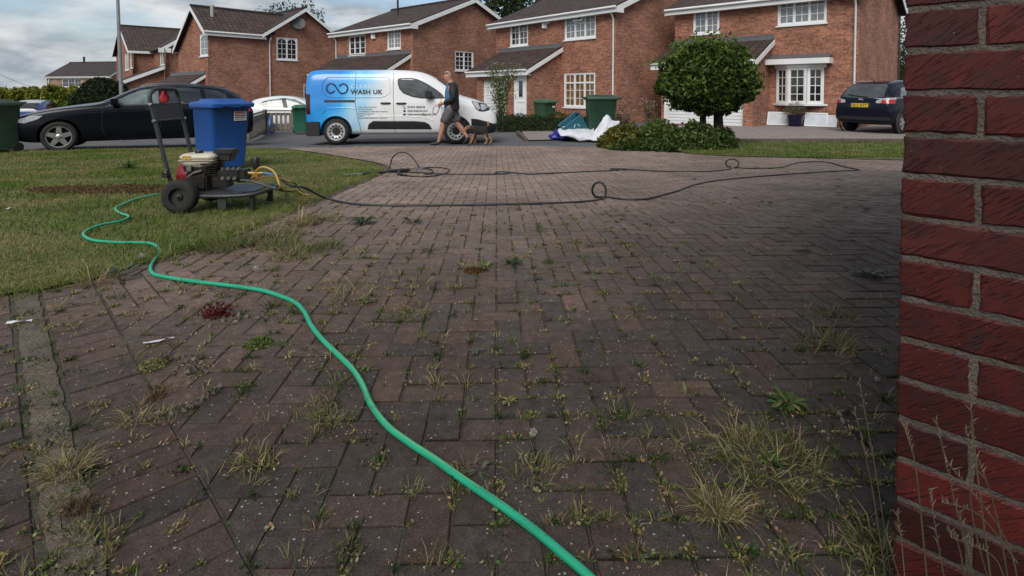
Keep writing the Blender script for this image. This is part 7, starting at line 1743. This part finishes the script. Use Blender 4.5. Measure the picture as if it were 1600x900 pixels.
shrub('low dark shrub at the right end of the planted bed', 1124, 12.5, .34, .5, .46, 1900, [(.04, .065, .018), (.06, .09, .025)], seed=4)
shrub('low green groundcover shrub at the front of the planted bed', 1010, 11.95, .75, .3, .22, 2200, [(.04, .07, .018), (.06, .09, .02)], seed=5)
def spray(label, name, px, pyb, pyt, Y, wid, n, cols, flo, ns=9):
    b0_ = at(px, pyb, Y); b0_.z = g(b0_.x, Y); top = at(px, pyt, Y).z; t = thing(name, label, 'shrub', b0_); mb = MB(); C = []; FC = []
    for k in range(ns):
        a = 2*math.pi*k/ns+random.random(); rr_ = wid*random.uniform(.2, 1); H_ = (top-b0_.z)*random.uniform(.7, 1.)
        P_ = [b0_+Vector((rr_*math.cos(a)*s**1.6, rr_*.6*math.sin(a)*s**1.6, H_*s)) for s in (0, .25, .5, .75, 1)]; mb.tube(P_, [.014, .012, .009, .006, .003], 5)
        for _ in range(n//ns): s = random.uniform(.12, 1)**.8; q = P_[0].lerp(P_[-1], s); i = min(3, int(s*4)); q = P_[i].lerp(P_[i+1], s*4-i); C.append(q+Vector((random.gauss(0, .10), random.gauss(0, .08), random.gauss(0, .05))))
        for _ in range(14): FC.append(P_[-1]+Vector((random.gauss(0, .07), random.gauss(0, .06), random.gauss(0, .05))))
    leaves('leaves', np.array([tuple(c) for c in C]), .15, .035, pal(len(C), cols), parent=t, droop=.4); leaves('flowers', np.array([tuple(c) for c in FC]), .06, .04, pal(len(FC), flo), parent=t); mb.build('stems', M_BARK, t)
spray('tall pale-leaved flowering shrub beyond the low hedge in front of the white porch door', 'flowering_shrub', 782, 190, 92, 21.3, .75, 1500, [(.12, .16, .06), (.22, .25, .13), (.07, .11, .03)], [(.22, .13, .15), (.3, .25, .22)], 13)
spray('thin pinkish seeding plant right of the large dark green bin', 'seeding_plant', 976, 200, 168, 16.5, .35, 160, [(.15, .12, .07), (.1, .1, .04)], [(.35, .24, .2), (.28, .18, .14)], 6)
spray('thin pinkish seeding plant left of the garage of the right-hand house', 'seeding_plant', 1013, 200, 150, 19., .3, 120, [(.12, .10, .05)], [(.3, .2, .17)], 5)
C0 = OFF.get(pt.name); cc_ = Vector(pp_)+Vector((0, 0, .45)); n = 1500
d = rng.normal(size=(n, 3)); d[:, 2] = np.abs(d[:, 2]); d /= np.linalg.norm(d, axis=1)[:, None]
leaves('dry_foliage', np.array(cc_)+d*np.array((.5, .4, .5))*(rng.random((n, 1))**.5), .07, .014, pal(n, [(.17, .15, .10), (.12, .12, .07), (.22, .19, .12)]), parent=pt)
# background trees
def bgtree(label, px, pyt, Y, rx, rz_, n, cols, seed):
    c = at(px, pyt, Y); cz_ = c.z-rz_; t = thing('tree', label, 'tree', (c.x, Y, g(c.x, Y)), group='trees behind the houses')
    for k in range(4):
        a = seed+k*1.7; crown('crown', t, (c.x+rx*.45*math.cos(a), Y+rx*.3*math.sin(a), cz_+rz_*.25*math.sin(a*2)), (rx*.65, rx*.6, rz_*.8), n//4, cols, rx*.10, rx*.06, lump=.5, seed=seed+k, drop=.5)
    MB().tube([(c.x, Y, g(c.x, Y)), (c.x+.1, Y, cz_-rz_*.4), (c.x, Y, cz_)], [.3, .22, .1], 8).build('trunk', M_BARK, t)
DT = [(.02, .032, .012), (.03, .045, .016), (.045, .06, .02)]
bgtree('dark tree crown showing over the left end of the gabled house roof', 412, 12, 62, 1.6, 2.2, 1800, DT, 1.); bgtree('wider dark tree crown showing over the gabled house roof', 462, 8, 62, 3.1, 3.0, 3600, DT, 2.)
bgtree('dark tree mass filling the gap between the two middle roofs', 800, -25, 50, 4.2, 4.2, 6500, DT, 3.); bgtree('dark tree behind the side wall of the right-hand house', 1412, -5, 34, 1.6, 4.2, 5000, DT, 4.)
bgtree('small bare-topped tree at the far left end of the brown ridge', 398, 20, 66, 1., 1.5, 500, DT, 5.)
bgtree('low green tree right of the right-hand house beside the drive', 1405, 60, 30, 1.2, 2.2, 3500, [(.03, .05, .018), (.05, .07, .025)], 6.)

# ================================================================= MAN AND DOG
RS = 1.0
def skin(name, chains, m, parent, sub=2, root=0, col=None):
    """chains: list of [(x,y,z,r), ...]; first point may repeat an existing one"""
    V = []; E = []; Rr = []
    def idx(p):
        for i, v in enumerate(V):
            if (Vector(v)-Vector(p[:3])).length < 1e-5: return i
        V.append(tuple(p[:3])); Rr.append(p[3] if isinstance(p[3], tuple) else (p[3], p[3])); return len(V)-1
    for ch in chains:
        pr = None
        for p in ch:
            i = idx(p)
            if pr is not None and pr != i: E.append((pr, i))
            pr = i
    me = bpy.data.meshes.new(name); me.from_pydata(V, E, []); o = bpy.data.objects.new(name, me); COL.objects.link(o)
    sk = o.modifiers.new('skin', 'SKIN'); sk.use_smooth_shade = True
    if not me.skin_vertices: bpy.context.view_layer.objects.active = o; me.attributes  # layer is made with the modifier
    lay = me.skin_vertices[0] if me.skin_vertices else None
    if lay is None:
        bm = bmesh.new(); bm.from_mesh(me); bm.verts.layers.skin.verify(); bm.to_mesh(me); bm.free(); lay = me.skin_vertices[0]
    for i, r in enumerate(Rr): lay.data[i].radius = (r[0]*RS, r[1]*RS); lay.data[i].use_root = (i == root)
    ss = o.modifiers.new('sub', 'SUBSURF'); ss.levels = sub; ss.render_levels = sub
    m2 = evalmesh(o); o.modifiers.clear(); old = o.data; o.data = m2; bpy.data.meshes.remove(old)
    m2.materials.clear(); m2.materials.append(m); m2.shade_smooth(); m2.name = name
    if parent is not None: o.parent = parent
    return o
M_SKIN = mat('skin', (.42, .21, .14), .5, var=.12, scale=12); M_JKT = mat('dark_jacket', (.007, .007, .012), .7, var=.3, bump=.4, bscale=25); M_SHIRT = mat('blue_shirt', (.045, .12, .24), .7, var=.2); M_SHORT = mat('charcoal_shorts', (.085, .08, .09), .8, var=.25, bump=.4, bscale=20)
M_SHOE = mat('dark_shoe', (.015, .015, .017), .6); M_HAIR = mat('grey_hair', (.30, .26, .21), .8, var=.3, scale=40)
mo_ = gp(703, 226.5); MY = mo_.y
man = thing('person', 'grey-haired man in sunglasses, dark jacket and shorts walking a small dog past the van', 'person', (mo_.x+.03, MY, g(mo_.x, MY)+.0), 0)
hands = []
def hand(w, d, side, y):   # wrist point, direction
    w = Vector(w); d = Vector(d).normalized(); up = Vector((0, 0, 1)); s = d.cross(up).normalized(); u = s.cross(d)
    ch = [[(*w, .024), (*(w+d*.05), (.034, .018)), (*(w+d*.09), (.032, .016))]]
    base = w+d*.088
    for k, (off, ln) in enumerate(((-.026, .055), (-.009, .065), (.009, .06), (.025, .048))):
        b_ = base+u*off*.9; ch.append([(*(w+d*.09), (.032, .016)), (*(b_+d*.012), .0085), (*(b_+d*(.012+ln*.5)-up*.010), .008), (*(b_+d*(.012+ln*.75)-up*.035+s*.0), .007)])
    ch.append([(*(w+d*.05), (.034, .018)), (*(w+d*.055+u*.035), .010), (*(w+d*.09+u*.048), .008)])
    return ch
wl1, wr1 = (-.17, -.16, 1.01), (-.19, .08, .99)
RS = 1.12
ch = [[(0, 0, .92, (.13, .10)), (.01, 0, 1.06, (.125, .095)), (.02, 0, 1.22, (.14, .105)), (.02, 0, 1.38, (.15, .10)), (.0, 0, 1.47, (.09, .07)), (-.035, 0, 1.525, .064), (-.07, 0, 1.575, (.078, .082)), (-.09, 0, 1.65, (.098, .098)), (-.085, 0, 1.715, (.085, .088))],
      [(0, 0, .92, (.13, .10)), (-.03, -.09, .86, .095), (-.19, -.10, .52, .060), (-.20, -.10, .44, .058), (-.22, -.10, .34, .058), (-.28, -.10, .12, .036), (-.30, -.10, .06, .040), (-.40, -.10, .035, .03)],
      [(0, 0, .92, (.13, .10)), (.03, .09, .86, .095), (.13, .10, .52, .060), (.17, .10, .46, .056), (.24, .10, .36, .056), (.36, .10, .22, .036), (.38, .10, .17, .038), (.33, .10, .075, .03)],
      [(.02, 0, 1.38, (.15, .10)), (.03, -.15, 1.40, .055), (.07, -.23, 1.26, .048), (.08, -.24, 1.13, .042), (.0, -.22, 1.06, .038), wl1+(.026,)],
      [(.02, 0, 1.38, (.15, .10)), (.03, .15, 1.40, .055), (.07, .23, 1.26, .048), (.08, .24, 1.13, .042), (-.02, .18, 1.06, .038), wr1+(.026,)]]
h1_ = hand(wl1, (-.9, .35, -.3), 1, 0); h2_ = hand(wr1, (-.9, -.25, -.35), 1, 0)
h1_[0][0] = wl1+(.026,); h2_[0][0] = wr1+(.026,)
bodyo = skin('body', ch+h1_+h2_, M_SKIN, man)
# face details
fc_ = MB(); fc_.tube([(-.165, 0, 1.675), (-.195, 0, 1.645), (-.185, 0, 1.635)], [.012, .017, .012], 8); fc_.build('nose', M_SKIN, bodyo, local=True, smooth=True)
MB().tube([(-.168, -.022, 1.605), (-.175, 0, 1.607), (-.168, .022, 1.605)], .006, 6).build('mouth', mat('lips', (.25, .09, .07), .5), bodyo, local=True)
for s in (-1, 1): MB().lathe([(.001, -.006), (.018, -.008), (.026, 0), (.018, .008), (.001, .006)], (-.085, s*.082, 1.66), 'Y', 10).build('ear', M_SKIN, bodyo, local=True, smooth=True)
gl = MB(); 
for s in (-1, 1): gl.box((-.172, s*.033, 1.682), (.012, .052, .036)).tube([(-.17, s*.058, 1.69), (-.08, s*.088, 1.685)], .004, 5)
gl.box((-.174, 0, 1.69), (.008, .02, .008)); gl.build('sunglasses', BLACKP, man, local=True, bevel=.004)
hm = MB(); vs = []; bm = bmesh.new(); bmesh.ops.create_icosphere(bm, subdivisions=3, radius=1.)
for v in bm.verts:
    p = v.co.copy(); k = 1+.05*noise.noise(p*5); v.co = Vector((-.085+p.x*.092*k, p.y*.086*k, 1.695+p.z*.082*k))
bmesh.ops.delete(bm, geom=[v for v in bm.verts if v.co.z < 1.70-.0+( -.06 if v.co.x > -.06 else .03)], context='VERTS')
me = bpy.data.meshes.new('hair'); bm.to_mesh(me); bm.free(); me.materials.append(M_HAIR); me.shade_smooth(); ho = bpy.data.objects.new('hair', me); COL.objects.link(ho); ho.parent = man
RS = 1.22
skin('shirt', [[(-.02, 0, .84, (.15, .12)), (-.03, 0, .90, (.155, .125)), (-.03, 0, .96, (.15, .12)), (-.02, 0, 1.1, (.14, .11)), (-.02, 0, 1.25, (.15, .115)), (-.01, 0, 1.38, (.145, .105)), (-.01, 0, 1.47, (.095, .08)), (-.03, 0, 1.515, (.072, .068))]], M_SHIRT, man)
skin('jacket', [[(.075, 0, .80, (.16, .12)), (.065, 0, .90, (.165, .125)), (.06, 0, 1.06, (.165, .115)), (.055, 0, 1.22, (.172, .12)), (.045, 0, 1.38, (.165, .105)), (.03, 0, 1.46, (.12, .09)), (.025, 0, 1.51, (.085, .075))],
     [(.045, 0, 1.38, (.165, .105)), (.03, -.16, 1.41, .088), (.075, -.245, 1.26, .064), (.085, -.25, 1.13, .058), (.0, -.228, 1.06, .052), (-.10, -.19, 1.03, .048), (-.155, -.165, 1.015, .040)],
     [(.045, 0, 1.38, (.165, .105)), (.03, .16, 1.41, .088), (.075, .245, 1.26, .064), (.085, .25, 1.13, .058), (-.02, .19, 1.06, .052), (-.12, .13, 1.02, .048), (-.17, .09, .995, .040)]], M_JKT, man)
RS = 1.18
skin('shorts', [[(.0, 0, 1.02, (.14, .115)), (.0, 0, .88, (.16, .125)), (-.03, -.09, .80, .112), (-.14, -.10, .60, .098), (-.175, -.10, .52, .092)], [(.0, 0, .88, (.16, .125)), (.04, .09, .80, .112), (.12, .10, .62, .098), (.14, .10, .54, .092)]], M_SHORT, man)
skin('shoe', [[(-.275, -.10, .10, .048), (-.29, -.10, .05, .048), (-.36, -.10, .042, (.048, .04)), (-.45, -.10, .036, (.042, .032)), (-.49, -.10, .034, (.03, .024))]], M_SHOE, man)
skin('shoe', [[(.40, .10, .19, .046), (.39, .10, .15, .048), (.355, .10, .10, (.046, .04)), (.31, .10, .045, (.042, .03)), (.285, .10, .02, (.03, .02))]], M_SHOE, man)
for o_ in man.children:
    if o_.name.split('.')[0] in ('jacket', 'shorts', 'shirt'):
        tx_ = bpy.data.textures.get('folds') or bpy.data.textures.new('folds', 'CLOUDS'); tx_.noise_scale = .07
        dm_ = o_.modifiers.new('d', 'DISPLACE'); dm_.texture = tx_; dm_.strength = .035; dm_.mid_level = .5
hx_, hy_, hz_ = man.location
ls = [Vector((hx_-.27, MY-.06, hz_+.95)), Vector((hx_-.30, MY-.08, hz_+.97)), Vector((hx_-.40, MY-.1, hz_+.90)), Vector((hx_-.42, MY-.1, hz_+.78)), Vector((hx_-.33, MY-.1, hz_+.76)), Vector((hx_-.27, MY-.1, hz_+.88)), Vector((hx_-.24, MY-.1, hz_+.93)), Vector((hx_-.12, MY-.14, hz_+.80)), Vector((hx_+.15, MY-.2, hz_+.52)), Vector((hx_+.33, MY-.25, hz_+.33))]
tag(MB().tube(catmull(ls, 6), .008, 6).build('dog_lead', BLACKP, smooth=True), 'thin black dog lead looping from the hands of the man to the dog', 'lead')
# dog
M_DOG = bpy.data.materials.new('dog_coat'); M_DOG.use_nodes = True; nt = M_DOG.node_tree; b = nt.nodes['Principled BSDF']; b.inputs['Roughness'].default_value = .85
co = N(nt, 'ShaderNodeTexCoord'); mpg = N(nt, 'ShaderNodeMapping'); mpg.inputs['Location'].default_value = (-.02, 0, -.36); nt.links.new(co.outputs['Object'], mpg.inputs[0])
mp2 = N(nt, 'ShaderNodeVectorMath', operation='MULTIPLY'); mp2.inputs[1].default_value = (3.2, 4.0, 6.5); nt.links.new(mpg.outputs[0], mp2.inputs[0])
nn2 = N(nt, 'ShaderNodeTexNoise', inp={'Scale': 26., 'Detail': 4.}); nt.links.new(co.outputs['Object'], nn2.inputs['Vector'])
ln_ = N(nt, 'ShaderNodeVectorMath', operation='LENGTH'); nt.links.new(mp2.outputs[0], ln_.inputs[0])
ad_ = N(nt, 'ShaderNodeMath', operation='MULTIPLY_ADD', inp={1: .8}); nt.links.new(nn2.outputs['Fac'], ad_.inputs[0]); nt.links.new(ln_.outputs['Value'], ad_.inputs[2])
rpd = N(nt, 'ShaderNodeValToRGB'); e = rpd.color_ramp.elements; e[0].position = .5; e[0].color = (.012, .010, .010, 1); e[1].position = .62; e[1].color = (.27, .15, .08, 1)
mrd = N(nt, 'ShaderNodeMapRange', inp={'From Min': 0., 'From Max': 2.4}); nt.links.new(ad_.outputs[0], mrd.inputs['Value']); nt.links.new(mrd.outputs[0], rpd.inputs['Fac']); nt.links.new(rpd.outputs['Color'], b.inputs['Base Color'])
bpd = N(nt, 'ShaderNodeBump', inp={'Strength': 1., 'Distance': .02}); nt.links.new(nn2.outputs['Fac'], bpd.inputs['Height']); nt.links.new(bpd.outputs[0], b.inputs['Normal'])
dp = gp(750, 225.5); dg = thing('dog', 'small black and tan terrier with raised tail walking past the front of the van', 'dog', (dp.x-.02, dp.y-.02, g(dp.x, dp.y)))
RS = 1.15
dch = [[(.15, 0, .36, (.085, .085)), (.04, 0, .345, (.085, .09)), (-.08, 0, .345, (.09, .10)), (-.16, 0, .37, (.075, .085)), (-.225, 0, .405, .06), (-.27, 0, .41, (.058, .058)), (-.33, 0, .365, .04), (-.375, 0, .33, .030)],
       [(.15, 0, .36, (.085, .085)), (.20, 0, .42, .026), (.225, 0, .49, .020), (.205, 0, .545, .018), (.17, 0, .56, .012)]]
for s, fx, hx2 in ((-1, -.20, .16), (1, -.10, .27)):
    dch.append([(-.08, 0, .345, (.09, .10)), (-.11, s*.06, .28, .045), (lerp(-.11, fx, .5), s*.065, .17, .030), (fx, s*.065, .05, .026), (fx-.035, s*.065, .022, .022)])
    dch.append([(.15, 0, .36, (.085, .085)), (.16, s*.06, .27, .058), (lerp(.14, hx2, .3)-.02, s*.065, .20, .040), (hx2+.04, s*.065, .12, .026), (hx2+.01, s*.065, .04, .024), (hx2-.03, s*.065, .022, .022)])
do = skin('body', dch, M_DOG, dg)
tp_ = bpy.data.textures.new('fur', 'CLOUDS'); tp_.noise_scale = .03
dm = do.modifiers.new('d', 'DISPLACE'); dm.texture = tp_; dm.strength = .03; dm.mid_level = .4
for s in (-1, 1):
    MB().add([(-.25, s*.045, .455), (-.285, s*.055, .445), (-.275, s*.078, .39), (-.255, s*.04, .44)], [(0, 1, 2), (0, 2, 3), (1, 3, 2), (0, 3, 1)]).build('ear', mat('dark_fur', (.02, .015, .012), .9), do, local=True)
MB().lathe([(.001, -.012), (.012, -.006), (.012, .006), (.001, .012)], (-.402, 0, .335), 'X', 8).build('nose', BLACKP, do, local=True)
MB().lathe([(.062, -.012), (.066, 0), (.062, .012)], (-.205, 0, .39), 'X', 16).build('collar', mat('red_collar', (.25, .02, .02), .6), dg, local=True)
